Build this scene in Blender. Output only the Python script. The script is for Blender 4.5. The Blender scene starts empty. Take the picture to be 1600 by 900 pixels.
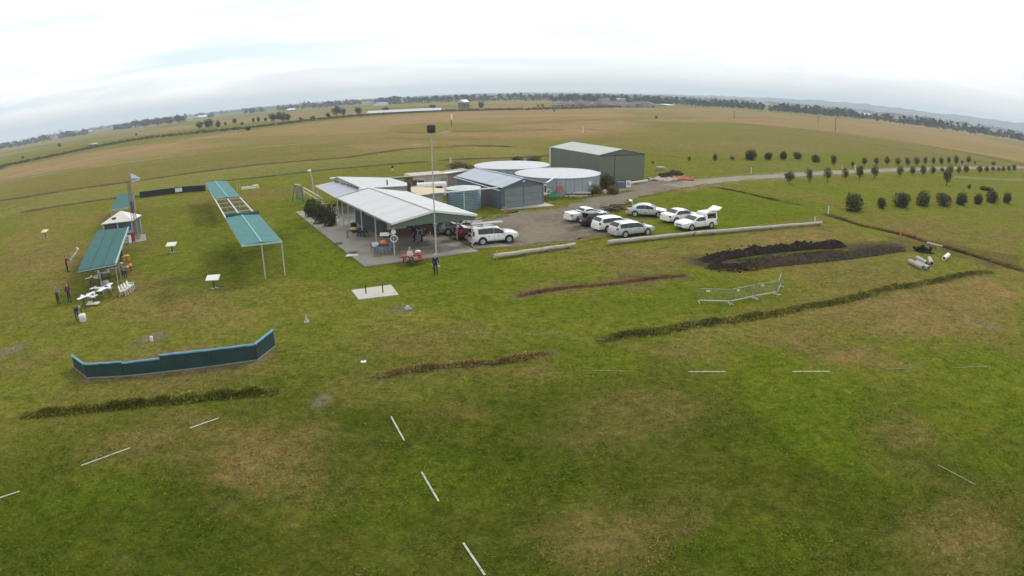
import bpy, bmesh, math, random
import numpy as np
from mathutils import Vector, Matrix

rad = math.radians
S = bpy.context.scene
C = S.collection
rng = random.Random(7)

# ------------------------------------------------------------------ camera
CAM_H, CAM_F, CAM_PITCH, CAM_ROLL = 14.0, 986.26, 0.307816, -0.0124677   # metres, px/rad at 1600 wide, radians
cam = bpy.data.cameras.new('camera')
cam.type = 'PANO'
cam.panorama_type = 'FISHEYE_LENS_POLYNOMIAL'
cam.sensor_width = 36.0
cam.sensor_fit = 'HORIZONTAL'
cam.fisheye_fov = rad(170)
cam.fisheye_polynomial_k0 = 0.0
cam.fisheye_polynomial_k1 = -(1600 / 36.0) / CAM_F
cam.fisheye_polynomial_k2 = cam.fisheye_polynomial_k3 = cam.fisheye_polynomial_k4 = 0.0
cam.clip_start = 0.1
cam.clip_end = 20000
camo = bpy.data.objects.new('camera', cam)
C.objects.link(camo)
camo.matrix_world = Matrix.Translation((0, 0, CAM_H)) @ Matrix.Rotation(rad(90) - CAM_PITCH, 4, 'X') @ Matrix.Rotation(CAM_ROLL, 4, 'Z')
S.camera = camo

# ------------------------------------------------------------------ light
SUN_AZ, SUN_EL = rad(32), rad(40)      # azimuth clockwise from +Y
S.view_settings.view_transform = 'Standard'
S.view_settings.look = 'None'
S.view_settings.gamma = 1.0
S.view_settings.exposure = 0.36
S.cycles.max_bounces = 6
S.cycles.volume_bounces = 0
S.cycles.use_denoising = True
sl = bpy.data.lights.new('sun', 'SUN')
sl.energy = 1.5
sl.angle = rad(10)
sl.color = (1.0, 0.95, 0.87)
so = bpy.data.objects.new('sun', sl)
C.objects.link(so)
sd = Vector((math.sin(SUN_AZ) * math.cos(SUN_EL), math.cos(SUN_AZ) * math.cos(SUN_EL), math.sin(SUN_EL)))
so.rotation_euler = sd.to_track_quat('Z', 'Y').to_euler()

W = bpy.data.worlds.new('World')
S.world = W
W.use_nodes = True
nt = W.node_tree
nt.nodes.clear()


def N(t, kind, **kw):
    n = t.nodes.new(kind)
    for k, v in kw.items():
        setattr(n, k, v)
    return n


def L(t, a, b):
    t.links.new(a, b)


def mathn(t, op, a, b=None, clamp=False):
    n = N(t, 'ShaderNodeMath', operation=op, use_clamp=clamp)
    for i, v in enumerate((a, b)):
        if v is None:
            continue
        if isinstance(v, (int, float)):
            n.inputs[i].default_value = v
        else:
            L(t, v, n.inputs[i])
    return n.outputs[0]


def mixc(t, fac, a, b, blend='MIX'):
    n = N(t, 'ShaderNodeMix', data_type='RGBA', blend_type=blend)
    n.clamp_factor = True
    for sock, v in ((n.inputs[0], fac), (n.inputs[6], a), (n.inputs[7], b)):
        if isinstance(v, (int, float)):
            sock.default_value = v
        elif isinstance(v, tuple):
            sock.default_value = (*v[:3], 1)
        else:
            L(t, v, sock)
    return n.outputs[2]


def ramp(t, fac, stops):
    n = N(t, 'ShaderNodeValToRGB')
    cr = n.color_ramp
    while len(cr.elements) < len(stops):
        cr.elements.new(0.5)
    for e, (p, c) in zip(cr.elements, stops):
        e.position = p
        e.color = (c, c, c, 1) if isinstance(c, (int, float)) else (*c, 1)
    L(t, fac, n.inputs[0])
    return n.outputs[0]


def noise(t, vec, scale, detail=3, rough=0.55, dist=0.0):
    n = N(t, 'ShaderNodeTexNoise')
    n.inputs['Scale'].default_value = scale
    n.inputs['Detail'].default_value = detail
    n.inputs['Roughness'].default_value = rough
    n.inputs['Distortion'].default_value = dist
    if vec is not None:
        L(t, vec, n.inputs['Vector'])
    return n.outputs['Fac']


sky = N(nt, 'ShaderNodeTexSky', sky_type='NISHITA')
sky.sun_disc = False
sky.sun_elevation = SUN_EL
sky.sun_rotation = SUN_AZ
sky.dust_density = 3.0
tc = N(nt, 'ShaderNodeTexCoord')
sep = N(nt, 'ShaderNodeSeparateXYZ')
L(nt, tc.outputs['Generated'], sep.inputs[0])
zc = mathn(nt, 'MAXIMUM', sep.outputs[2], 0.0)
mp = N(nt, 'ShaderNodeMapping')
mp.inputs['Scale'].default_value = (1.0, 1.0, 7.0)
L(nt, tc.outputs['Generated'], mp.inputs[0])
c1 = noise(nt, mp.outputs[0], 1.7, 5, 0.55, 0.6)
mp2 = N(nt, 'ShaderNodeMapping')
mp2.inputs['Scale'].default_value = (1.0, 1.0, 14.0)
mp2.inputs['Location'].default_value = (3.1, 1.7, 0.4)
L(nt, tc.outputs['Generated'], mp2.inputs[0])
c2 = noise(nt, mp2.outputs[0], 2.2, 5, 0.5, 0.4)
# overcast deck: greyer near the horizon, whiter overhead
deck = ramp(nt, zc, [(0.0, (8.4, 8.4, 8.2)), (0.05, (8.7, 8.7, 8.6)), (0.13, (9.0, 9.1, 9.1)), (0.3, (9.6, 9.7, 9.8)), (0.55, (9.5, 9.55, 9.6)), (1.0, (9.3, 9.4, 9.5))])
shade = ramp(nt, c1, [(0.36, (0.86, 0.885, 0.91)), (0.5, (0.98, 0.99, 1.0)), (0.62, (1.18, 1.17, 1.15))])
deck2 = mixc(nt, 1.0, deck, shade, 'MULTIPLY')
bluesky = mixc(nt, 0.72, sky.outputs[0], (7.7, 9.5, 10.2))
gap = ramp(nt, c2, [(0.47, 0.0), (0.66, 0.85)])
cl = mixc(nt, gap, deck2, bluesky)
bg = N(nt, 'ShaderNodeBackground')
bg.inputs['Strength'].default_value = 0.1
L(nt, cl, bg.inputs['Color'])
wo = N(nt, 'ShaderNodeOutputWorld')
L(nt, bg.outputs[0], wo.inputs['Surface'])


# ------------------------------------------------------------------ where a picture point meets a level z
def ray(px, py):
    x, y = px - 800.0, 450.0 - py
    c, s = math.cos(CAM_ROLL), math.sin(CAM_ROLL)
    x, y = c * x - s * y, s * x + c * y
    r = math.hypot(x, y)
    th = r / CAM_F
    a = math.sin(th) / r
    X, Y, Z = x * a, y * a, math.cos(th)
    cp, sp = math.cos(CAM_PITCH), math.sin(CAM_PITCH)
    return X, Z * cp + Y * sp, -Z * sp + Y * cp


def G(px, py, z=0.0):
    d = ray(px, py)
    t = (z - CAM_H) / d[2]
    return Vector((d[0] * t, d[1] * t, z))


def horizon_y(px):
    lo, hi = 60.0, 420.0
    for _ in range(40):
        m = (lo + hi) / 2
        if ray(px, m)[2] > 0:
            lo = m
        else:
            hi = m
    return lo


def pxsize(p):
    """metres per picture pixel at point p"""
    return (Vector(p) - Vector((0, 0, CAM_H))).length / CAM_F


U = Vector((math.cos(rad(26)), math.sin(rad(26)), 0))       # the compound's two main directions
V = Vector((-math.sin(rad(28.5)), math.cos(rad(28.5)), 0))


# ------------------------------------------------------------------ materials
MATS = {}


def mat(name, col, rough=0.7, metal=0.0, var=0.12, scale=3.0, bump=0.0, wave=None, dirt=None, coat=0.0, spec=0.4, sheets=None):
    """painted/plain surface with blotchy tone, optional ribs (wave = (axis, per metre, depth)) and grime"""
    if name in MATS:
        return MATS[name]
    m = bpy.data.materials.new(name)
    m.use_nodes = True
    t = m.node_tree
    b = t.nodes['Principled BSDF']
    tc = N(t, 'ShaderNodeTexCoord')
    vec = tc.outputs['Object']
    n1 = noise(t, vec, scale, 4)
    n2 = noise(t, vec, scale * 9, 3)
    f = mathn(t, 'ADD', mathn(t, 'MULTIPLY', n1, 0.65), mathn(t, 'MULTIPLY', n2, 0.35))
    k = ramp(t, f, [(0.3, 1 - var), (0.7, 1 + var)])
    c = mixc(t, 1.0, tuple(col), k, 'MULTIPLY')
    if dirt:
        nd = noise(t, vec, dirt[1], 5, 0.65, 0.3)
        c = mixc(t, ramp(t, nd, [(dirt[2], 0.0), (dirt[2] + 0.18, dirt[3])]), c, dirt[0])
    if sheets:      # (along, width): separate roofing or wall sheets with a lap line and slightly different fading
        ang, wd_ = sheets
        dt = N(t, 'ShaderNodeVectorMath', operation='DOT_PRODUCT')
        dt.inputs[1].default_value = (math.cos(ang), math.sin(ang), 0)
        L(t, vec, dt.inputs[0])
        q = mathn(t, 'DIVIDE', dt.outputs['Value'], wd_)
        wn = N(t, 'ShaderNodeTexWhiteNoise', noise_dimensions='1D')
        L(t, mathn(t, 'FLOOR', q), wn.inputs['W'])
        c = mixc(t, 1.0, c, ramp(t, wn.outputs['Value'], [(0.0, 0.95), (1.0, 1.04)]), 'MULTIPLY')
        c = mixc(t, 1.0, c, ramp(t, mathn(t, 'FRACT', q), [(0.0, 0.80), (0.10, 1.0)]), 'MULTIPLY')
    L(t, c, b.inputs['Base Color'])
    L(t, ramp(t, n2, [(0.2, max(rough - 0.08, 0.03)), (0.8, min(rough + 0.08, 1))]), b.inputs['Roughness'])
    b.inputs['Metallic'].default_value = metal
    b.inputs['Specular IOR Level'].default_value = spec
    if coat:
        b.inputs['Coat Weight'].default_value = coat
    h = None
    if wave:
        w = N(t, 'ShaderNodeTexWave', wave_type='BANDS', bands_direction=wave[0], wave_profile='SIN')
        w.inputs['Scale'].default_value = wave[1] / 3.1416 * 0.5 * 1.0
        L(t, vec, w.inputs['Vector'])
        h = mathn(t, 'MULTIPLY', w.outputs['Fac'], wave[2])
    if bump:
        hb = mathn(t, 'MULTIPLY', n2, bump)
        h = hb if h is None else mathn(t, 'ADD', h, hb)
    if h is not None:
        bp = N(t, 'ShaderNodeBump')
        bp.inputs['Distance'].default_value = 1.0
        bp.inputs['Strength'].default_value = 1.0
        L(t, h, bp.inputs['Height'])
        L(t, bp.outputs[0], b.inputs['Normal'])
    MATS[name] = m
    return m


def leafmat(name, col, col2, var=0.35):
    if name in MATS:
        return MATS[name]
    m = bpy.data.materials.new(name)
    m.use_nodes = True
    t = m.node_tree
    b = t.nodes['Principled BSDF']
    geo = N(t, 'ShaderNodeNewGeometry')
    oi = N(t, 'ShaderNodeObjectInfo')
    n1 = noise(t, geo.outputs['Position'], 1.3, 3)
    f = mathn(t, 'ADD', mathn(t, 'MULTIPLY', geo.outputs['Random Per Island'], 0.6), mathn(t, 'MULTIPLY', n1, 0.4))
    c = mixc(t, ramp(t, f, [(0.25, 0.0), (0.8, 1.0)]), col, col2)
    k = ramp(t, oi.outputs['Random'], [(0.0, 0.75), (1.0, 1.2)])
    c = mixc(t, 1.0, c, k, 'MULTIPLY')
    L(t, c, b.inputs['Base Color'])
    b.inputs['Roughness'].default_value = 0.75
    b.inputs['Specular IOR Level'].default_value = 0.05
    MATS[name] = m
    return m


def glassmat(name, col=(0.012, 0.014, 0.016)):
    return mat(name, col, 0.08, 0.0, 0.1, 2.0, spec=0.6)


WHITE_SHEET = mat('white_roof_sheet', (0.475, 0.48, 0.485), 0.5, 0.0, 0.05, 0.6, dirt=((0.34, 0.34, 0.325), 0.35, 0.55, 0.35), sheets=(rad(118), 0.9))
GREY_SHEET = mat('grey_roof_sheet', (0.33, 0.345, 0.39), 0.5, 0.0, 0.06, 0.7, sheets=(rad(118), 0.9))
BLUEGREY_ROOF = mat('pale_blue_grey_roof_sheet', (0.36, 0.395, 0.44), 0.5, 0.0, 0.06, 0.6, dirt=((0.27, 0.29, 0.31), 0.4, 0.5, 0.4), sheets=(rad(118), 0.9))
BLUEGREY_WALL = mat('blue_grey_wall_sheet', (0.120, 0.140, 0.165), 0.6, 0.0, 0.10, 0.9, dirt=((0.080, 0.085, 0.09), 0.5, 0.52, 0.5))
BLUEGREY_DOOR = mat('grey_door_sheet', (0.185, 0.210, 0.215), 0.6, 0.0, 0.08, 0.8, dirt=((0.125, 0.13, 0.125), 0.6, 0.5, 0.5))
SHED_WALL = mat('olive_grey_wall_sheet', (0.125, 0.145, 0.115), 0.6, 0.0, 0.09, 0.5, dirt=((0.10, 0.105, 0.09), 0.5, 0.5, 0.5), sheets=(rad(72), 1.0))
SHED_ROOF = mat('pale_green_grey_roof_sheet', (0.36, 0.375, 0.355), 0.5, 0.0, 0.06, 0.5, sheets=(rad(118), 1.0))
TRIM = mat('white_trim_paint', (0.70, 0.70, 0.68), 0.5, 0.0, 0.06, 1.5)
PALE_GREEN_TRIM = mat('pale_green_gable_sheet', (0.105, 0.150, 0.122), 0.6, 0.0, 0.08, 1.0)
TANK_LID = mat('white_tank_roof_sheet', (0.45, 0.46, 0.48), 0.5, 0.0, 0.05, 0.35, dirt=((0.36, 0.37, 0.375), 0.3, 0.52, 0.5))
TANK_WALL = mat('zinc_tank_sheet', (0.33, 0.37, 0.39), 0.5, 0.15, 0.13, 0.8, dirt=((0.26, 0.28, 0.28), 0.7, 0.48, 0.5))
TANK_BLUE = mat('faded_blue_tank_sheet', (0.22, 0.33, 0.38), 0.5, 0.1, 0.14, 0.9, dirt=((0.30, 0.36, 0.34), 0.6, 0.48, 0.7))
BEIGE = mat('beige_wall_panel', (0.42, 0.37, 0.30), 0.7, 0.0, 0.08, 0.8)
TAN_ROOF = mat('tan_roof_sheet', (0.50, 0.42, 0.29), 0.7, 0.0, 0.10, 0.9)
BROWN_BRICK = mat('red_brown_brick', (0.15, 0.085, 0.06), 0.8, 0.0, 0.2, 4.0)
DARK_WALL = mat('dark_green_wall_panel', (0.05, 0.06, 0.055), 0.7, 0.0, 0.12, 1.0)
CREAM = mat('cream_board', (0.52, 0.49, 0.42), 0.7, 0.0, 0.08, 1.0)
GALV = mat('galvanised_steel', (0.36, 0.37, 0.37), 0.45, 0.5, 0.10, 3.0)
PALE_STEEL = mat('pale_grey_steel_paint', (0.42, 0.44, 0.44), 0.5, 0.1, 0.08, 3.0)
SHADE_TEAL = mat('teal_shade_cloth', (0.022, 0.092, 0.088), 0.85, 0.0, 0.10, 1.1, bump=0.004, dirt=((0.032, 0.112, 0.106), 0.9, 0.5, 0.6))
SHADE_PALE = mat('sun_bleached_teal_shade_cloth', (0.060, 0.175, 0.172), 0.85, 0.0, 0.10, 1.1, bump=0.004, dirt=((0.048, 0.150, 0.150), 0.8, 0.5, 0.6))
SHADE_DARK = mat('dark_teal_folded_cloth', (0.018, 0.075, 0.072), 0.85, 0.0, 0.15, 1.5)
BLACK_CLOTH = mat('black_shade_cloth', (0.022, 0.022, 0.022), 0.9, 0.0, 0.25, 2.0)
BARRIER_GREEN = mat('dark_green_mesh_cloth', (0.016, 0.048, 0.042), 0.85, 0.0, 0.25, 1.6, bump=0.004, dirt=((0.026, 0.032, 0.032), 1.2, 0.5, 0.8))
BARRIER_BLUE = mat('faded_blue_foam', (0.14, 0.27, 0.42), 0.6, 0.0, 0.18, 3.0, dirt=((0.26, 0.38, 0.48), 2.0, 0.5, 0.6))
CONCRETE = mat('weathered_concrete', (0.275, 0.245, 0.195), 0.9, 0.0, 0.12, 0.6, dirt=((0.165, 0.143, 0.115), 0.35, 0.48, 0.7))
CONCRETE_PALE = mat('pale_concrete', (0.43, 0.40, 0.345), 0.9, 0.0, 0.08, 1.2, dirt=((0.33, 0.30, 0.26), 1.0, 0.5, 0.6))
CONCRETE_DARK = mat('shade_dark_concrete', (0.19, 0.165, 0.14), 0.9, 0.0, 0.12, 0.8)  # darker concrete tone that carries the pavilion's shade
LOG = mat('weathered_grey_timber', (0.40, 0.375, 0.31), 0.85, 0.0, 0.14, 1.4, bump=0.01, dirt=((0.24, 0.22, 0.17), 1.5, 0.52, 0.7))
YELLOW_TIMBER = mat('pale_yellow_timber', (0.50, 0.45, 0.27), 0.75, 0.0, 0.12, 2.0)
BARK = mat('grey_brown_bark', (0.10, 0.075, 0.055), 0.9, 0.0, 0.25, 4.0)
TYRE = mat('black_tyre_rubber', (0.018, 0.018, 0.018), 0.85, 0.0, 0.15, 6.0)
RIM = mat('silver_alloy', (0.48, 0.49, 0.50), 0.35, 0.5, 0.08, 6.0)
BLACK = mat('matt_black_plastic', (0.015, 0.015, 0.016), 0.7, 0.0, 0.15, 5.0)
GLASS = glassmat('tinted_car_glass')
WHITE_P = mat('white_car_paint', (0.80, 0.80, 0.78), 0.25, 0.0, 0.03, 2.0, coat=0.5, dirt=((0.60, 0.58, 0.54), 1.3, 0.55, 0.35))
SILVER_P = mat('silver_car_paint', (0.54, 0.55, 0.54), 0.32, 0.25, 0.03, 2.0, coat=0.5, dirt=((0.40, 0.39, 0.36), 1.3, 0.55, 0.35))
NAVY_P = mat('dark_navy_car_paint', (0.016, 0.018, 0.032), 0.2, 0.0, 0.1, 2.0, coat=0.6)
RED_P = mat('dark_red_car_paint', (0.16, 0.012, 0.02), 0.25, 0.0, 0.1, 2.0, coat=0.6)
GREENSILVER_P = mat('grey_green_car_paint', (0.26, 0.32, 0.33), 0.3, 0.3, 0.05, 2.0, coat=0.5)
RED_L = mat('red_lamp_lens', (0.45, 0.015, 0.02), 0.25, 0.0, 0.1, 6.0)
CLEAR_L = mat('clear_lamp_lens', (0.62, 0.64, 0.66), 0.12, 0.0, 0.05, 6.0)
PLATE = mat('white_number_plate', (0.72, 0.72, 0.70), 0.5, 0.0, 0.05, 6.0)
PLASTIC_W = mat('white_plastic', (0.64, 0.64, 0.60), 0.5, 0.0, 0.05, 4.0)
MODEL_W = mat('white_model_film', (0.76, 0.77, 0.78), 0.4, 0.0, 0.05, 4.0)
MODEL_Y = mat('yellow_model_film', (0.70, 0.64, 0.12), 0.4, 0.0, 0.06, 4.0)
ORANGE = mat('orange_fabric', (0.75, 0.26, 0.035), 0.7, 0.0, 0.12, 4.0)
RED_PAINT = mat('faded_red_paint', (0.30, 0.060, 0.042), 0.7, 0.0, 0.15, 4.0, dirt=((0.30, 0.12, 0.08), 3.0, 0.5, 0.6))
DARK_RED = mat('dark_red_paint', (0.17, 0.018, 0.022), 0.6, 0.0, 0.12, 3.0)
BLUE_PAINT = mat('faded_blue_paint', (0.10, 0.19, 0.26), 0.6, 0.0, 0.12, 3.0)
BLUE_FABRIC = mat('blue_fabric', (0.035, 0.06, 0.18), 0.8, 0.0, 0.2, 5.0)
GREY_FABRIC = mat('grey_fabric', (0.16, 0.17, 0.18), 0.8, 0.0, 0.15, 5.0)
DARK_STEEL = mat('dark_steel', (0.055, 0.06, 0.06), 0.6, 0.3, 0.2, 4.0)
RUST = mat('rusty_steel', (0.13, 0.065, 0.04), 0.8, 0.2, 0.3, 2.0)
GREEN_PAINT = mat('bright_green_paint', (0.02, 0.22, 0.12), 0.5, 0.0, 0.12, 3.0)
PINK = mat('faded_red_sign_paint', (0.50, 0.14, 0.15), 0.6, 0.0, 0.12, 3.0)
PVC = mat('white_pipe_plastic', (0.70, 0.72, 0.73), 0.4, 0.0, 0.06, 2.0, dirt=((0.50, 0.52, 0.50), 1.4, 0.55, 0.5))
EARTH = mat('dark_turned_earth', (0.030, 0.022, 0.018), 1.0, 0.0, 0.4, 2.2, bump=0.06, dirt=((0.060, 0.042, 0.030), 1.6, 0.55, 0.8), spec=0.03)
BROWN_EARTH = mat('brown_dry_earth', (0.052, 0.038, 0.026), 1.0, 0.0, 0.35, 2.0, bump=0.05, dirt=((0.035, 0.026, 0.018), 1.5, 0.5, 0.8), spec=0.03)
RUBBLE = mat('orange_brick_rubble', (0.42, 0.17, 0.08), 0.9, 0.0, 0.3, 2.5)
STONE = mat('pale_broken_concrete', (0.42, 0.37, 0.33), 0.9, 0.0, 0.2, 2.0)
FAR_WHITE = mat('far_white_roof', (0.60, 0.62, 0.63), 0.6, 0.0, 0.05, 0.1)
FAR_BLUE = mat('far_blue_grey_roof', (0.20, 0.27, 0.32), 0.6, 0.0, 0.05, 0.1)
FAR_WALL = mat('far_dark_wall', (0.13, 0.12, 0.11), 0.8, 0.0, 0.1, 0.1)  # plain dark wall colour of the far buildings
SKIN = mat('skin', (0.42, 0.25, 0.18), 0.6, 0.0, 0.06, 8.0)
LEAF_ROW = leafmat('olive_tree_leaves', (0.036, 0.042, 0.016), (0.135, 0.130, 0.048))
LEAF_DARK = leafmat('dark_bush_leaves', (0.024, 0.030, 0.012), (0.090, 0.094, 0.034))
LEAF_OLIVE = leafmat('brown_olive_leaves', (0.058, 0.050, 0.020), (0.135, 0.112, 0.045))
LEAF_FAR = leafmat('far_gum_leaves', (0.022, 0.030, 0.018), (0.052, 0.062, 0.034))
GRASS_TUFT = leafmat('rank_green_grass', (0.085, 0.090, 0.018), (0.215, 0.200, 0.055))
GRASS_DRY = leafmat('rank_dry_grass', (0.150, 0.112, 0.045), (0.310, 0.235, 0.110))
SCRUB = leafmat('dry_creek_scrub', (0.055, 0.045, 0.028), (0.125, 0.095, 0.055))


# ------------------------------------------------------------------ mesh helpers
class MB:
    def __init__(s):
        s.v, s.f, s.m = [], [], []

    def add(s, vs, fs, mi=0):
        o = len(s.v)
        s.v += [tuple(v) for v in vs]
        s.f += [tuple(i + o for i in f) for f in fs]
        s.m += [mi] * len(fs)
        return s

    def box(s, c, size, rz=0.0, mi=0, ry=0.0, rx=0.0):
        x, y, z = (q / 2 for q in size)
        M = Matrix.Translation(c) @ Matrix.Rotation(rz, 4, 'Z') @ Matrix.Rotation(ry, 4, 'Y') @ Matrix.Rotation(rx, 4, 'X')
        vs = [M @ Vector(p) for p in ((-x, -y, -z), (x, -y, -z), (x, y, -z), (-x, y, -z), (-x, -y, z), (x, -y, z), (x, y, z), (-x, y, z))]
        return s.add(vs, [(0, 3, 2, 1), (4, 5, 6, 7), (0, 1, 5, 4), (1, 2, 6, 5), (2, 3, 7, 6), (3, 0, 4, 7)], mi)

    def bar(s, a, b, w, h=None, mi=0):
        a, b = Vector(a), Vector(b)
        h = h or w
        d = (b - a).normalized()
        up = Vector((0, 0, 1)) if abs(d.z) < 0.95 else Vector((0, 1, 0))
        r = d.cross(up).normalized()
        u = r.cross(d)
        q = [r * w / 2 * i + u * h / 2 * j for i, j in ((-1, -1), (1, -1), (1, 1), (-1, 1))]
        return s.add([a + k for k in q] + [b + k for k in q], [(0, 1, 2, 3), (7, 6, 5, 4), (0, 4, 5, 1), (1, 5, 6, 2), (2, 6, 7, 3), (3, 7, 4, 0)], mi)

    def tube(s, pts, r, n=8, r1=None, mi=0, cap=True):
        pts = [Vector(p) for p in pts]
        k = len(pts)
        rings = []
        for i, p in enumerate(pts):
            d = (pts[min(i + 1, k - 1)] - pts[max(i - 1, 0)]).normalized()
            up = Vector((0, 0, 1)) if abs(d.z) < 0.9 else Vector((1, 0, 0))
            a = d.cross(up).normalized()
            b = a.cross(d)
            rr = r if r1 is None else r + (r1 - r) * i / (k - 1)
            rings += [p + (a * math.cos(2 * math.pi * j / n) + b * math.sin(2 * math.pi * j / n)) * rr for j in range(n)]
        fs = [(i * n + j, i * n + (j + 1) % n, (i + 1) * n + (j + 1) % n, (i + 1) * n + j) for i in range(k - 1) for j in range(n)]
        if cap:
            fs += [tuple(range(n))[::-1], tuple((k - 1) * n + j for j in range(n))]
        return s.add(rings, fs, mi)

    def lathe(s, c, prof, n=24, mi=0):
        c = Vector(c)
        vs = [c + Vector((r * math.cos(2 * math.pi * j / n), r * math.sin(2 * math.pi * j / n), z)) for r, z in prof for j in range(n)]
        k = len(prof)
        fs = [(i * n + j, i * n + (j + 1) % n, (i + 1) * n + (j + 1) % n, (i + 1) * n + j) for i in range(k - 1) for j in range(n)]
        fs += [tuple(range(n))[::-1], tuple((k - 1) * n + j for j in range(n))]
        return s.add(vs, fs, mi)

    def prism(s, bot, top, mi=0):
        n = len(bot)
        vs = [tuple(p) for p in bot] + [tuple(p) for p in top]
        fs = [tuple(range(n))[::-1], tuple(range(n, 2 * n))] + [(i, (i + 1) % n, n + (i + 1) % n, n + i) for i in range(n)]
        return s.add(vs, fs, mi)

    def slab(s, top, th, mi=0):
        """plate of vertical thickness th under the given top outline"""
        top = [Vector(p) for p in top]
        return s.prism([p - Vector((0, 0, th)) for p in top], top, mi)

    def panel(s, a, b, z0, z1, th, mi=0):
        """upright plate from a to b"""
        a, b = Vector((a[0], a[1], 0)), Vector((b[0], b[1], 0))
        n = (b - a).normalized().cross(Vector((0, 0, 1))) * th / 2
        q = [a - n, b - n, b + n, a + n]
        if not isinstance(z1, tuple):
            z1 = (z1, z1)
        if not isinstance(z0, tuple):
            z0 = (z0, z0)
        zz = ((0, 0), (1, 1), (2, 1), (3, 0))
        return s.prism([q[i] + Vector((0, 0, z0[e])) for i, e in zz], [q[i] + Vector((0, 0, z1[e])) for i, e in zz], mi)

    def blob(s, c, rx, ry, rz, seed=0, rough=0.15, sub=2, mi=0):
        bm = bmesh.new()
        bmesh.ops.create_icosphere(bm, subdivisions=sub, radius=1)
        r = random.Random(seed)
        for v in bm.verts:
            k = 1 + r.uniform(-rough, rough)
            v.co = Vector((c[0] + v.co.x * rx * k, c[1] + v.co.y * ry * k, c[2] + v.co.z * rz * k))
        vs = [v.co.copy() for v in bm.verts]
        fs = [tuple(v.index for v in f.verts) for f in bm.faces]
        bm.free()
        return s.add(vs, fs, mi)

    def mesh(s, name, mats, smooth=False):
        me = bpy.data.meshes.new(name)
        me.from_pydata(s.v, [], s.f)
        for m in (mats if isinstance(mats, (list, tuple)) else [mats]):
            me.materials.append(m)
        if any(s.m):
            me.polygons.foreach_set('material_index', s.m)
        bm = bmesh.new()
        bm.from_mesh(me)
        bmesh.ops.recalc_face_normals(bm, faces=bm.faces)
        bm.to_mesh(me)
        bm.free()
        if smooth:
            me.shade_smooth()
            me.set_sharp_from_angle(angle=rad(40))
        me.update()
        return me


def tag(o, label=None, cat=None, group=None, kind=None):
    for k, v in (('label', label), ('category', cat), ('group', group), ('kind', kind)):
        if v:
            o[k] = v
    return o


def thing(name, label, cat, loc=(0, 0, 0), rz=0.0, group=None):
    o = bpy.data.objects.new(name, None)
    o.empty_display_size = 0.2
    C.objects.link(o)
    o.location = loc
    o.rotation_euler = (0, 0, rz)
    return tag(o, label, cat, group)


def obj(name, mb, mats, parent=None, smooth=False, world=False, kind=None):
    """link a mesh; world=True: vertices are given in world space while the parent stands elsewhere"""
    if isinstance(mb, MB):
        if world and parent is not None:
            root = parent
            while root.parent:
                root = root.parent
            M = (Matrix.Translation(root.location) @ root.rotation_euler.to_matrix().to_4x4()).inverted()
            mb.v = [tuple(M @ Vector(p)) for p in mb.v]
        me = mb.mesh(name, mats, smooth)
    else:
        me = mb
    o = bpy.data.objects.new(name, me)
    C.objects.link(o)
    if parent is not None:
        o.parent = parent
    if kind:
        o['kind'] = kind
    return o


def solo(name, mb, mats, label, cat, loc=(0, 0, 0), rz=0.0, group=None, smooth=False):
    o = obj(name, mb, mats, None, smooth)
    o.location = loc
    o.rotation_euler = (0, 0, rz)
    return tag(o, label, cat, group)


KIDS = {}


def copy_tree(o, parent=None):
    c = o.copy()
    C.objects.link(c)
    if parent is not None:
        c.parent = parent
    for ch in o.children:
        copy_tree(ch, c)
    return c


# ------------------------------------------------------------------ ground
FG = (0.058, 0.074, 0.007)
MID = (0.134, 0.139, 0.022)
LUSH = (0.098, 0.128, 0.009)
OLIVE = (0.165, 0.140, 0.045)
TAN = (0.262, 0.178, 0.085)
DRYG = (0.155, 0.120, 0.040)
PALE = (0.195, 0.180, 0.062)
SOILC = (0.045, 0.034, 0.024)
GRAV = (0.160, 0.132, 0.094)
ROADC = (0.235, 0.198, 0.142)

az = np.concatenate([np.arange(-70, 70, 0.24), np.arange(70, 290, 4.0)])
az = np.radians(az)
rr = np.concatenate([np.arange(3.0, 11, 1.0), np.arange(11, 45, 0.3), np.arange(45, 130, 0.5), 130 * 1.008 ** np.arange(0, 170), 130 * 1.008 ** 170 * 1.018 ** np.arange(0, 142)])
rr[-1] = 6200.0
nA, nR = len(az), len(rr)
A, R = np.meshgrid(az, rr)
X = (R * np.sin(A)).ravel()
Y = (R * np.cos(A)).ravel()


def vnoise(x, y, seed=0):
    xi, yi = np.floor(x).astype(np.int64), np.floor(y).astype(np.int64)
    fx, fy = x - xi, y - yi
    fx, fy = fx * fx * (3 - 2 * fx), fy * fy * (3 - 2 * fy)

    def h(a, b):
        n = (a * 374761393 + b * 668265263 + seed * 1442695041) & 0xFFFFFFFF
        n = ((n ^ (n >> 13)) * 1274126177) & 0xFFFFFFFF
        return ((n ^ (n >> 16)) & 0xFFFF) / 65535.0
    return (h(xi, yi) * (1 - fx) + h(xi + 1, yi) * fx) * (1 - fy) + (h(xi, yi + 1) * (1 - fx) + h(xi + 1, yi + 1) * fx) * fy


def fbm(x, y, s, seed=0, o=4):
    r, a, t = 0, 1.0, 0
    for k in range(o):
        r = r + a * vnoise(x / s * 2 ** k, y / s * 2 ** k, seed + k)
        t += a
        a *= 0.55
    return r / t


col = np.tile(np.array(MID), (len(X), 1))
hgt = np.zeros(len(X))
NZ1, NZ2, NZ3, NZ4 = fbm(X, Y, 14, 1), fbm(X, Y, 3.0, 9), fbm(X, Y, 120, 21), fbm(X * 0.5, Y, 5.0, 61)


def paint(c, a):
    global col
    a = np.clip(a, 0, 1)[:, None]
    col = col * (1 - a) + np.array(c) * a


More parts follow.
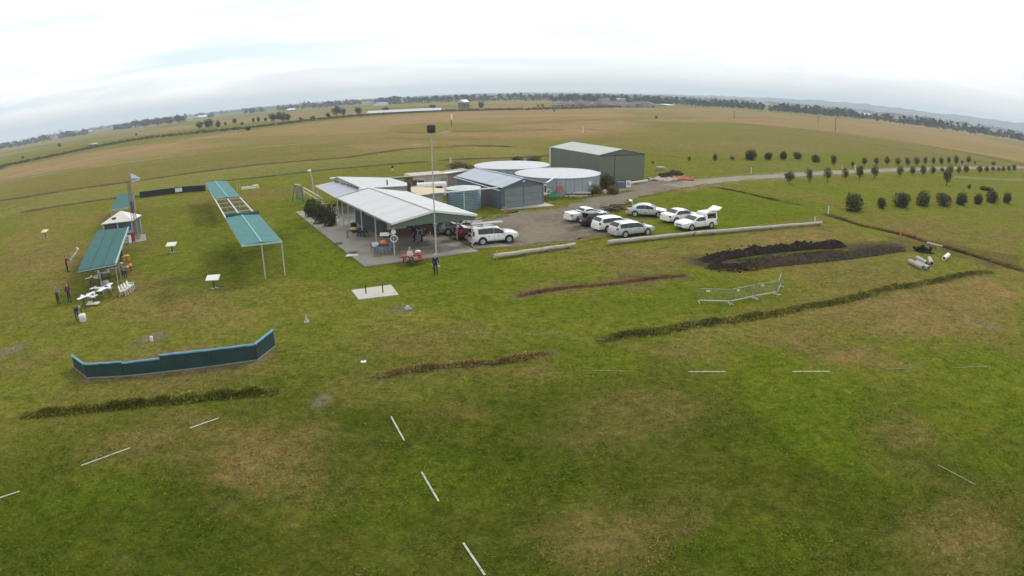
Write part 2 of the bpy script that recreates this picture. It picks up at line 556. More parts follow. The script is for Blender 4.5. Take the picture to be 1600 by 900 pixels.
def seg_dist(pts, w):
    d = np.full(len(X), 1e9)
    for (x0, y0), (x1, y1) in zip(pts[:-1], pts[1:]):
        pad = w * 3
        sel = np.where((X > min(x0, x1) - pad) & (X < max(x0, x1) + pad) & (Y > min(y0, y1) - pad) & (Y < max(y0, y1) + pad))[0]
        if not len(sel):
            continue
        dx, dy = x1 - x0, y1 - y0
        t = np.clip(((X[sel] - x0) * dx + (Y[sel] - y0) * dy) / (dx * dx + dy * dy), 0, 1)
        d[sel] = np.minimum(d[sel], np.hypot(X[sel] - x0 - t * dx, Y[sel] - y0 - t * dy))
    return d


def P2(pts):
    return [tuple(G(*p)[:2]) for p in pts]


def stroke(pts, w, c, a=1.0, h=0.0, rag=0.5):
    """a strip of soil or grass w metres wide along picture points; h raises or sinks it"""
    d = seg_dist(P2(pts), w)
    k = np.clip(1.5 - d / w - (NZ2 - 0.5) * rag * 2, 0, 1)
    paint(c, k * a)
    if h:
        hgt[:] += h * np.clip(1.2 - d / w, 0, 1) ** 1.0 * (0.6 + 0.8 * NZ2)


def inside(pts, jit=0.0, js=6.0, sd=0):
    x, y = X, Y
    if jit:
        x = X + (fbm(X, Y, js, 31 + sd) - 0.5) * 2 * jit
        y = Y + (fbm(X, Y, js, 47 + sd) - 0.5) * 2 * jit
    r = np.zeros(len(X), bool)
    n = len(pts)
    for i in range(n):
        x0, y0 = pts[i]
        x1, y1 = pts[(i + 1) % n]
        if y0 == y1:
            continue
        cnd = ((y0 > y) != (y1 > y)) & (x < (x1 - x0) * (y - y0) / (y1 - y0) + x0)
        r ^= cnd
    return r


def field(pts, c, a=1.0, jit=1.5, js=6.0, mott=0.35, soft=False):
    w_ = P2(pts)
    if jit >= 5 or soft:
        k = sum(inside(w_, jit * q, js * (.5 + .25 * i), 5 * i).astype(float) for i, q in enumerate((.6, 1.2, 1.8, 2.6, 3.4))) / 5
    else:
        k = inside(w_, jit, js).astype(float)
    paint(c, k * a * (1 - mott + 2 * mott * (NZ1 - 0.1)))


def patch(px, py, rx, ry, c, a=0.7):
    g = G(px, py)
    ax = (G(px + rx, py) - G(px - rx, py)) / 2
    ay = (G(px, py - ry) - G(px, py + ry)) / 2
    la, lb = ax.length, ay.length
    dx, dy = X - g.x, Y - g.y
    u = (dx * ax.x + dy * ax.y) / la / la
    v = (dx * ay.x + dy * ay.y) / lb / lb
    d = np.sqrt(u * u + v * v)
    paint(c, np.clip((1.55 - d - (NZ2 - 0.5) * 2.6 - (NZ4 - 0.5) * 2.2) * 0.75, 0, 1) * a)


# mown runway in front is painted darker, fading out away from the camera
RD = np.hypot(X, Y)
paint(FG, np.clip((37 - RD) / 12, 0, 1) * 0.95)
# mottled dry grass everywhere
paint(DRYG, np.clip((NZ1 - 0.56) * 4.5, 0, 0.6) * np.clip((RD - 14) / 25, 0.25, 1))
paint(LUSH, np.clip((0.42 - NZ1) * 4.5, 0, 0.7) * np.clip((140 - RD) / 60, 0, 1))
# far paddocks
hz = lambda x, o: horizon_y(x) + o
field([(-300, 330), (0, 263), (140, 235), (330, 207), (480, 192), (700, 178), (820, 172), (1000, 167), (1200, 175), (1400, 205), (1600, 262), (1900, 330), (1900, 300), (1600, 245), (1600, 235), (1700, 262), (1600, 270), (1360, 240), (1100, 245), (940, 236), (690, 240), (410, 262), (205, 288), (50, 312), (-300, 380)], OLIVE, 0.85, 6, 25)
field([(-300, 335), (0, 265), (140, 238), (400, 203), (560, 184), (800, 172), (1000, 172), (985, 205), (820, 214), (690, 225), (620, 238), (520, 222), (400, 224), (250, 247), (120, 264), (0, 284), (-300, 345)], TAN, 0.80, 14, 45)
field([(700, 232), (690, 205), (850, 195), (975, 197), (985, 207), (900, 213), (820, 226), (740, 232)], TAN, 0.55, 9, 30)
field([(1000, 176), (1100, 170), (1200, 172), (1300, 182), (1450, 198), (1600, 218), (1750, 250), (1700, 275), (1600, 255), (1450, 226), (1300, 205), (1150, 192), (1000, 190)], TAN, 0.80, 14, 45)
field([(560, 186), (690, 176), (800, 170), (690, 200), (640, 203)], TAN, 0.8, 14, 45)
field([(600, 197), (700, 190), (800, 196), (820, 208), (700, 207), (620, 206)], MID, 0.6, 12, 40)
field([(960, 172), (1100, 165), (1350, 178), (1200, 178), (1000, 182)], MID, 0.5, 14, 45)
field([(-400, 300), (0, 240), (300, 200), (480, 186), (600, 178), (600, 174), (450, 185), (300, 196), (150, 215), (0, 240), (-400, 290)], MID, 0.55, 14, 60)
far = np.clip((RD - 480) / 120, 0, 1)
paint(TAN, far * np.clip((NZ3 - 0.42) * 5, 0, 1) * 0.7)
paint(MID, far * np.clip((0.46 - NZ3) * 5, 0, 1) * 0.6)
# light green strip behind the compound, and the tree paddock on the right
field([(-200, 400), (45, 310), (210, 285), (400, 259), (640, 236), (800, 230), (860, 240), (800, 246), (660, 254), (400, 279), (180, 311), (40, 331), (-200, 400)], PALE, 0.45, 1.5, 8)
field([(1080, 250), (1330, 250), (1600, 262), (1750, 300), (1600, 330), (1350, 300), (1110, 280)], MID, 0.7, 2, 10)
field([(1290, 338), (1420, 350), (1600, 365), (1600, 425), (1500, 398)], DRYG, 0.55, 2, 6)
field([(1370, 365), (1480, 380), (1600, 400), (1600, 425), (1540, 418)], SOILC, 0.35, 2, 4)
# broad worn brown ground
for pts, a in (([(990, 545), (1130, 505), (1290, 482), (1420, 452), (1545, 428), (1600, 470), (1520, 530), (1400, 520), (1270, 535), (1150, 540), (1060, 560)], .62),
               ([(120, 720), (180, 670), (300, 650), (440, 690), (500, 760), (470, 800), (380, 760), (250, 735)], .42), ([(860, 645), (1000, 610), (1120, 620), (1080, 660), (930, 680)], .35),
               ([(1330, 650), (1440, 640), (1480, 690), (1400, 710)], .35), ([(800, 830), (950, 790), (1120, 800), (1060, 870), (880, 870)], .35), ([(1390, 800), (1600, 760), (1600, 900), (1440, 900)], .25),
               ([(940, 400), (1100, 375), (1280, 355), (1300, 375), (1120, 405), (1000, 425)], .35), ([(150, 430), (230, 420), (330, 470), (420, 490), (380, 520), (200, 500)], .35), ([(0, 380), (60, 330), (180, 330), (160, 400), (60, 430)], .35)):
    field(pts, (0.215, 0.142, 0.060), a, 1.6, 5, .5, True)
# lush lawns
field([(430, 340), (462, 334), (570, 420), (750, 396), (800, 410), (690, 440), (540, 445), (450, 430)], LUSH, 0.8, 1.2, 4)
field([(1000, 318), (1110, 292), (1290, 318), (1300, 335), (1090, 365), (1010, 372), (1030, 345)], LUSH, 0.75, 0.8, 4)
field([(830, 500), (930, 470), (980, 560), (900, 600), (800, 560)], LUSH, 0.5, 1.5, 4)
field([(250, 320), (400, 330), (420, 440), (330, 470), (230, 440)], LUSH, 0.4, 1.5, 4)
for p in [(690, 525, 40, 14), (590, 535, 35, 10), (880, 450, 60, 20), (1010, 405, 70, 14), (1130, 385, 50, 10), (1260, 520, 60, 22), (1330, 500, 90, 30), (1480, 480, 80, 40), (1230, 535, 60, 16), (1500, 520, 60, 20), (240, 560, 70, 16), (330, 590, 60, 16), (110, 640, 60, 20), (215, 690, 50, 25), (440, 735, 60, 30), (420, 690, 50, 20), (860, 690, 40, 12), (1080, 780, 60, 25), (900, 820, 60, 30), (1420, 680, 40, 12), (1480, 850, 60, 30), (1440, 740, 60, 16), (1560, 830, 50, 30), (300, 470, 60, 20), (220, 450, 30, 14), (1210, 395, 60, 8), (1000, 440, 70, 12), (60, 560, 30, 16), (620, 600, 60, 14), (800, 580, 70, 10), (120, 290, 60, 8), (60, 400, 70, 14), (170, 400, 40, 20), (1050, 620, 60, 14), (730, 640, 50, 10), (1380, 560, 60, 10), (340, 800, 30, 16), (200, 870, 30, 14)]:
    patch(*p, DRYG, 0.62 if p[1] < 620 else 0.36)
for p in [(650, 720, 70, 40), (560, 800, 120, 50), (1300, 720, 90, 30), (1250, 840, 120, 40), (1530, 640, 70, 30), (780, 760, 100, 40), (130, 780, 90, 40), (480, 510, 50, 14), (760, 450, 50, 10), (950, 570, 60, 14), (320, 360, 40, 30), (1560, 720, 60, 40), (700, 600, 90, 18)]:
    patch(*p, LUSH, 0.45)
for p in [(500, 628, 8, 6), (236, 528, 18, 8), (10, 550, 22, 8), (1545, 510, 20, 5), (635, 483, 16, 5)]:
    patch(*p, (0.16, 0.13, 0.09), 0.7)
patch(372, 398, 40, 34, (0.052, 0.066, 0.013), 0.6)  # shadow of the long canopy painted into the grass colour
# gravel yard and drive: soil colour under and around the sheets
YARD = [(700, 372), (738, 386), (800, 386), (900, 378), (948, 366), (930, 346), (965, 326), (1005, 306), (1060, 294), (1110, 284), (1100, 278), (1010, 284), (960, 296), (905, 314), (860, 328), (800, 330), (752, 344), (720, 356)]
field(YARD, (0.150, 0.125, 0.080), 0.9, 1.3, 2.2, 0.15)
ROAD = [(1050, 291), (1100, 284), (1150, 279), (1200, 276), (1260, 272), (1325, 268.5), (1390, 266), (1450, 263.5), (1520, 262), (1620, 262)]
stroke(ROAD, 3.0, (0.20, 0.175, 0.115), 0.7, 0, 0.4)
stroke([(1480, 276), (1540, 279), (1620, 282)], 1.6, (0.22, 0.19, 0.12), 0.7)
# bare and rank strips
stroke([(810, 461), (900, 448), (1000, 438), (1068, 432)], 0.75, (0.125, 0.092, 0.048), 0.9, -0.08)
stroke([(975, 432), (1070, 430)], 0.4, (0.10, 0.065, 0.04), 0.8)
stroke([(595, 588), (680, 575), (780, 566), (862, 552)], 0.45, (0.12, 0.10, 0.045), 0.8, 0.12)
stroke([(940, 532), (1040, 515), (1160, 498), (1290, 475), (1420, 446), (1548, 424)], 0.5, (0.085, 0.085, 0.03), 0.8, 0.14)
stroke([(40, 648), (150, 636), (300, 622), (432, 610)], 0.45, (0.075, 0.08, 0.02), 0.8, 0.12)
stroke([(1100, 410), (1200, 404), (1300, 393), (1400, 384)], 1.9, (0.060, 0.046, 0.034), 0.9, 0.05)
stroke([(130, 595), (260, 585), (400, 568), (428, 548)], 0.3, (0.17, 0.13, 0.08), 0.8)
stroke([(1296, 336), (1350, 352), (1420, 368), (1500, 392), (1610, 425)], 0.8, SOILC, 0.85, -0.35)
stroke([(1115, 292), (1160, 300), (1210, 312), (1250, 320)], 0.6, (0.07, 0.055, 0.035), 0.8, -0.2)
stroke([(1250, 320), (1296, 336)], 0.4, (0.11, 0.10, 0.035), 0.4)
# scrubby creek line, and streaks of drier and greener growth across the flats
stroke([(-60, 285), (0, 261), (70, 247), (140, 232), (230, 216), (330, 206), (400, 199), (480, 189), (550, 182), (620, 177.5), (690, 174), (760, 172.5), (820, 171.5), (900, 169.5), (980, 167)], 9.0, (0.105, 0.082, 0.048), 0.9, 0, .5)
for i_, (a_, b_, w_, c_) in enumerate([((20, 275), (330, 214), 5, (.30, .21, .11)), ((60, 288), (420, 222), 5, OLIVE), ((300, 235), (640, 205), 7, (.20, .135, .06)), ((480, 222), (760, 214), 6, (.21, .14, .065)), ((700, 222), (1000, 212), 5, (.20, .145, .06)), ((820, 192), (1100, 184), 9, MID), ((900, 225), (1250, 228), 5, (.19, .145, .055)), ((1150, 215), (1420, 246), 5, (.135, .13, .045)), ((1250, 200), (1600, 250), 9, (.29, .19, .105)), ((640, 186), (980, 180), 12, (.30, .215, .115)), ((200, 262), (520, 236), 4, (.135, .13, .045)), ((430, 268), (700, 243), 4, (.135, .14, .045)), ((0, 250), (300, 202), 12, (.11, .12, .04)), ((100, 222), (420, 182), 14, (.28, .20, .11)), ((1100, 262), (1500, 256), 3, (.125, .135, .045))]):
    stroke([a_, ((a_[0] + b_[0]) / 2, (a_[1] + b_[1]) / 2 - 2), b_], w_, c_, .55, 0, 1.1)
# drains across the back paddocks
for pts, w, c, h in (
        ([(-60, 322), (45, 307), (125, 294), (210, 283), (300, 270), (400, 257.5), (540, 246), (637, 232), (735, 227.5), (800, 229)], 1.15, (0.030, 0.024, 0.014), -0.35),
        ([(40, 330), (110, 319), (180, 309), (222, 306)], 1.15, (0.030, 0.024, 0.014), -0.35),
        ([(330, 284), (400, 277.5), (520, 264), (662, 252.5)], 1.15, (0.030, 0.024, 0.014), -0.35),
        ([(692, 250), (740, 247.5), (800, 246), (860, 243)], 1.15, (0.030, 0.024, 0.014), -0.35),
        ([(0, 285), (120, 265), (250, 247), (400, 230), (520, 222)], 0.8, (0.30, 0.26, 0.12), 0.0),
        ([(620, 206), (660, 208), (720, 205.5), (800, 204), (880, 203)], 0.9, (0.07, 0.05, 0.03), 0.0),
        ([(1120, 199), (1200, 206.5), (1270, 214), (1340, 222), (1430, 236), (1520, 251), (1620, 268)], 1.0, (0.075, 0.055, 0.03), -0.3),
        ([(1120, 190), (1200, 197), (1300, 206), (1425, 223), (1500, 237), (1620, 261)], 1.2, (0.080, 0.058, 0.03), -0.3),
        ([(1140, 184), (1200, 184), (1300, 190), (1340, 194)], 1.4, (0.11, 0.085, 0.045), 0.0),
        ([(1060, 185), (1080, 184)], 1.6, (0.12, 0.09, 0.05), 0.0),
        ([(815, 200), (860, 203)], 1.5, (0.15, 0.10, 0.05), 0.0),
        ([(905, 201), (955, 204)], 1.5, (0.13, 0.09, 0.045), 0.0),
        ([(-60, 345), (0, 330), (45, 318)], 0.5, SOILC, -0.2),
        ([(930, 238), (1010, 241), (1080, 247)], 0.5, (0.10, 0.085, 0.04), 0.0)):
    stroke(pts, w, c, 0.9, h, 0.35)
# wheel tracks worn across the lawn
for pts in ([(425, 336), (300, 345), (180, 372), (60, 420)], [(0, 430), (110, 405), (230, 392), (300, 395)], [(560, 500), (700, 520), (860, 520), (1000, 545)], [(0, 505), (200, 500), (420, 470)], [(0, 352), (120, 333), (230, 322)], [(0, 380), (130, 352)]):
    stroke(pts, 0.3, (0.16, 0.135, 0.045), 0.45)
hgt += (fbm(X, Y, 2.2, 77, 3) - 0.5) * 0.06 * np.clip((70 - RD) / 40, 0, 1)
for c, r0 in (((-15, 62), 14), ((8, 70), 26), ((12, 95), 20)):      # level under the slabs and buildings
    k = np.clip((np.hypot(X - c[0], Y - c[1]) - r0) / 6, 0, 1)
    hgt *= k

hgt[inside(P2(YARD), 0)] = 0
hgt[seg_dist(P2(ROAD), 3.0) < 4.0] = 0
gm = bpy.data.meshes.new('ground')
vv = np.stack([X, Y, hgt], -1)
vv = np.vstack([vv, [[0, 0, 0]]])
cc = np.vstack([col, [FG]])
I = np.arange(nA * nR).reshape(nR, nA)
J = np.roll(I, -1, axis=1)
quads = np.stack([I[:-1], J[:-1], J[1:], I[1:]], -1).reshape(-1, 4)[:, ::-1]
tris = np.stack([I[0], J[0], np.full(nA, nA * nR)], -1)
gm.vertices.add(len(vv))
gm.vertices.foreach_set('co', vv.ravel())
gm.loops.add(quads.size + tris.size)
gm.loops.foreach_set('vertex_index', np.concatenate([quads.ravel(), tris.ravel()]).astype(np.int32))
gm.polygons.add(len(quads) + len(tris))
gm.polygons.foreach_set('loop_start', np.concatenate([np.arange(len(quads)) * 4, len(quads) * 4 + np.arange(len(tris)) * 3]).astype(np.int32))
gm.polygons.foreach_set('use_smooth', np.ones(len(quads) + len(tris), bool))
gm.update(calc_edges=True)
at = gm.color_attributes.new('soil_colour', 'FLOAT_COLOR', 'POINT')
at.data.foreach_set('color', np.hstack([cc, np.ones((len(cc), 1))]).astype(np.float32).ravel())

GM = bpy.data.materials.new('paddock_grass')
GM.use_nodes = True
t = GM.node_tree
b = t.nodes['Principled BSDF']
vc = N(t, 'ShaderNodeVertexColor', layer_name='soil_colour')
geo = N(t, 'ShaderNodeNewGeometry')
pos = geo.outputs['Position']
n_big = noise(t, pos, 0.16, 5, 0.62, 0.5)
n_mid = noise(t, pos, 0.75, 6, 0.68, 0.6)
n_pat = noise(t, pos, 2.3, 5, 0.7, 0.4)
n_tuft = noise(t, pos, 6.5, 5, 0.75, 0.2)
n_fine = noise(t, pos, 24.0, 4, 0.8)
c = vc.outputs[0]
c = mixc(t, ramp(t, n_big, [(0.50, 0.0), (0.70, 0.55)]), c, mixc(t, 1.0, c, (1.42, 1.14, 1.35), 'MULTIPLY'))
c = mixc(t, ramp(t, n_mid, [(0.33, 0.75), (0.50, 0.0)]), c, mixc(t, 1.0, c, (0.58, 0.74, 0.45), 'MULTIPLY'))
c = mixc(t, ramp(t, n_mid, [(0.52, 0.0), (0.70, 0.75)]), c, mixc(t, 1.0, c, (1.40, 1.22, 1.45), 'MULTIPLY'))
c = mixc(t, 1.0, c, ramp(t, n_pat, [(0.32, 0.66), (0.5, 1.0), (0.68, 1.34)]), 'MULTIPLY')
c = mixc(t, 1.0, c, ramp(t, n_tuft, [(0.30, 0.64), (0.5, 1.0), (0.70, 1.38)]), 'MULTIPLY')
c = mixc(t, 1.0, c, ramp(t, n_fine, [(0.30, 0.62), (0.5, 1.0), (0.70, 1.40)]), 'MULTIPLY')
L(t, c, b.inputs['Base Color'])
b.inputs['Roughness'].default_value = 1.0
b.inputs['Specular IOR Level'].default_value = 0.0
bp = N(t, 'ShaderNodeBump')
bp.inputs['Strength'].default_value = 0.9
bp.inputs['Distance'].default_value = 1.0
L(t, mathn(t, 'ADD', mathn(t, 'MULTIPLY', n_tuft, 0.10), mathn(t, 'MULTIPLY', n_fine, 0.035)), bp.inputs['Height'])
L(t, bp.outputs[0], b.inputs['Normal'])
gm.materials.append(GM)
go = bpy.data.objects.new('ground', gm)
C.objects.link(go)
go['kind'] = 'structure'


def gz(x, y):
    """height of the ground mesh near x, y"""
    r = math.hypot(x, y)
    a = math.atan2(x, y)
    i = min(int(np.searchsorted(rr, r)), nR - 1)
    j = min(int(np.searchsorted(az, a)), nA - 1)
    return float(hgt[i * nA + j])


def dirtmat(name, col, dark, pale, grass):
    m = bpy.data.materials.new(name)
    m.use_nodes = True
    t = m.node_tree
    b = t.nodes['Principled BSDF']
    pos = N(t, 'ShaderNodeNewGeometry').outputs['Position']
    n1, n2, n3 = noise(t, pos, 0.25, 5, 0.6, 0.6), noise(t, pos, 1.6, 5, 0.65, 0.4), noise(t, pos, 18, 4, 0.7)
    c = mixc(t, ramp(t, n1, [(0.35, 0.8), (0.55, 0.0)]), col, dark)
    c = mixc(t, ramp(t, n2, [(0.5, 0.0), (0.75, 0.7)]), c, pale)
    c = mixc(t, ramp(t, n1, [(0.60, 0.0), (0.72, grass)]), c, (0.12, 0.115, 0.04))
    c = mixc(t, 1.0, c, ramp(t, n3, [(0.25, 0.72), (0.75, 1.28)]), 'MULTIPLY')
    L(t, c, b.inputs['Base Color'])
    b.inputs['Roughness'].default_value = 0.95
    b.inputs['Specular IOR Level'].default_value = 0.15
    bp = N(t, 'ShaderNodeBump')
    bp.inputs['Strength'].default_value = 0.8
    L(t, mathn(t, 'MULTIPLY', n3, 0.04), bp.inputs['Height'])
    L(t, bp.outputs[0], b.inputs['Normal'])
    return m


GRAVEL = dirtmat('yard_gravel', GRAV, (0.105, 0.085, 0.058), (0.225, 0.195, 0.150), 0.75)
TRACK = dirtmat('road_gravel', ROADC, (0.175, 0.148, 0.102), (0.29, 0.25, 0.19), 0.5)


def ragged(pts, z, step=0.7, amp=0.45, seed=1):
    """outline with worn edges through world points"""
    r = random.Random(seed)
    out = []
    for i, p in enumerate(pts):
        q = pts[(i + 1) % len(pts)]
        d = (q - p)
        n = max(1, int(d.length / step))
        nr = Vector((-d.y, d.x, 0)).normalized()
        for k in range(n):
            out.append(p + d * k / n + nr * (r.uniform(-amp, amp) * .5 + amp * .8 * math.sin(k * .9 + i * 2.1)) + Vector((0, 0, z)))
    return out


def sheet(name, pts, z, m, amp, seed):
    out = ragged(pts, z, 0.7, amp, seed)
    bm = bmesh.new()
    f = bm.faces.new([bm.verts.new(p) for p in out])
    if f.normal.z < 0:
        f.normal_flip()
    bmesh.ops.triangulate(bm, faces=bm.faces[:])
    me = bpy.data.meshes.new(name)
    bm.normal_update()
    bmesh.ops.recalc_face_normals(bm, faces=bm.faces)
    bm.to_mesh(me)
    bm.free()
    me.materials.append(m)
    o = obj(name, me, None)
    o['kind'] = 'structure'
    return o


yc = sum((G(*p) for p in YARD), Vector()) / len(YARD)
sheet('gravel_yard', [G(*p) + (yc - G(*p)).normalized() * 0.7 for p in YARD], 0.02, GRAVEL, 0.5, 3)
rl = [G(*p) for p in ROAD]
left, right = [], []
for i, p in enumerate(rl):
    d = (rl[min(i + 1, len(rl) - 1)] - rl[max(i - 1, 0)]).normalized()
    n = Vector((-d.y, d.x, 0))
    left.append(p + n * 2.0)
    right.append(p - n * 2.0)
sheet('gravel_road', left + right[::-1], 0.032, TRACK, 0.3, 4)

# drains and worn lines too fine for the ground mesh
DRAIN = dirtmat('drain_soil', (0.060, 0.046, 0.026), (0.030, 0.024, 0.014), (0.105, 0.085, 0.042), 0.0)


def ribbon(pts, w, seed, m=None):
    r = random.Random(seed)
    P = [G(*p) for p in pts]
    q = []
    for a, b_ in zip(P[:-1], P[1:]):
        n_ = max(2, int((b_ - a).length / 1.6))
        q += [a + (b_ - a) * i / n_ for i in range(n_)]
    q.append(P[-1])
    vs = []
    for i, p in enumerate(q):
        d = (q[min(i + 1, len(q) - 1)] - q[max(i - 1, 0)]).normalized()
        n_ = Vector((-d.y, d.x, 0))
        k_ = w * r.uniform(.6, 1.7)
        off = n_ * r.uniform(-.25, .25) * w
        vs += [p + off + n_ * k_ / 2 + Vector((0, 0, .035)), p + off - n_ * k_ / 2 + Vector((0, 0, .035))]
    o = obj('drain', MB().add(vs, [(2 * i, 2 * i + 1, 2 * i + 3, 2 * i + 2) for i in range(len(q) - 1)]), m or DRAIN)
    o['kind'] = 'structure'


for i, (pts, w) in enumerate((
        ([(-60, 322), (45, 307), (125, 294), (210, 283), (300, 270), (400, 257.5), (540, 246), (637, 232), (735, 227.5), (775, 227), (800, 229)], .8),
        ([(40, 330), (110, 319), (180, 309), (222, 306)], .75), ([(330, 284), (400, 277.5), (520, 264), (662, 252.5)], .75), ([(692, 250), (740, 247.5), (800, 246), (860, 243)], .7),
        ([(620, 206), (660, 208), (720, 205.5), (800, 204), (880, 203)], 1.6), ([(1120, 199), (1200, 206.5), (1270, 214), (1340, 222), (1430, 236), (1520, 251), (1620, 268)], 1.3),
        ([(1120, 190), (1200, 197), (1300, 206), (1425, 223), (1500, 237), (1620, 261)], 1.6), ([(1360, 232), (1480, 250), (1560, 262)], .8), ([(1140, 184), (1200, 184), (1300, 190), (1330, 193)], 2.2),
        ([(600, 215), (680, 219), (780, 217)], .9), ([(1000, 182), (1080, 184)], 1.8), ([(0, 283.5), (120, 264), (140, 262)], .8))):
    ribbon(pts, w, 40 + i)

# hills along the horizon
hm = MB()
ridge = [(-50, 0), (-30, 6), (-10, 14), (2, 26), (10, 22), (17, 30), (22, 40), (28, 56), (33, 62), (38, 58), (44, 72), (50, 76), (58, 50), (70, 0)]
hs = []
k = 0
for i in range(len(ridge) - 1):
    for s_ in range(10):
        f = s_ / 10
        a = ridge[i][0] + (ridge[i + 1][0] - ridge[i][0]) * f
        h = ridge[i][1] + (ridge[i + 1][1] - ridge[i][1]) * f
        hs.append((rad(a), h * (0.9 + 0.2 * random.Random(k).random()) - 1))
        k += 1
vs = []
for a, h in hs:
    for r_, kz in ((4500, -0.5), (4900, 0.75 * h), (5200, h), (5600, 0.6 * h), (6000, -0.5)):
        vs.append((r_ * math.sin(a), r_ * math.cos(a), kz))
hm.add(vs, [(i * 5 + j, i * 5 + j + 1, i * 5 + 6 + j, i * 5 + 5 + j) for i in range(len(hs) - 1) for j in range(4)])
o = obj('hills', hm, mat('far_hill_bush', (0.055, 0.065, 0.045), 0.95, 0, 0.3, 0.01), smooth=True)
o['kind'] = 'structure'

HZ = bpy.data.materials.new('pale_air')
HZ.use_nodes = True
HZ.node_tree.nodes.clear()
pv = N(HZ.node_tree, 'ShaderNodeVolumePrincipled')
pv.inputs['Color'].default_value = (0.80, 0.91, 1.0, 1)
pv.inputs['Density'].default_value = 0.00025
ho = N(HZ.node_tree, 'ShaderNodeOutputMaterial')
L(HZ.node_tree, pv.outputs[0], ho.inputs['Volume'])
o = obj('haze', MB().box((0, 0, 53), (14000, 14000, 112)), HZ)
o['kind'] = 'stuff'

# ================================================================== buildings and tanks
def lerp(a, b, f):
    return Vector(a) + (Vector(b) - Vector(a)) * f


def flat(p):
    return Vector((p[0], p[1], 0))


def at_z(p, z):
    return Vector((p[0], p[1], z))


# ---- concrete slab round the clubhouse
sA, sB, sC = G(462, 332), G(570, 418), G(748, 394)
sD = sC + (sA - sB)
mb = MB().prism([p + Vector((0, 0, -0.2)) for p in (sA, sB, sC, sD)], [p + Vector((0, 0, 0.10)) for p in (sA, sB, sC, sD)])
slab = obj('concrete_slab', mb, CONCRETE)
slab['kind'] = 'structure'
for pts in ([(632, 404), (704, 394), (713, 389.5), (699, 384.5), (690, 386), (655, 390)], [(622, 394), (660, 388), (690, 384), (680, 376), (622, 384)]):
    obj('shade_paving', MB().slab([G(x, y) + Vector((0, 0, 0.108)) for x, y in pts], 0.06), CONCRETE_DARK, slab)  # shade under the pavilion roof put into darker paving plates

# ---- open pavilion with its gabled roof
ez = 3.1
FL, FR, BL = G(611, 349, ez), G(744, 335.5, ez), G(527, 309, ez)
BR = BL + (FR - FL)
aF = at_z((FL + FR) / 2, 3.85)
aB = at_z((BL + BR) / 2, 3.85)
pav = thing('open_pavilion', 'open sided pavilion with pale gabled sheet roof and green gable end on the concrete slab', 'pavilion', flat(aF))
th = Vector((0, 0, 0.06))
mb = MB().prism([FL - th, aF - th, aB - th, BL - th], [FL, aF, aB, BL])
obj('roof_slope', mb, WHITE_SHEET, pav, world=True)
mb = MB().prism([aF - th, FR - th, BR - th, aB - th], [aF, FR, BR, aB])
obj('roof_slope', mb, WHITE_SHEET, pav, world=True)
obj('ridge_cap', MB().bar(aF + Vector((0, 0, 0.02)), aB + Vector((0, 0, 0.02)), 0.35, 0.05), WHITE_SHEET, pav, world=True)
inn = (aB - aF).normalized()
zlow = 2.68
g0, g1, g2 = FL + inn * 0.10, FR + inn * 0.10, aF + inn * 0.10
dn = Vector((0, 0, 0.08))
mb = MB().prism([at_z(g0, zlow), at_z(g1, zlow), g1 - dn, g2 - dn, g0 - dn], [at_z(g0, zlow) + inn * 0.05, at_z(g1, zlow) + inn * 0.05, g1 - dn + inn * 0.05, g2 - dn + inn * 0.05, g0 - dn + inn * 0.05])
obj('gable_panel', mb, mat('pale_green_gable', (0.105, 0.150, 0.122), 0.6, 0, 0.08, 1.0, sheets=(rad(26), .35)), pav, world=True)
for a, b_ in ((FL, aF), (aF, FR)):
    obj('barge_board', MB().bar(a - inn * 0.02 - Vector((0, 0, 0.06)), b_ - inn * 0.02 - Vector((0, 0, 0.06)), 0.05, 0.2), TRIM, pav, world=True)
for a, b_ in ((FL, BL), (FR, BR)):
    w_ = (FR - FL).normalized() * (0.07 if a is FR else -0.07)
    obj('gutter', MB().bar(a + w_ - Vector((0, 0, 0.05)), b_ + w_ - Vector((0, 0, 0.05)), 0.12, 0.14), GALV if a is FL else TRIM, pav, world=True)
side = (BL - FL)
cr = (FR - FL)
for f in (0.02, 0.3, 0.55, 0.68, 0.82, 0.95):
    p = FL + side * f + cr * 0.035
    obj('post', MB().bar(at_z(p, 0.1), at_z(p, 3.0), 0.11), PALE_STEEL, pav, world=True)
for f in (0.02, 0.2, 0.5, 0.8):
    p = FR + side * f - cr * 0.035
    obj('post', MB().bar(at_z(p, 0.1), at_z(p, 3.0), 0.11), PALE_STEEL, pav, world=True)
for f in (0.3, 0.6):
    obj('rafter', MB().bar(lerp(FL, BL, f) - Vector((0, 0, 0.2)), lerp(FR, BR, f) - Vector((0, 0, 0.2)), 0.08, 0.2), GALV, pav, world=True)

# ---- clubhouse behind the pavilion
club = thing('clubhouse', 'low clubhouse with broad white roof and grey verandah roof behind the open pavilion', 'clubhouse', flat(G(560, 300, 2.0)))
wz = 3.35
cBL, cFL, cFR, cBR = G(525.5, 276, wz), G(566, 294, wz), G(640, 290, wz), G(609, 277.6, wz)
cTip = G(637, 286, wz)
roofp = [cBL, cFL, cFR, cTip, cBR]
obj('roof', MB().slab(roofp, 0.10), WHITE_SHEET, club, world=True)
inw = lambda p, q, k: p + (q - p).normalized() * k
wl = [inw(p, lerp(cBL, cFR, 0.5), 0.5) for p in roofp]
obj('wall', MB().prism([at_z(p, 0) for p in wl], [at_z(p, wz - 0.12) for p in wl]), CREAM, club, world=True)
l0, l1, l2, l3 = G(493, 290, 2.45), G(525.5, 308.5, 2.45), G(564, 297, 2.95), G(521, 283.5, 2.95)
obj('verandah_roof', MB().slab([l0, l1, l2, l3], 0.06), GREY_SHEET, club, world=True)
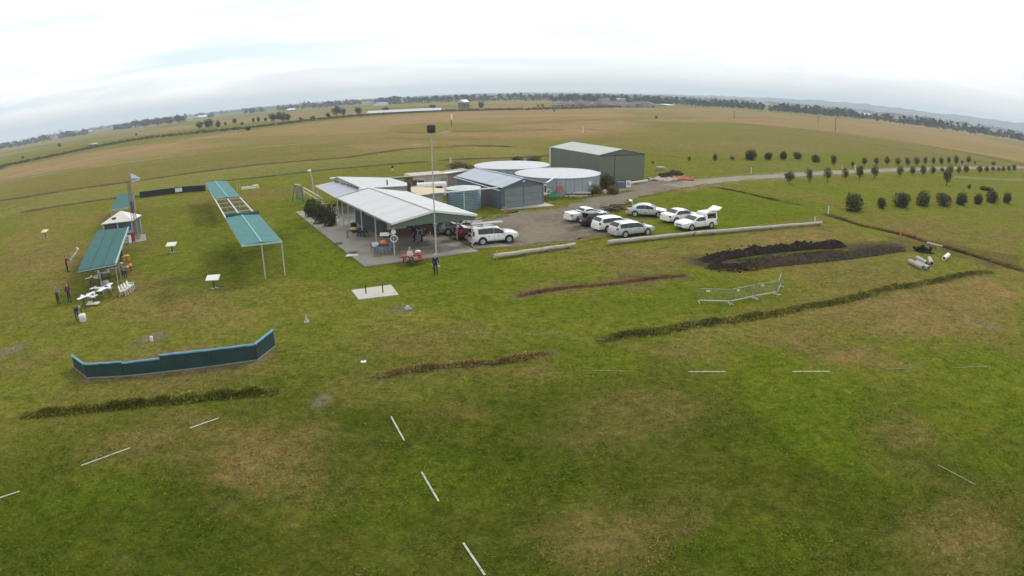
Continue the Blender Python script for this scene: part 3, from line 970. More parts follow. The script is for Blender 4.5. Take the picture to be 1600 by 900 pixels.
obj('verandah_gutter', MB().bar(l0 - Vector((0.05, 0.03, 0.04)), l1 - Vector((0.05, 0.03, 0.04)), 0.12, 0.14), YELLOW_TIMBER, club, world=True)
for f in (0.03, 0.35, 0.67, 0.97):
    p = lerp(l0, l1, f) + (l3 - l0).normalized() * 0.2
    obj('verandah_post', MB().bar(at_z(p, 0), at_z(p, 2.4), 0.09), YELLOW_TIMBER, club, world=True)
ws = [(lerp(l3, l2, f), lerp(l3, l2, f + 0.17)) for f in (0.05, 0.28, 0.51, 0.74)]
for a, b_ in ws:
    n_ = -(l2 - l3).cross(Vector((0, 0, 1))).normalized()
    o = obj('highlight_window', MB().panel(a, b_, 2.98, 3.22, 0.06), GLASS, club, world=True)
dw = [lerp(BL, FL, f) + (cr.normalized()) * 1.9 for f in (0.02, 0.56)]
obj('front_wall', MB().panel(dw[0], dw[1], 0.1, 2.9, 0.12), DARK_WALL, club, world=True)
for f in (0.08, 0.40, 0.66):
    a = lerp(dw[0], dw[1], f)
    b_ = lerp(dw[0], dw[1], f + 0.22)
    off = -cr.normalized() * 0.09
    obj('notice_panel', MB().panel(a + off, b_ + off, 1.7, 2.45, 0.05), mat('grey_notice_board', (0.30, 0.30, 0.29), 0.7), club, world=True)
e0 = dw[1]
e1 = e0 + cr.normalized() * 5.4
obj('brick_wall', MB().panel(e0, e1, 0.1, 2.9, 0.12), BROWN_BRICK, club, world=True)
off = (FL - BL).normalized() * 0.09
for f0, f1, z0, z1, m_ in ((0.06, 0.42, 0.9, 2.0, CREAM), (0.5, 0.66, 0.12, 2.1, DARK_WALL), (0.72, 0.95, 1.0, 2.0, GLASS)):
    obj('window' if m_ is GLASS else ('door' if z0 < 0.5 else 'servery_shutter'), MB().panel(lerp(e0, e1, f0) + off, lerp(e0, e1, f1) + off, z0, z1, 0.05), m_, club, world=True)
p = G(566, 295, 3.3)
obj('corner_vent', MB().box(p + Vector((0.1, -0.3, -0.15)), (0.9, 0.5, 0.55), rad(26)), TRIM, club, world=True)
p = G(605, 288, 3.4)
obj('flue', MB().tube([p + Vector((0, 0, -0.1)), p + Vector((0, 0, 0.55))], 0.09), DARK_STEEL, club, world=True)
p = G(639, 292, 3.2)
obj('flue', MB().tube([p + Vector((0, 0, -0.6)), p + Vector((0, 0, 0.55))], 0.22), DARK_STEEL, club, world=True)
p = G(520, 281, 3.1)
obj('dish', MB().lathe(p, [(0.02, 0), (0.3, 0.08), (0.45, 0.3), (0.40, 0.30), (0.02, 0.06)], 12), TRIM, club, world=True)

# ---- long beige site building with a white roof edge
sz = 2.75
q0, q1 = G(597, 277.5, sz), G(699.5, 270, sz)
q2 = G(746, 262.5, sz)
hut2 = thing('site_building', 'long beige panelled site building with thin white roof between clubhouse and blue grey shed', 'building', flat(q1))
bk = Vector((-math.sin(rad(28)), math.cos(rad(28)), 0)) * 4.0
mid = G(645, 274, sz)
obj('wall', MB().prism([at_z(p, 0) for p in (mid, q1, q1 + bk, mid + bk)], [at_z(p, sz - 0.1) for p in (mid, q1, q1 + bk, mid + bk)]), BEIGE, hut2, world=True)
rv = mat('brown_grey_panel', (0.27, 0.235, 0.20), 0.7)
obj('end_wall', MB().prism([at_z(p, 0) for p in (q1 + bk * 0.02, lerp(q1, q2, 0.8) + bk * 0.1, lerp(q1, q2, 0.8) + bk * 0.9, q1 + bk * 0.9)], [at_z(p, sz - 0.2) for p in (q1 + bk * 0.02, lerp(q1, q2, 0.8) + bk * 0.1, lerp(q1, q2, 0.8) + bk * 0.9, q1 + bk * 0.9)]), rv, hut2, world=True)
fr_ = -bk.normalized()
obj('roof', MB().slab([q0 + fr_ * 0.3, lerp(q1, q0, 0.0) + fr_ * 0.3, q2 + fr_ * 0.2, q2 + bk * 0.5 - Vector((0, 0, .35)), q1 + bk + Vector((1, 0.4, -.85)), q0 + bk - Vector((0, 0, .85))], 0.12), mat('white_roof_edge', (0.66, 0.66, 0.63), 0.5), hut2, world=True)
for x0, x1, y0, y1, m_ in ((651, 662, 281, 287.5, GLASS), (632, 643, 275.5, 279, DARK_WALL), (689, 697, 279, 284, rv)):
    a, b_ = G(x0, y0, 2.0), G(x1, y0 - 0.8, 2.0)
    f0 = (flat(a) - flat(mid)).dot((flat(q1) - flat(mid)).normalized())
    f1 = (flat(b_) - flat(mid)).dot((flat(q1) - flat(mid)).normalized())
    d_ = (flat(q1) - flat(mid)).normalized()
    fr = obj('window', MB().panel(flat(mid) + d_ * f0 + fr_ * 0.03, flat(mid) + d_ * f1 + fr_ * 0.03, 1.35, 2.05, 0.07), TRIM if m_ is GLASS else m_, hut2, world=True)
    if m_ is GLASS:
        obj('pane', MB().panel(flat(mid) + d_ * (f0 + 0.07) + fr_ * 0.05, flat(mid) + d_ * (f1 - 0.07) + fr_ * 0.05, 1.42, 1.98, 0.06), GLASS, fr, world=True)

# tan annex and small white-roofed bay beside it
ann = thing('tan_roofed_annex', 'low annex with flat tan roof tucked between pavilion roof and beige building', 'annex', flat(G(660, 303, 2.3)))
ap = [G(628, 293, 2.3), G(655, 305, 2.3), G(672, 303, 2.3), G(697, 299, 2.3), G(694, 294.5, 2.3), G(650, 291.5, 2.3)]
obj('roof', MB().slab(ap, 0.1), TAN_ROOF, ann, world=True)
wp = [inw(p, G(662, 298, 2.3), 0.35) for p in ap]
obj('wall', MB().prism([at_z(p, 0) for p in wp], [at_z(p, 2.19) for p in wp]), BEIGE, ann, world=True)
van = thing('caravan', 'cream caravan with rounded white roof parked against the beige building', 'caravan', flat(G(676, 300, 0)))
c0, c1 = G(652, 290, 2.0), G(698, 287.5, 2.0)
dd = (c1 - c0).normalized()
nb = Vector((-dd.y, dd.x, 0)) * 1.9
prof = [(0.0, 0.5), (0.0, 1.75), (0.25, 2.1), (0.6, 2.22), (1.3, 2.22), (1.65, 2.1), (1.9, 1.75), (1.9, 0.5)]
nrm = nb.normalized()
vs = [flat(c0) + nrm * a + Vector((0, 0, z)) for a, z in prof] + [flat(c1) + nrm * a + Vector((0, 0, z)) for a, z in prof]
k = len(prof)
mb = MB().add(vs, [(i, (i + 1) % k, k + (i + 1) % k, k + i) for i in range(k)] + [tuple(range(k))[::-1], tuple(range(k, 2 * k))])
obj('body', mb, mat('cream_caravan_paint', (0.60, 0.56, 0.50), 0.45), van, world=True, smooth=True)
for f in (0.12, 0.62):
    obj('window', MB().panel(flat(lerp(c0, c1, f)) - nrm * 0.01, flat(lerp(c0, c1, f + 0.22)) - nrm * 0.01, 1.25, 1.75, 0.04), GLASS, van, world=True)
for f in (0.4, 0.55):
    p = flat(lerp(c0, c1, f)) + nrm * 0.25 + Vector((0, 0, 0.33))
    obj('wheel', MB().tube([p - nrm * 0.1, p + nrm * 0.1], 0.33, 14), TYRE, van, world=True)
pan = [G(669, 319.5, 2.0), G(692.5, 325, 2.0), G(694, 322, 2.0), G(673, 313.5, 2.0)]
sa = thing('small_awning', 'small bright white sheet awning beside the edge of the pavilion roof', 'awning', flat(pan[0]))
obj('awning_sheet', MB().slab(pan, 0.05), TRIM, sa, world=True)
for p in (pan[0], pan[1], pan[2], pan[3]):
    q = inw(p, lerp(pan[0], pan[2], 0.5), 0.15)
    obj('awning_post', MB().bar(at_z(q, 0), at_z(q, 1.96), 0.06), GALV, sa, world=True)

# ---- faded blue corrugated rain tank
c_ = (G(698.5, 325) + G(750.5, 328)) / 2 + Vector((0, 0.6, 0))
rt = 2.12
prof = [(rt, 0.0)]
for i in range(11):
    z = 0.06 + i * 0.225
    prof += [(rt - 0.08, z), (rt - 0.05, z + 0.08), (rt + 0.06, z + 0.15)]
prof += [(rt, 2.52), (rt + 0.05, 2.55)]
tk = thing('rainwater_tank', 'faded blue corrugated rainwater tank beside the pavilion', 'water tank', flat(c_))
obj('tank_wall', MB().lathe((0, 0, 0), prof, 40), TANK_BLUE, tk)
obj('tank_lid', MB().lathe((0, 0, 2.552), [(rt + 0.06, 0), (rt * 0.55, 0.16), (0.3, 0.28), (0.05, 0.3)], 40), mat('dusty_tank_lid', (0.42, 0.46, 0.47), 0.6, 0.1, 0.15, 1.0, dirt=((0.55, 0.56, 0.55), 1.2, 0.5, 0.6)), tk)
a_ = math.atan2(-c_.y, -c_.x) + 0.03
obj('overflow_pipe', MB().tube([(math.cos(a_) * (rt + 0.1), math.sin(a_) * (rt + 0.1), z) for z in (0.05, 2.5)], 0.06), PVC, tk)

# ---- blue grey gabled shed
ez2 = 2.75
f0, f1, b0 = G(783.5, 293.5, ez2), G(852.5, 285.8, ez2), G(711.5, 275, ez2)
b1 = b0 + (f1 - f0)
aF2, aB2 = at_z((f0 + f1) / 2, 3.62), at_z((b0 + b1) / 2, 3.62)
sh = thing('gabled_workshop', 'blue grey workshop with low gabled roof and two wide grey doors', 'shed', flat(aF2))
inn2 = (aB2 - aF2).normalized()
cx = (f1 - f0).normalized()
i0, i1, j0, j1 = f0 + inn2 * 0.25 + cx * 0.15, f1 + inn2 * 0.25 - cx * 0.15, b0 - inn2 * 0.2 + cx * 0.15, b1 - inn2 * 0.2 - cx * 0.15
pr = lambda a, b_: [at_z(a, 0), at_z(b_, 0), at_z(b_, ez2 - 0.06), at_z((a + b_) / 2, 3.5), at_z(a, ez2 - 0.06)]
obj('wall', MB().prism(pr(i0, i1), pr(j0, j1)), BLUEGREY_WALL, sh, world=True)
th = Vector((0, 0, 0.07))
for a, b_, c2_, d2_ in ((f0, aF2, aB2, b0), (aF2, f1, b1, aB2)):
    obj('roof_slope', MB().prism([a - th, b_ - th, c2_ - th, d2_ - th], [a, b_, c2_, d2_]), BLUEGREY_ROOF, sh, world=True)
obj('ridge_cap', MB().bar(aF2 + Vector((0, 0, 0.02)), aB2 + Vector((0, 0, 0.02)), 0.3, 0.05), BLUEGREY_ROOF, sh, world=True)
for a, b_, s_ in ((f0, b0, -1), (f1, b1, 1)):
    obj('gutter', MB().bar(a + cx * 0.08 * s_ - Vector((0, 0, 0.05)), b_ + cx * 0.08 * s_ - Vector((0, 0, 0.05)), 0.12, 0.13), DARK_STEEL, sh, world=True)
obj('side_pipe', MB().tube([f0 - cx * 0.25 - Vector((0, 0, 0.33)), b0 - cx * 0.25 - Vector((0, 0, 0.1))], 0.06), PVC, sh, world=True)
dl = (i1 - i0).length
for s0, s1 in ((0.06, 0.495), (0.515, 0.95)):
    a, b_ = lerp(i0, i1, s0) - inn2 * 0.05, lerp(i0, i1, s1) - inn2 * 0.05
    d = obj('door', MB().panel(a, b_, 0.12, 2.5, 0.07), BLUEGREY_DOOR, sh, world=True)
    for zz in (0.85, 1.65):
        obj('door_rail', MB().panel(a - inn2 * 0.05, b_ - inn2 * 0.05, zz, zz + 0.03, 0.03), BLUEGREY_WALL, d, world=True)
obj('door_post', MB().panel(lerp(i0, i1, 0.496) - inn2 * 0.07, lerp(i0, i1, 0.514) - inn2 * 0.07, 0.12, 2.55, 0.09), BLUEGREY_WALL, sh, world=True)
obj('gable_lamp', MB().box(lerp(i0, i1, 0.5) - inn2 * 0.12 + Vector((0, 0, 0.52)), (0.35, 0.25, 0.14), rad(26)), TRIM, sh, world=True)
cs_ = [G(741, 389), G(802, 384.5), G(775, 379), G(734, 381)]
obj('concrete_strip', MB().slab([p + Vector((0, 0, 0.045)) for p in cs_], 0.2), CONCRETE)['kind'] = 'structure'
ap = [G(783, 329), G(866, 322), G(851, 317), G(781, 324)]
obj('concrete_apron', MB().slab([p + Vector((0, 0, 0.09)) for p in ap], 0.2), CONCRETE_PALE)['kind'] = 'structure'

# white pipe that carries rain from the shed to the tanks
pp = [G(672, 302, 2.62), G(700, 300.5, 2.72), G(752, 295.5, 2.72), G(783, 293, 2.66), G(852, 286, 2.66), G(855, 285, 2.7), G(868.5, 275.8, 2.75)]
solo('overhead_rain_pipe', MB().tube([p - pp[3] for p in pp], 0.085, 8), PVC, 'long white plastic pipe running from pavilion over blue tank and along workshop front', 'pipe', pp[3], smooth=True)
p = G(869.5, 304.5)
dpipe = thing('downpipe', 'upright white downpipe against the front of the nearer big round tank', 'pipe', p)
obj('pipe', MB().tube([(0, 0, 0), (0, 0, 2.45)], 0.11), PVC, dpipe)
obj('bracket', MB().box((0, 0.12, 1.5), (0.32, 0.1, 0.12)), PVC, dpipe)
p = G(852, 317.5)
sg = thing('framed_sign', 'narrow white framed sign with dark panel standing at the right corner of the workshop', 'sign', p, rad(20))
obj('post', MB().bar((0, 0, 0), (0, 0, 1.1), 0.07), DARK_STEEL, sg)
obj('sign_board', MB().box((0, 0, 1.75), (0.42, 0.05, 1.35)), TRIM, sg)
obj('sign_print', MB().box((0, -0.035, 1.85), (0.24, 0.012, 0.85)), BLACK, sg)
p = G(864, 312.5)
wb = thing('bench', 'bright green slatted bench between workshop and round tank', 'bench', p, rad(24))
for i in range(3):
    obj('seat_slat', MB().box((0, -0.15 + i * 0.16, 0.50), (1.35, 0.13, 0.05)), GREEN_PAINT, wb)
    obj('back_slat', MB().box((0, 0.30, 0.66 + i * 0.16), (1.35, 0.04, 0.13)), GREEN_PAINT, wb)
for s_ in (-0.55, 0.55):
    obj('leg', MB().bar((s_, -0.2, 0), (s_, -0.12, 0.48), 0.06).bar((s_, 0.32, 0), (s_, 0.30, 0.98), 0.06), GREEN_PAINT, wb)
p = G(875.5, 308)
pk = thing('round_red_sign', 'faded red round sign on a short post in front of the zinc tank wall', 'sign', p)
obj('post', MB().bar((0, 0, 0), (0, 0, 0.9), 0.07), LOG, pk)
obj('sign_disc', MB().tube([(0, -0.03, 1.15), (0, 0.03, 1.15)], 0.42, 16), PINK, pk)
obj('brace', MB().bar((0.05, 0, 0.1), (0.5, 0, 0.75), 0.06), LOG, pk)
p = G(858, 316)
hose = MB().tube([(0.3 * math.cos(a * 0.5), 0.05, 1.4 + 0.3 * math.sin(a * 0.5)) for a in range(14)], 0.05, 6, cap=True)
solo('hose_coil', hose, PLASTIC_W, 'pale coiled hose hanging beside the framed sign at the workshop corner', 'hose', p, rad(20))


# ---- two large round tanks with white roofs
def round_tank(label, L_, R_, F_, z, nc=30, hatch=None):
    pl, pr_ = G(*L_, z), G(*R_, z)
    c = (pl + pr_) / 2
    r = (pl - pr_).length / 2
    c = flat(c)
    t_ = thing('round_tank', label, 'water tank', c, 0, 'big round tanks with white roofs')
    n_ = nc
    for i in range(n_):
        a0, a1 = 2 * math.pi * (i + 0.015) / n_, 2 * math.pi * (i + 0.985) / n_
        pts = [(r * 0.985 * math.cos(a0 + (a1 - a0) * j / 4), r * 0.985 * math.sin(a0 + (a1 - a0) * j / 4)) for j in range(5)]
        pin = [(x * 0.99, y * 0.99) for x, y in pts]
        out = pts + pin[::-1]
        k = 1 + 0.004 * math.sin(i * 7.3)
        obj('wall_panel', MB().prism([(x * k, y * k, 0) for x, y in out], [(x * k, y * k, z - 0.08) for x, y in out]), TANK_WALL, t_)
    prof = [(r * 0.94, z - 0.12), (r * 1.006, z - 0.10), (r * 1.006, z), (r * 0.5, z + 0.16), (0.05, z + 0.26)]
    obj('roof', MB().lathe((0, 0, 0), prof, 56), TANK_LID, t_, smooth=True)
    obj('lower_shell', MB().lathe((0, 0, 0), [(r * 0.965, 0), (r * 0.965, z - 0.13)], 40), mat('dark_tank_joint', (0.10, 0.11, 0.12), 0.7), t_)
    return t_, c, r


t2, t2c, t2r = round_tank('nearer of two big round tanks, zinc panelled wall under a white roof', (805, 269.5), (938, 270.5), None, 2.55)
t1, t1c, t1r = round_tank('farther of two big round tanks, half hidden behind the workshop roof', (741, 258), (859, 257), None, 2.55)
for dx, hz_ in ((0.0, 1.65), (0.15, 0.75)):
    d_ = (G(905, 302) - t2c)
    d_.z = 0
    d_.normalize()
    n_ = Vector((-d_.y, d_.x, 0))
    p = d_ * t2r * 1.0 + n_ * dx * 2 + Vector((0, 0, hz_))
    obj('access_plate', MB().tube([p - d_ * 0.05, p + d_ * 0.03], 0.30, 14) if hz_ > 1 else MB().box(p, (0.7, 0.7, 0.6), math.atan2(d_.y, d_.x)), TRIM if hz_ > 1 else TANK_WALL, t2)

# ---- tall machinery shed
ezs = 4.45
m0, m1, n0 = G(936, 242, ezs), G(1008.5, 239.5, ezs), G(859.5, 229.5, ezs)
n1 = n0 + (m1 - m0)
aF3, aB3 = at_z((m0 + m1) / 2, 5.25), at_z((n0 + n1) / 2, 5.25)
big = thing('machinery_shed', 'tall olive grey machinery shed with pale gabled roof behind the round tanks', 'shed', flat(aF3))
e3 = (aB3 - aF3).normalized()
c3 = (m1 - m0).normalized()
pr = lambda a, b_: [at_z(a, 0), at_z(b_, 0), at_z(b_, ezs - 0.06), at_z((a + b_) / 2, 5.17), at_z(a, ezs - 0.06)]
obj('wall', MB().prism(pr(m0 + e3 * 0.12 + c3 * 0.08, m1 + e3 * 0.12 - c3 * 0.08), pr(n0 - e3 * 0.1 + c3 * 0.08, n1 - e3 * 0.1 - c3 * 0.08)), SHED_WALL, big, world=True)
th = Vector((0, 0, 0.08))
for a, b_, c2_, d2_ in ((m0, aF3, aB3, n0), (aF3, m1, n1, aB3)):
    obj('roof_slope', MB().prism([a - th, b_ - th, c2_ - th, d2_ - th], [a, b_, c2_, d2_]), SHED_ROOF, big, world=True)
for f0_, f1_ in ((0.012, 0.325), (0.34, 0.985)):
    a, b_ = lerp(m0, m1, f0_) + e3 * 0.06, lerp(m0, m1, f1_) + e3 * 0.06
    obj('sliding_door', MB().panel(a, b_, 0.1, ezs - 0.25, 0.08), mat('olive_door_sheet', (0.140, 0.160, 0.120), 0.6, 0, 0.07, 0.5), big, world=True)
obj('door_track', MB().panel(lerp(m0, m1, 0.01) + e3 * 0.04, lerp(m0, m1, 0.99) + e3 * 0.04, ezs - 0.22, ezs - 0.10, 0.14), mat('dark_track', (0.07, 0.08, 0.065), 0.6), big, world=True)
obj('corner_flashing', MB().bar(at_z(n0 - c3 * 0.02, 0), at_z(n0 - c3 * 0.02, ezs - 0.1), 0.22), TRIM, big, world=True)
obj('door_bolt', MB().box(at_z(lerp(m0, m1, 0.02), 1.6) - e3 * 0.03, (0.3, 0.12, 0.3), rad(26)), TRIM, big, world=True)
a, b_ = G(984, 285.5, 0.35), G(1012, 281.5, 0.35)
o = solo('white_beam', MB().bar(Vector((0, 0, 0)), b_ - a, 0.22), TRIM, 'long white beam lying on blocks along the foot of the machinery shed', 'beam', a)
for f in (0.1, 0.9):
    obj('block', MB().box((b_ - a) * f + Vector((0, 0, -0.23)), (0.3, 0.3, 0.24)), CONCRETE_PALE, o)
p = G(979, 293)
sb = thing('sign_cabinet', 'dark cabinet with a white sign on its face by the machinery shed corner', 'cabinet', p, rad(18))
obj('cabinet_body', MB().box((-0.75, 0.45, 0.42), (1.3, 0.8, 0.84)), BLUEGREY_WALL, sb)
obj('sign_board', MB().box((0.32, 0, 0.55), (0.78, 0.06, 1.05)), TRIM, sb)
obj('sign_print', MB().box((0.2, -0.036, 0.62), (0.16, 0.012, 0.4)).box((0.45, -0.036, 0.5), (0.25, 0.012, 0.1)), BLACK, sb)

# ---- control hut and its small slab
z_ = 2.35
hp = [G(157, 351.5, z_), G(181, 349.5, z_), G(207.5, 345, z_), G(206, 338, z_)]
hut = thing('control_hut', 'small open fronted white roofed control hut with blue posts on a concrete pad', 'hut', flat(G(190, 372)))
hA, hB = G(157.5, 350.5, z_), G(207.5, 344.5, z_)
dx_ = (hB - hA).normalized()
nx_ = Vector((-dx_.y, dx_.x, 0)) * 3.6
top_ = at_z((hA + hB) / 2 + nx_ / 2, 3.45)
rf = [hA, hB, hB + nx_, hA + nx_]
for i in range(4):
    a, b_ = rf[i], rf[(i + 1) % 4]
    t_ = Vector((0, 0, 0.06))
    obj('roof_slope', MB().prism([a - t_, b_ - t_, top_ - t_], [a, b_, top_]), mat('cream_white_roof', (0.62, 0.60, 0.55), 0.5, 0, 0.06, 1.0), hut, world=True)
for p, q in ((0.06, 0.05), (0.94, 0.05), (0.94, 0.92), (0.06, 0.92), (0.5, 0.05)):
    c = hA + dx_ * (hB - hA).length * p + nx_ * q
    obj('hut_post', MB().bar(at_z(c, 0.1), at_z(c, 2.4), 0.14), mat('pale_blue_post_paint', (0.33, 0.42, 0.47), 0.6), hut, world=True)
ln = (hB - hA).length
gp = lambda p, q: hA + dx_ * ln * p + nx_ * q
obj('rear_wall', MB().panel(gp(0.06, 0.9), gp(0.94, 0.9), 0.1, 2.3, 0.08), mat('pale_blue_wall_paint', (0.30, 0.36, 0.40), 0.6), hut, world=True)
obj('side_wall', MB().panel(gp(0.055, 0.1), gp(0.055, 0.9), 0.1, 2.3, 0.08), mat('pale_blue_wall_paint', (0.30, 0.36, 0.40), 0.6), hut, world=True)
obj('shutter', MB().panel(gp(0.12, 0.045), gp(0.44, 0.045), 1.35, 2.2, 0.06), mat('dark_shutter', (0.07, 0.05, 0.05), 0.7), hut, world=True)
obj('counter', MB().panel(gp(0.1, 0.045), gp(0.9, 0.045), 0.15, 1.2, 0.07), mat('pale_blue_wall_paint', (0.30, 0.36, 0.40), 0.6), hut, world=True)
obj('roof_vent', MB().box(G(178, 341.5, 2.95), (0.5, 0.3, 0.22)), DARK_STEEL, hut, world=True)
obj('roof_vent', MB().box(G(167.5, 343, 2.6), (0.5, 0.2, 0.15)), DARK_STEEL, hut, world=True)
pad = [G(184, 384), G(229, 376.5), G(227.5, 366.5), G(205, 368), G(165, 372)]
obj('hut_pad', MB().slab([p + Vector((0, 0, 0.09)) for p in pad], 0.2), CONCRETE)['kind'] = 'structure'
p = G(206.5, 379)
fz = thing('red_locker', 'dark red locker standing on the pad beside the control hut', 'locker', p + Vector((0, 0, 0.09)), rad(-10))
obj('locker_body', MB().box((0, 0, 0.55), (0.62, 0.6, 1.1)), DARK_RED, fz)
obj('locker_door', MB().box((0, -0.315, 0.55), (0.54, 0.03, 1.0)), DARK_RED, fz)
obj('handle', MB().box((0.2, -0.34, 0.6), (0.04, 0.03, 0.16)), GALV, fz)
p = G(197, 381)
fr2 = thing('white_shelf_unit', 'white shelf unit on the pad to the left of the red locker', 'shelf', p + Vector((0, 0, 0.09)), rad(-10))
obj('side_board', MB().box((-0.75, 0, 0.45), (0.05, 0.55, 0.9)), PLASTIC_W, fr2)
obj('side_board', MB().box((0.75, 0, 0.45), (0.05, 0.55, 0.9)), PLASTIC_W, fr2)
for i in range(3):
    obj('shelf', MB().box((0, 0, 0.08 + 0.39 * i), (1.45, 0.53, 0.04)), PLASTIC_W, fr2)
obj('front_panel', MB().box((-0.36, -0.27, 0.46), (0.7, 0.03, 0.72)), PLASTIC_W, fr2)

# ---- lattice mast with windsock board
lb = G(215, 375)
lm = thing('lattice_mast', 'brown lattice mast with a red section rising beside the control hut', 'mast', lb + Vector((0, 0, 0.09)))
H_ = 7.1
w0 = 0.26
cs = [(-w0, -w0), (w0, -w0), (w0, w0), (-w0, w0)]
for x, y in cs:
    obj('mast_rail', MB().bar((x, y, 0), (x * 0.6 - 0.25, y * 0.6, H_), 0.05), mat('brown_mast_paint', (0.20, 0.15, 0.09), 0.7), lm)
mbl = MB()
for i in range(18):
    z0, z1 = H_ * i / 18, H_ * (i + 1) / 18
    for j in range(4):
        f0, f1 = z0 / H_, z1 / H_
        a, b_ = cs[j], cs[(j + 1) % 4]
        mbl.bar((a[0] * (1 - .4 * f0) - .25 * f0, a[1] * (1 - .4 * f0), z0), (b_[0] * (1 - .4 * f1) - .25 * f1, b_[1] * (1 - .4 * f1), z1), 0.022)
obj('lattice_braces', mbl, mat('brown_mast_paint', (0.20, 0.15, 0.09), 0.7), lm)
obj('red_section', MB().box((-0.12, 0, 3.9), (0.3, 0.3, 1.4)), mat('dull_red_mast_paint', (0.16, 0.05, 0.04), 0.7), lm)
wsk = thing('wind_flag', 'white triangular wind flag on a thin pole above the control hut', 'flag', G(217.5, 375))
obj('pole', MB().tube([(0, 0, 0), (-0.05, 0, 8.05)], 0.05, 6), GALV, wsk)
mb = MB()
fw, n_ = 1.25, 6
up, lo = [], []
for i in range(n_ + 1):
    f = i / n_
    y = 0.12 * math.sin(f * 5.5)
    up.append(Vector((-0.03 + fw * f, y, 8.0 - 0.52 * f)))
    lo.append(Vector((0.06 + (fw - 0.1) * f, y, 6.95 + 0.18 * f)))
tk_ = Vector((0, 0.015, 0))
mb.add([p - tk_ for p in up + lo] + [p + tk_ for p in up + lo], [(i, i + 1, n_ + 2 + i, n_ + 1 + i) for i in range(n_)] + [(2 * n_ + 2 + i, 3 * n_ + 3 + i, 3 * n_ + 4 + i, 2 * n_ + 3 + i) for i in range(n_)])
obj('flag_cloth', mb, mat('white_flag_cloth', (0.66, 0.70, 0.76), 0.8), wsk, smooth=True)
obj('flag_band', MB().box((0.62, 0.02, 7.35), (1.1, 0.32, 0.16)), mat('blue_grey_band', (0.34, 0.40, 0.52), 0.8), wsk)

# ---- shade canopies
def canopy(label, cols, z, posts, m_, ridge=0.0, edge=None, seams=0):
    """cols: roof sections, each four world corners (front-left, front-right, back-right, back-left)"""
    base = flat(cols[0][0])
    t_ = thing('shade_canopy', label, 'canopy', base, 0, 'green shade cloth canopies')
    return t_


cz = 3.0
FLc, FRc = G(377, 383.5, cz), G(441, 376.5, cz)
mFL, mFR = G(352, 340, cz), G(404, 334.5, cz)
fFL, fFR = G(336, 311, cz), G(376, 307.5, cz)
kBL, kBR = G(320, 285, cz), G(353, 282.5, cz)
cc_ = thing('shade_canopy', 'long teal shade canopy with bare frame gap in the middle, on tall pale posts', 'canopy', flat(FLc), 0, 'green shade cloth canopies')
for (a, b_, c2_, d2_) in ((FLc, FRc, mFR, mFL), (fFL, fFR, kBR, kBL)):
    nu, nv = 8, 10
    vs, fs = [], []
    for j in range(nv + 1):
        for i in range(nu + 1):
            u, v = i / nu, j / nv
            p = lerp(lerp(a, b_, u), lerp(d2_, c2_, u), v)
            p.z += 0.10 - 0.10 * abs(u - 0.5) * 2 - 0.05 * math.sin(math.pi * v * 3) ** 2 * math.sin(math.pi * u * 2) ** 2
            vs.append(p)
    for j in range(nv):
        for i in range(nu):
            fs.append((j * (nu + 1) + i, j * (nu + 1) + i + 1, (j + 1) * (nu + 1) + i + 1, (j + 1) * (nu + 1) + i))
    k = len(vs)
    vs2 = vs + [p - Vector((0, 0, 0.02)) for p in vs]
    fs2 = fs + [tuple(q + k for q in f[::-1]) for f in fs]
    obj('roof_cloth', MB().add(vs2, fs2), SHADE_PALE, cc_, world=True, smooth=True)
    obj('centre_seam', MB().bar(lerp(a, b_, 0.5) + Vector((0, 0, 0.12)), lerp(d2_, c2_, 0.5) + Vector((0, 0, 0.12)), 0.16, 0.04), mat('pale_seam_cloth', (0.17, 0.36, 0.37), 0.85), cc_, world=True)
for a, b_ in ((FLc, kBL), (FRc, kBR), (lerp(FLc, FRc, .5), lerp(kBL, kBR, .5))):
    ins = (lerp(FLc, FRc, .5) - FLc).normalized() * (.1 if a is FLc else (-.1 if a is FRc else 0))
    obj('long_rail', MB().bar(a + ins - Vector((0, 0, 0.10)), b_ + ins - Vector((0, 0, 0.10)), 0.13), mat('pale_rail_paint', (0.52, 0.53, 0.50), 0.5), cc_, world=True)
for f in (0.02, 0.25, 0.5, 0.75, 0.97):
    a, b_ = lerp(mFL, fFL, f), lerp(mFR, fFR, f)
    obj('cross_rail', MB().bar(a - Vector((0, 0, 0.10)), b_ - Vector((0, 0, 0.10)), 0.11), mat('grey_cross_rail', (0.34, 0.33, 0.28), 0.7), cc_, world=True)
for f in (0.15, 0.38, 0.62, 0.85):
    a, b_ = lerp(mFL, fFL, f), lerp(mFR, fFR, f)
    obj('purlin', MB().bar(a - Vector((0, 0, 0.10)), b_ - Vector((0, 0, 0.10)), 0.09), mat('brown_grey_purlin', (0.13, 0.115, 0.09), 0.7), cc_, world=True)
obj('rolled_cloth', MB().tube([lerp(mFL, mFR, f) + Vector((0, 0.25, 0.05 + 0.03 * math.sin(f * 9))) for f in [i / 8 for i in range(9)]], 0.26, 8), SHADE_DARK, cc_, world=True, smooth=True)
obj('front_hem', MB().bar(FLc - Vector((0, 0, 0.06)), FRc - Vector((0, 0, 0.06)), 0.10, 0.14), mat('pale_hem', (0.40, 0.50, 0.51), 0.7), cc_, world=True)
fl_, fr_2 = G(415, 435), G(445.5, 430.5)
cdir = (kBL - FLc).normalized()
tops = [(fl_, cz), (fr_2, cz)]
for f in (0.30, 0.62, 0.97):
    tops += [(flat(lerp(FLc, kBL, f)) + (FRc - FLc) * 0.5, cz), (flat(lerp(FRc, kBR, f)) - (FRc - FLc) * 0.03, cz)]
for p, z in tops:
    obj('post', MB().tube([at_z(p, 0), at_z(p, z - 0.05)], 0.06, 8), PALE_STEEL, cc_, world=True)

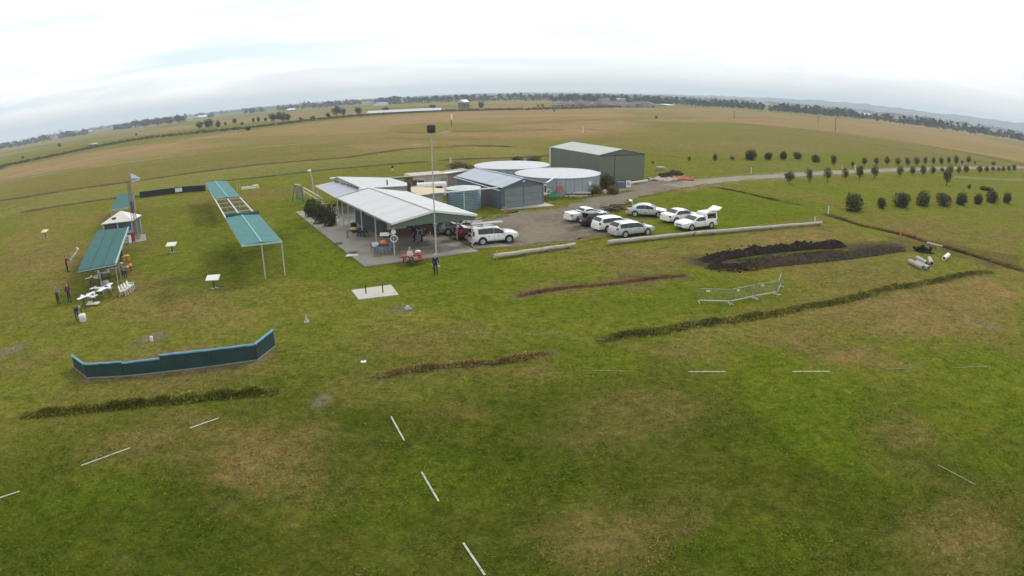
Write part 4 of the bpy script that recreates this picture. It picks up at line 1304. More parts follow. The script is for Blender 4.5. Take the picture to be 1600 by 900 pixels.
za, zb = 2.45, 2.75
A0, A1, A2, A3 = G(121, 423.5, za), G(180, 412, za), G(200, 355, za), G(151, 360.5, za)
ca = thing('shade_canopy', 'nearest teal shade canopy at the left, sheltering model aircraft tables', 'canopy', flat(A1), 0, 'green shade cloth canopies')
obj('roof_cloth', MB().slab([A0, A1, A2, A3], 0.03), SHADE_TEAL, ca, world=True)
obj('front_valance', MB().panel(A0 + Vector((0, -0.03, 0)), A1 + Vector((0, -0.03, 0)), za - 0.24, za - 0.035, 0.03), SHADE_DARK, ca, world=True)
obj('side_beam', MB().bar(A1 + Vector((0.06, 0, -0.02)), A2 + Vector((0.06, 0, -0.02)), 0.13, 0.16), mat('pale_green_beam', (0.30, 0.40, 0.37), 0.6), ca, world=True)
for f in (0.33, 0.66):
    obj('seam', MB().bar(lerp(A0, A1, f) + Vector((0, 0, 0.012)), lerp(A3, A2, f) + Vector((0, 0, 0.012)), 0.10, 0.02), SHADE_DARK, ca, world=True)
for a, b_ in ((A0, A1), (lerp(A0, A3, .5), lerp(A1, A2, .5)), (A3, A2)):
    obj('cross_beam', MB().bar(a - Vector((0, 0, 0.09)), b_ - Vector((0, 0, 0.09)), 0.08), PALE_STEEL, ca, world=True)
for u, v in ((0.55, 0.01), (0.97, 0.03), (0.97, 0.18), (0.97, 0.5), (0.97, 0.97), (0.1, 0.5), (0.1, 0.97)):
    p = lerp(lerp(A0, A1, u), lerp(A3, A2, u), v)
    obj('post', MB().tube([at_z(p, 0), at_z(p, za - 0.1)], 0.055, 8), mat('grey_green_post', (0.26, 0.33, 0.27), 0.6), ca, world=True)
B0, B1, B2, B3 = G(171.5, 328.5, zb), G(208, 323, zb), G(210.5, 301.5, zb), G(186, 303, zb)
cb = thing('shade_canopy', 'small farther teal shade canopy behind the control hut', 'canopy', flat(B1), 0, 'green shade cloth canopies')
obj('roof_cloth', MB().slab([B0, B1, B2, B3], 0.03), SHADE_TEAL, cb, world=True)
obj('front_hem', MB().bar(B0 - Vector((0, 0.03, 0.06)), B1 - Vector((0, 0.03, 0.06)), 0.08, 0.14), mat('pale_green_beam', (0.30, 0.40, 0.37), 0.6), cb, world=True)
for u, v in ((0.05, 0.03), (0.95, 0.03), (0.95, 0.97), (0.05, 0.97)):
    p = lerp(lerp(B0, B1, u), lerp(B3, B2, u), v)
    obj('post', MB().tube([at_z(p, 0), at_z(p, zb - 0.05)], 0.055, 8), PALE_STEEL, cb, world=True)

# ---- black shade cloth fence with white sign
fp = [(219, 299, 309.5), (236, 298, 307.5), (255, 295, 305), (273, 293, 303), (288, 291, 301), (304, 289, 300), (321, 287.5, 299)]
bf = thing('cloth_fence', 'low black shade cloth fence with a white sign behind the canopies', 'fence', G(270, 303))
pts = [G(x, yb) for x, yt, yb in fp]
for a, b_ in zip(pts[:-1], pts[1:]):
    obj('cloth_panel', MB().panel(lerp(a, b_, 0.002), lerp(a, b_, 0.998), 0.05, 1.12, 0.03), BLACK_CLOTH, bf, world=True)
for p in pts:
    obj('post', MB().bar(at_z(p, 0) + Vector((0, .06, 0)), at_z(p, 1.16) + Vector((0, .06, 0)), 0.07), mat('dark_fence_post', (0.07, 0.075, 0.065), 0.7), bf, world=True)
obj('top_rail', MB().tube([at_z(p, 1.14) for p in pts], 0.03, 6), mat('dull_rail', (0.16, 0.17, 0.12), 0.7), bf, world=True)
a, b_ = lerp(pts[3], pts[4], 0.1), lerp(pts[3], pts[4], 0.82)
obj('sign_board', MB().panel(a - Vector((0, 0.06, 0)), b_ - Vector((0, 0.06, 0)), 0.28, 1.0, 0.04), PLASTIC_W, bf, world=True)

# ---- blue topped barrier by the runway
bp_ = [((117, 575), 0.80, 0.84), ((137, 591), 0.84, 0.90), ((195, 588), 0.80, 0.80), ((254, 582), 1.06, 1.02), ((330, 573), 1.02, 0.98), ((402, 563), 0.98, 1.02), ((430, 541), 1.0, 1.0)]
wp = [G(*p[0]) for p in bp_]
hs_ = [(0.80, 0.86), (0.86, 0.88), (0.80, 0.84), (1.04, 1.0), (1.0, 0.96), (0.96, 1.02)]
br = thing('pit_barrier', 'dark green cloth barrier with padded blue top rail angled at both ends', 'barrier', wp[3])
for i in range(6):
    a, b_ = lerp(wp[i], wp[i + 1], 0.004), lerp(wp[i], wp[i + 1], 0.996)
    obj('cloth_panel', MB().panel(a, b_, 0.06, hs_[i], 0.05), BARRIER_GREEN, br, world=True)
    n_ = 7
    tp = [at_z(lerp(a, b_, f / n_), hs_[i][0] + (hs_[i][1] - hs_[i][0]) * f / n_ + 0.02 + 0.012 * math.sin(f * 2.1 + i)) for f in range(n_ + 1)]
    obj('padded_rail', MB().tube(tp, 0.072, 8), BARRIER_BLUE, br, world=True, smooth=True)
    obj('foot_rail', MB().bar(at_z(a, 0.035), at_z(b_, 0.035), 0.09, 0.07), mat('grey_foot_rail', (0.24, 0.24, 0.22), 0.8), br, world=True)
for i, p in enumerate(wp):
    obj('post', MB().bar(at_z(p, 0) + Vector((0, 0.06, 0)), at_z(p, 0.88) + Vector((0, 0.06, 0)), 0.06), GALV, br, world=True)

# ================================================================== vehicles
def interp(pts, x):
    for (x0, y0), (x1, y1) in zip(pts[:-1], pts[1:]):
        if x <= x1:
            f = (x - x0) / (x1 - x0) if x1 > x0 else 0
            f = min(max(f, 0), 1)
            return y0 + (y1 - y0) * f
    return pts[-1][1]


STY = {   # top line (x from tail to nose, z), x of: tail glass bottom/top, screen top/bottom, side glass ends, wheels
    'sedan': dict(L=4.75, W=1.82, top=[(-2.37, .62), (-2.33, .92), (-2.2, 1.02), (-1.62, 1.07), (-0.98, 1.40), (-0.4, 1.47), (0.15, 1.45), (0.42, 1.38), (1.12, 1.02), (1.6, .94), (2.12, .85), (2.30, .77), (2.36, .66), (2.37, .56)], tail=(-1.58, -0.98), scr=(0.42, 1.10), side=(-1.25, 0.78), wb=(-1.38, 1.38), pil=(-0.25,)),
    'wagon': dict(L=4.75, W=1.82, top=[(-2.37, .60), (-2.34, .95), (-2.25, 1.05), (-1.95, 1.42), (-1.7, 1.47), (-0.6, 1.50), (0.1, 1.47), (0.42, 1.38), (1.12, 1.02), (1.6, .94), (2.12, .85), (2.30, .77), (2.36, .66), (2.37, .56)], tail=(-2.24, -1.96), scr=(0.42, 1.10), side=(-1.95, 0.78), wb=(-1.38, 1.38), pil=(-1.05, -0.2)),
    'hatch': dict(L=4.35, W=1.78, top=[(-2.17, .55), (-2.14, .95), (-2.05, 1.05), (-1.6, 1.43), (-1.3, 1.48), (-0.4, 1.50), (0.1, 1.47), (0.42, 1.38), (1.08, 1.02), (1.5, .94), (1.95, .85), (2.10, .77), (2.16, .66), (2.17, .56)], tail=(-2.04, -1.62), scr=(0.42, 1.06), side=(-1.55, 0.78), wb=(-1.3, 1.3), pil=(-0.85, -0.1)),
    'suv': dict(L=4.55, W=1.80, top=[(-2.27, .60), (-2.24, 1.05), (-2.12, 1.60), (-1.9, 1.66), (-0.6, 1.70), (0.0, 1.67), (0.35, 1.58), (1.0, 1.16), (1.5, 1.08), (2.05, 1.0), (2.20, .93), (2.26, .80), (2.27, .62)], tail=(-2.22, -2.12), scr=(0.36, 0.98), side=(-1.72, 0.78), wb=(-1.32, 1.30), pil=(-0.2,)),
    'ute': dict(L=4.95, W=1.84, top=[(-2.47, .60), (-2.45, .98), (-2.35, 1.04), (-0.85, 1.08), (-0.62, 1.36), (-0.3, 1.45), (0.2, 1.44), (0.45, 1.36), (1.15, 1.02), (1.65, .94), (2.22, .85), (2.40, .77), (2.46, .66), (2.47, .56)], tail=(-0.83, -0.63), scr=(0.45, 1.13), side=(-0.62, 0.82), wb=(-1.5, 1.42), pil=(0.25,)),
}


def make_car(label, style, paint, loc, heading, group=None, tail_open=False, cat='car', name='parked_car', dark_lights=False):
    st = STY[style]
    Lh, Wd, top = st['L'] / 2, st['W'], st['top']
    car = thing(name, label, cat, loc, heading, group)
    belt0 = 0.98 if style == 'suv' else 0.88

    def wid(x):
        e = abs(x) / Lh
        return Wd / 2 * (1 - 0.13 * max(0, (e - 0.72) / 0.28) ** 2)

    def zt(x):
        return interp(top, x)

    def belt(x):
        return min(zt(x) - 0.045, belt0 + 0.035 * (-x / Lh))

    def wtop(x):
        return wid(x) * 0.985 - 0.42 * max(zt(x) - belt(x) - 0.045, 0) * 0.72

    def surf(x, v, s):
        """point on the side between belt (v=0) and roof edge (v=1)"""
        zb, z1 = belt(x), zt(x) - 0.05
        return Vector((x, s * (wid(x) * 0.985 + (wtop(x) - wid(x) * 0.985) * v), zb + (z1 - zb) * v))
    xs = sorted(set([p[0] for p in top] + [-Lh + 2 * Lh * i / 26 for i in range(27)]))
    ring = []
    for x in xs:
        w, zb, z1, wt = wid(x), belt(x), zt(x), wtop(x)
        zl = (0.34 if style == 'suv' else 0.24) + 0.10 * max(0, (abs(x) / Lh - 0.8) / 0.2)
        half = [(0, zl), (w * .86, zl), (w * .96, zl + .10), (w, min(.58, zb - 0.02)), (w * .985, zb), (wt, z1 - .05 if z1 - .05 > zb else zb + 0.01), (wt * .90, z1 - 0.012), (wt * .5, z1 + .012), (0, z1 + .018)]
        full = half + [(-y, z) for y, z in half[-2:0:-1]]
        ring.append([(x, y, z) for y, z in full])
    WR = .375 if style == 'suv' else .325
    k = len(ring[0])
    vs = [p for r in ring for p in r]
    fs = [(i * k + j, i * k + (j + 1) % k, (i + 1) * k + (j + 1) % k, (i + 1) * k + j) for i in range(len(xs) - 1) for j in range(k)]
    fs += [tuple(range(k)), tuple((len(xs) - 1) * k + j for j in range(k))[::-1]]
    obj('body', MB().add(vs, fs), paint, car, smooth=True)

    def glass(name, P, nu, nv, off):
        """raised glass sheet from a grid function P(u, v)"""
        g = [[P(i / nu, j / nv) for i in range(nu + 1)] for j in range(nv + 1)]
        vs, n = [], (nu + 1) * (nv + 1)
        for rw in g:
            vs += [p + off for p in rw]
        vs += [p - off * 0.6 for rw in g for p in rw]
        fs = [(j * (nu + 1) + i, j * (nu + 1) + i + 1, (j + 1) * (nu + 1) + i + 1, (j + 1) * (nu + 1) + i) for j in range(nv) for i in range(nu)]
        fs += [tuple(q + n for q in f[::-1]) for f in fs]
        bd = [i for i in range(nu + 1)] + [j * (nu + 1) + nu for j in range(1, nv + 1)] + [nv * (nu + 1) + i for i in range(nu - 1, -1, -1)] + [j * (nu + 1) for j in range(nv - 1, 0, -1)]
        fs += [(a, b_, b_ + n, a + n) for a, b_ in zip(bd, bd[1:] + bd[:1])]
        obj(name, MB().add(vs, fs), GLASS, car, smooth=True)
    s0, s1 = st['side']
    cuts = [s0] + list(st['pil']) + [s1]
    for s in (-1, 1):
        for a, b_ in zip(cuts[:-1], cuts[1:]):
            a2, b2 = a + 0.012, b_ - 0.012
            glass('side_window', lambda u, v, a2=a2, b2=b2, s=s: surf(a2 + (b2 - a2) * u, 0.10 + 0.78 * v, s), 6, 2, Vector((0, s * 0.012, 0.004)))
    a, b_ = st['scr']
    glass('windscreen', lambda u, v: Vector((b_ + (a + 0.03 - b_) * v - 0.02, (2 * u - 1) * (wtop(b_) * .90 + (wtop(a) * .86 - wtop(b_) * .90) * v), zt(b_ + (a + 0.03 - b_) * v - 0.02) + 0.012)), 6, 4, Vector((0.010, 0, 0.014)))
    a, b_ = st['tail']
    if not tail_open:
        glass('rear_window', lambda u, v: Vector((a + (b_ - a) * v + 0.02, (2 * u - 1) * (wtop(a) * .86 + (wtop(b_) * .84 - wtop(a) * .86) * v), zt(a + (b_ - a) * v + 0.02) + 0.012)), 6, 3, Vector((-0.012, 0, 0.012)))
    for x in st['wb']:
        for s in (-1, 1):
            w = wid(x)
            y = s * (w - 0.09)
            obj('wheel_arch', MB().tube([(x, s * (w - 0.2), WR + .035), (x, s * (w + 0.006), WR + .035)], WR + .06, 20), BLACK, car)
            wh = obj('wheel', MB().tube([(x, y - 0.11 * s, WR), (x, y + 0.108 * s, WR)], WR, 20), TYRE, car)
            hub = MB().tube([(x, y + 0.06 * s, WR), (x, y + 0.112 * s, WR)], 0.09, 10)
            for i in range(5):
                an = i * 2 * math.pi / 5
                hub.bar((x + 0.05 * math.cos(an), y + 0.105 * s, WR + 0.05 * math.sin(an)), (x + 0.215 * math.cos(an), y + 0.105 * s, WR + 0.215 * math.sin(an)), 0.075, 0.03)
            hub.tube([(x, y + 0.10 * s, WR), (x, y + 0.116 * s, WR)], 0.235, 18)
            obj('rim', hub, RIM, wh)
    for s in (-1, 1):
        xe = Lh - 0.16
        obj('headlight', MB().box((xe, s * wid(xe) * 0.76, 0.66 if style != 'suv' else 0.78), (0.26, 0.36, 0.13), s * -0.5), CLEAR_L, car)
        xe = -Lh + 0.10
        tz = 0.82 if style in ('sedan', 'ute') else (1.15 if style == 'suv' else 0.92)
        obj('tail_light', MB().box((xe, s * wid(xe) * 0.93, tz), (0.22, 0.16, 0.42 if style == 'suv' else 0.19), s * 0.3), RED_L, car)
        obj('mirror', MB().box((0.80, s * (wid(0.8) + 0.10), belt(0.8) + 0.08), (0.13, 0.20, 0.13)), paint, car)
        for x in (-0.42, 0.52) if style != 'ute' else (0.0,):
            obj('door_handle', MB().box((x - 0.28, s * (wid(x) + 0.004), 0.80), (0.16, 0.03, 0.03)), BLACK, car)
        obj('sill', MB().box(((st['wb'][0] + st['wb'][1]) / 2, s * (Wd / 2 - 0.05), 0.27), (st['wb'][1] - st['wb'][0] - 0.8, 0.10, 0.10)), BLACK, car)
        for x in ((-0.16, 0.93) if style != 'ute' else (-0.55, 0.93)):
            obj('door_seam', MB().box((x, s * (wid(x) - 0.002), 0.62), (0.018, 0.012, 0.52)), BLACK, car)
    obj('grille', MB().box((Lh - 0.02, 0, 0.60), (0.06, 0.85, 0.12)), BLACK, car)
    obj('bumper_intake', MB().box((Lh - 0.03, 0, 0.36), (0.07, 1.1, 0.10)), BLACK, car)
    obj('number_plate', MB().box((Lh + 0.01, 0, 0.47), (0.03, 0.38, 0.12)), PLATE, car)
    obj('number_plate', MB().box((-Lh - 0.005, 0, 0.66), (0.03, 0.40, 0.13)), PLATE, car)
    obj('rear_bumper', MB().box((-Lh + 0.06, 0, 0.40), (0.20, Wd * 0.84, 0.20)), paint if not dark_lights else BLACK, car)
    if tail_open and style != 'sedan':
        zr = zt(st['tail'][1])
        obj('boot_opening', MB().prism([(-Lh - 0.012, -.64, .62), (-Lh - 0.012, .64, .62), (st['tail'][1] - .05, .56, zr + .006), (st['tail'][1] - .05, -.56, zr + .006)],
                                        [(-Lh + .2, -.64, .62), (-Lh + .2, .64, .62), (st['tail'][1] + .2, .56, zr - .08), (st['tail'][1] + .2, -.56, zr - .08)]), BLACK, car)
        tg = obj('tailgate', MB().prism([(st['tail'][1] + .02, -.6, zr), (st['tail'][1] + .02, .6, zr), (st['tail'][1] - .95, .66, zr + .22), (st['tail'][1] - .95, -.66, zr + .22)],
                                        [(st['tail'][1] + .02, -.6, zr + .05), (st['tail'][1] + .02, .6, zr + .05), (st['tail'][1] - .95, .66, zr + .28), (st['tail'][1] - .95, -.66, zr + .28)]), paint, car)
        obj('tailgate_glass', MB().prism([(st['tail'][1] - .1, -.5, zr + .085), (st['tail'][1] - .1, .5, zr + .085), (st['tail'][1] - .5, .54, zr + .175), (st['tail'][1] - .5, -.54, zr + .175)],
                                         [(st['tail'][1] - .1, -.5, zr + .095), (st['tail'][1] - .1, .5, zr + .095), (st['tail'][1] - .5, .54, zr + .185), (st['tail'][1] - .5, -.54, zr + .185)]), GLASS, tg)
    elif tail_open:
        x0 = st['tail'][0]
        obj('boot_opening', MB().box(((x0 - Lh) / 2 - 0.05, 0, 1.045), (abs(-Lh - x0) - 0.2, 1.25, 0.07)), BLACK, car)
        obj('boot_lid', MB().prism([(x0 - .02, -.66, 1.08), (x0 - .02, .66, 1.08), (x0 - .22, .66, 1.72), (x0 - .22, -.66, 1.72)], [(x0 + .03, -.66, 1.08), (x0 + .03, .66, 1.08), (x0 - .15, .66, 1.76), (x0 - .15, -.66, 1.76)])
            .prism([(x0 - .22, -.66, 1.70), (x0 - .22, .66, 1.70), (x0 - .5, .6, 1.74), (x0 - .5, -.6, 1.74)], [(x0 - .22, -.66, 1.76), (x0 - .22, .66, 1.76), (x0 - .5, .6, 1.79), (x0 - .5, -.6, 1.79)]), paint, car)
    return car


def from_wheels(rear, front, style, near=-1):
    """car centre and heading from the picture points under its near-side wheels (near = -1: its right side faces us)"""
    r, f = G(*rear), G(*front)
    d = (f - r).normalized()
    n = Vector((-d.y, d.x, 0))
    w = STY[style]['W'] / 2 - 0.1
    wb = STY[style]['wb']
    return (r + f) / 2 - n * w * near - d * (wb[0] + wb[1]) / 2, math.atan2(d.y, d.x)


def from_corner(c, h, style):
    """rear right corner of the bumper at picture point c (0.35 m up)"""
    p = flat(G(*c, 0.35))
    d = Vector((math.cos(h), math.sin(h), 0))
    n = Vector((-d.y, d.x, 0))
    return p + d * (STY[style]['L'] / 2 - 0.05) + n * (STY[style]['W'] / 2 - 0.12)


GP = 'cars parked on the gravel yard and lawn'
loc, h = from_wheels((754.5, 383.5), (795, 379.5), 'suv')
suv = make_car('white four wheel drive with rails on its roof parked beside the concrete slab', 'suv', WHITE_P, loc, h, GP, True)
for s in (-0.62, 0.62):
    obj('roof_rail', MB().bar((-1.8, s, 1.80), (0.2, s, 1.78), 0.07, 0.05), BLACK, suv)
    obj('roof_bar', MB().bar((-0.6 + s, -0.75, 1.83), (-0.6 + s, 0.75, 1.83), 0.05), BLACK, suv)
ld = (U * 0)
lad = thing('roof_ladder', 'white poles lashed along the roof of the white four wheel drive', 'ladder', loc + Vector((0, 0, 1.86)), h)
for y in (0.05, 0.45):
    obj('rail', MB().bar((-2.1, y, 0.05), (1.0, y, 0.05), 0.09, 0.09), PLASTIC_W, lad)
for i in range(7):
    obj('rung', MB().bar((-1.9 + i * 0.44, 0.05, 0.05), (-1.9 + i * 0.44, 0.45, 0.05), 0.04), PLASTIC_W, lad)
dS = Vector((math.cos(h), math.sin(h), 0))
nS = Vector((-dS.y, dS.x, 0))
redloc = loc + nS * 2.75 - dS * 0.75
redc = make_car('dark red hatchback with open tailgate between the white four wheel drive and the pavilion', 'hatch', RED_P, redloc, h, GP, True)
rl_ = thing('roof_load', 'pinkish bundle of brushwood tied on the roof of the dark red hatchback', 'load', redloc + Vector((0, 0, 1.56)), h)
for i in range(16):
    r_ = random.Random(i)
    obj('bundle_stick', MB().bar((-1.5 + r_.uniform(-.2, .2), r_.uniform(-.5, .5), r_.uniform(0, .28)), (0.8 + r_.uniform(-.4, .4), r_.uniform(-.5, .5), r_.uniform(.02, .30)), r_.uniform(.05, .11)), (mat('pink_grey_wood', (0.36, 0.24, 0.22), 0.8), PLASTIC_W, RUST)[i % 3], rl_)
silloc = loc + nS * 5.6 - dS * 1.9
make_car('grey green hatchback half hidden under the pavilion edge behind the red hatchback', 'hatch', GREENSILVER_P, silloc, h, GP, False)

loc4, h4 = from_wheels((975, 371.5), (1012.5, 367), 'wagon')
make_car('silver station wagon nearest the timber rail', 'wagon', SILVER_P, loc4, h4, GP)
make_car('white station wagon tucked behind the silver station wagon', 'wagon', WHITE_P, from_corner((937, 358.5), h4, 'wagon'), h4, GP)
make_car('dark navy hatchback with open tailgate between two white cars', 'hatch', NAVY_P, from_corner((914, 351), h4, 'hatch'), h4, GP, True, dark_lights=True)
make_car('white utility with long flat covered tray at the left end of the parked row', 'ute', WHITE_P, from_corner((893, 343.5), h4 + 0.02, 'ute'), h4 + 0.02, GP, False, 'utility', 'parked_utility')
loc5, h5 = from_wheels((992, 338.5), (1029, 340), 'sedan')
make_car('silver sedan with raised boot lid, farthest back on the grass', 'sedan', SILVER_P, loc5, h5, GP, True)
rw = G(1056, 349)
h6 = h4 + 0.05
d6 = Vector((math.cos(h6), math.sin(h6), 0))
make_car('white sedan between the silver sedan and the canopied utility', 'sedan', WHITE_P, rw + d6 * 1.38 + Vector((-d6.y, d6.x, 0)) * 0.82, h6, GP)
loc7, h7 = from_wheels((1111, 356.5), (1079.5, 360.5), 'ute', 1)
ut = make_car('white canopied utility with lifted side and rear doors beside the timber rail', 'ute', WHITE_P, loc7, h7, GP, False, 'utility', 'parked_utility')
cb_ = MB().prism([(-2.42, -.86, .98), (-.72, -.86, 1.0), (-.72, .86, 1.0), (-2.42, .86, .98)], [(-2.36, -.74, 1.74), (-.74, -.72, 1.70), (-.74, .72, 1.70), (-2.36, .74, 1.74)])
obj('canopy_box', cb_, WHITE_P, ut)
obj('canopy_opening', MB().prism([(-2.2, .868, 1.10), (-.95, .868, 1.10), (-.95, .775, 1.60), (-2.2, .775, 1.60)], [(-2.2, .82, 1.10), (-.95, .82, 1.10), (-.95, .73, 1.60), (-2.2, .73, 1.60)]), BLACK, ut)
obj('canopy_side_door', MB().prism([(-2.3, .72, 1.74), (-.85, .72, 1.72), (-.85, 1.42, 2.02), (-2.3, 1.42, 2.04)], [(-2.3, .72, 1.79), (-.85, .72, 1.77), (-.85, 1.42, 2.07), (-2.3, 1.42, 2.09)]), WHITE_P, ut)
obj('canopy_rear_door', MB().prism([(-2.40, -.72, 1.74), (-2.40, .72, 1.74), (-3.2, .72, 2.12), (-3.2, -.72, 2.12)], [(-2.38, -.72, 1.79), (-2.38, .72, 1.79), (-3.2, .72, 2.17), (-3.2, -.72, 2.17)]), WHITE_P, ut)
obj('cargo', MB().blob((-1.5, .80, 1.2), .35, .10, .12, 3), RED_PAINT, ut)

# ================================================================== people
def chain(sk, pts):
    return pts


def person(label, loc, rz, pose='stand', top_m=None, leg_m=None, hair=(0.20, 0.18, 0.16), shoe=None, arms=('down', 'down'), height=1.75, hat=None, bend=0.0, sit_h=0.45):
    """figure facing +x, grown with a Skin modifier from one skeleton"""
    k = height / 1.75
    J, E, Rd, Mt = [], [], [], []

    def j(p, r, m, parent=None):
        J.append(Vector(p) * k)
        Rd.append((r if isinstance(r, tuple) else (r, r)))
        Mt.append(m)
        if parent is not None:
            E.append((parent, len(J) - 1))
        return len(J) - 1
    hip_z = 0.92 if pose != 'sit' else sit_h / k + 0.12
    bx, bz = math.sin(bend), math.cos(bend)
    T = lambda d, y=0.0, f=0.0: (bx * d + bz * f, y, hip_z + bz * d - bx * f)
    pel = j((0, 0, hip_z), (0.135, 0.16), 'leg')
    wa = j(T(0.14), (0.12, 0.15), 'top', pel)
    ch = j(T(0.36), (0.125, 0.18), 'top', wa)
    up = j(T(0.47), (0.09, 0.13), 'top', ch)
    ne = j(T(0.56, 0, 0.02), 0.055, 'skin', up)
    hb_ = bend * 0.55
    hx, hz_ = math.sin(hb_), math.cos(hb_)
    nb_ = Vector(T(0.56, 0, 0.02))
    hm_ = j(nb_ + Vector((hx * .12 + hz_ * .02, 0, hz_ * .12 - hx * .02)), (0.088, 0.078), 'skin', ne)
    ht_ = j(nb_ + Vector((hx * .215, 0, hz_ * .215)), (0.07, 0.065), 'hair', hm_)
    j(nb_ + Vector((hx * .10 + hz_ * .105, 0, hz_ * .10 - hx * .105)), 0.018, 'skin', hm_)
    for s in (-1, 1):
        hp = j((0, s * 0.095, hip_z - 0.04), 0.095, 'leg', pel)
        if pose == 'sit':
            kn = j((0.42, s * 0.13, hip_z - 0.01), 0.062, 'leg', hp)
            an = j((0.44, s * 0.13, 0.09), 0.043, 'leg', kn)
            fx = 0.44
        else:
            st_ = 0.06 * s if pose == 'walk' else 0.015 * s
            kn = j((0.03 + st_, s * 0.10, 0.49), 0.063, 'leg', hp)
            an = j((-0.01 + st_ * 1.5, s * 0.105, 0.085), 0.043, 'leg', kn)
            fx = -0.01 + st_ * 1.5
        he = j((fx + 0.05, s * 0.11, 0.04), 0.040, 'shoe', an)
        j((fx + 0.18, s * 0.125, 0.032), 0.030, 'shoe', he)
        mode = arms[0 if s < 0 else 1]
        sh_ = j(T(0.455, s * 0.175), 0.062, 'top', up)
        S0 = Vector(T(0.455, s * 0.175))
        if mode == 'down':
            el, wr = S0 + Vector((-0.02, s * 0.06, -0.29)), S0 + Vector((0.05, s * 0.075, -0.55))
        elif mode == 'cross':
            el, wr = S0 + Vector((0.08, s * 0.06, -0.27)), S0 + Vector((0.25, -s * 0.10, -0.22))
        elif mode == 'reach':
            el, wr = S0 + Vector((0.22, s * 0.04, -0.15)), S0 + Vector((0.47, -s * 0.02, -0.12))
        elif mode == 'low':
            el, wr = S0 + Vector((0.06, s * 0.03, -0.28)), S0 + Vector((0.13, -s * 0.03, -0.53))
        else:  # lap
            el, wr = S0 + Vector((0.05, s * 0.05, -0.28)), S0 + Vector((0.28, -s * 0.04, -0.33))
        e_ = j(el, 0.044, 'top', sh_)
        w_ = j(wr, 0.031, 'skin', e_)
        dr = (wr - el).normalized()
        pm = j(wr + dr * 0.075, (0.040, 0.022), 'skin', w_)
        sd_ = Vector((-dr.y, dr.x, 0)) if abs(dr.z) < 0.9 else Vector((1, 0, 0))
        sd_.normalize()
        cu = Vector((0, -s, 0)) if abs(dr.z) > 0.9 else Vector((0, 0, -1))
        for q in range(4):
            b0 = wr + dr * 0.10 + sd_ * (0.033 - 0.022 * q)
            f1 = j(b0, 0.010, 'skin', pm)
            f2 = j(b0 + dr * (0.035, 0.042, 0.038, 0.028)[q] + cu * 0.008, 0.009, 'skin', f1)
            j(b0 + dr * (0.06, 0.07, 0.064, 0.048)[q] + cu * 0.028, 0.007, 'skin', f2)
        th1 = j(wr + dr * 0.055 + sd_ * 0.045, 0.011, 'skin', pm)
        j(wr + dr * 0.09 + sd_ * 0.062 + cu * 0.015, 0.009, 'skin', th1)
    me = bpy.data.meshes.new('skeleton')
    me.from_pydata(J, E, [])
    o = bpy.data.objects.new('skeleton', me)
    C.objects.link(o)
    md = o.modifiers.new('skin', 'SKIN')
    md.use_smooth_shade = True
    for i, r in enumerate(Rd):
        me.skin_vertices[0].data[i].radius = (r[0] * k, r[1] * k)
        me.skin_vertices[0].data[i].use_root = (i == 0)
    sb_ = o.modifiers.new('sub', 'SUBSURF')
    sb_.levels = sb_.render_levels = 1
    dg = bpy.context.evaluated_depsgraph_get()
    bm_ = bpy.data.meshes.new_from_object(o.evaluated_get(dg))
    bpy.data.objects.remove(o)
    top_m = top_m or GREY_FABRIC
    leg_m = leg_m or DARK_STEEL
    hair_m = mat('hair_%d_%d' % (int(hair[0] * 100), int(hair[2] * 100)), hair, 0.8)
    order = {'top': 0, 'leg': 1, 'skin': 2, 'shoe': 3, 'hair': 4}
    bm_.materials.clear()
    for m_ in (top_m, leg_m, SKIN, shoe or BLACK, hair_m):
        bm_.materials.append(m_)
    js = np.array([tuple(p) for p in J])
    segs = [(a, b_) for a, b_ in E]
    for f in bm_.polygons:
        c = np.array(f.center)
        best, bd = 0, 1e9
        for a, b_ in segs:
            d_ = js[b_] - js[a]
            tt = np.clip(np.dot(c - js[a], d_) / max(np.dot(d_, d_), 1e-9), 0, 1)
            q = np.linalg.norm(c - js[a] - d_ * tt)
            if q < bd:
                bd, best = q, (b_ if (tt > 0.5 or Mt[b_] == 'top' or Mt[a] == 'leg' and Mt[b_] == 'leg') else a)
        f.material_index = order[Mt[best]]
    bm_.name = 'person'
    p_ = bpy.data.objects.new('person', bm_)
    C.objects.link(p_)
    p_.location = loc
    p_.rotation_euler = (0, 0, rz)
    tag(p_, label, 'person', 'people at the flying field')
    hc = (nb_ + Vector((hx * .16 - hz_ * .012, 0, hz_ * .16 + hx * .012))) * k
    if hat:
        obj('hat', MB().lathe(hc + Vector((0, 0, 0.03)), [(0.19, 0), (0.19, 0.015), (0.11, 0.02), (0.10, 0.10), (0.05, 0.13)], 14), hat, p_, smooth=True)
    else:
        obj('hair', MB().blob(hc + Vector((-0.012, 0, 0.02)), 0.098 * k, 0.088 * k, 0.085 * k, 5, 0.05, 2), hair_m, p_, smooth=True)
    return p_


def fabric(n, c):
    return mat(n, c, 0.85, 0, 0.15, 6.0)


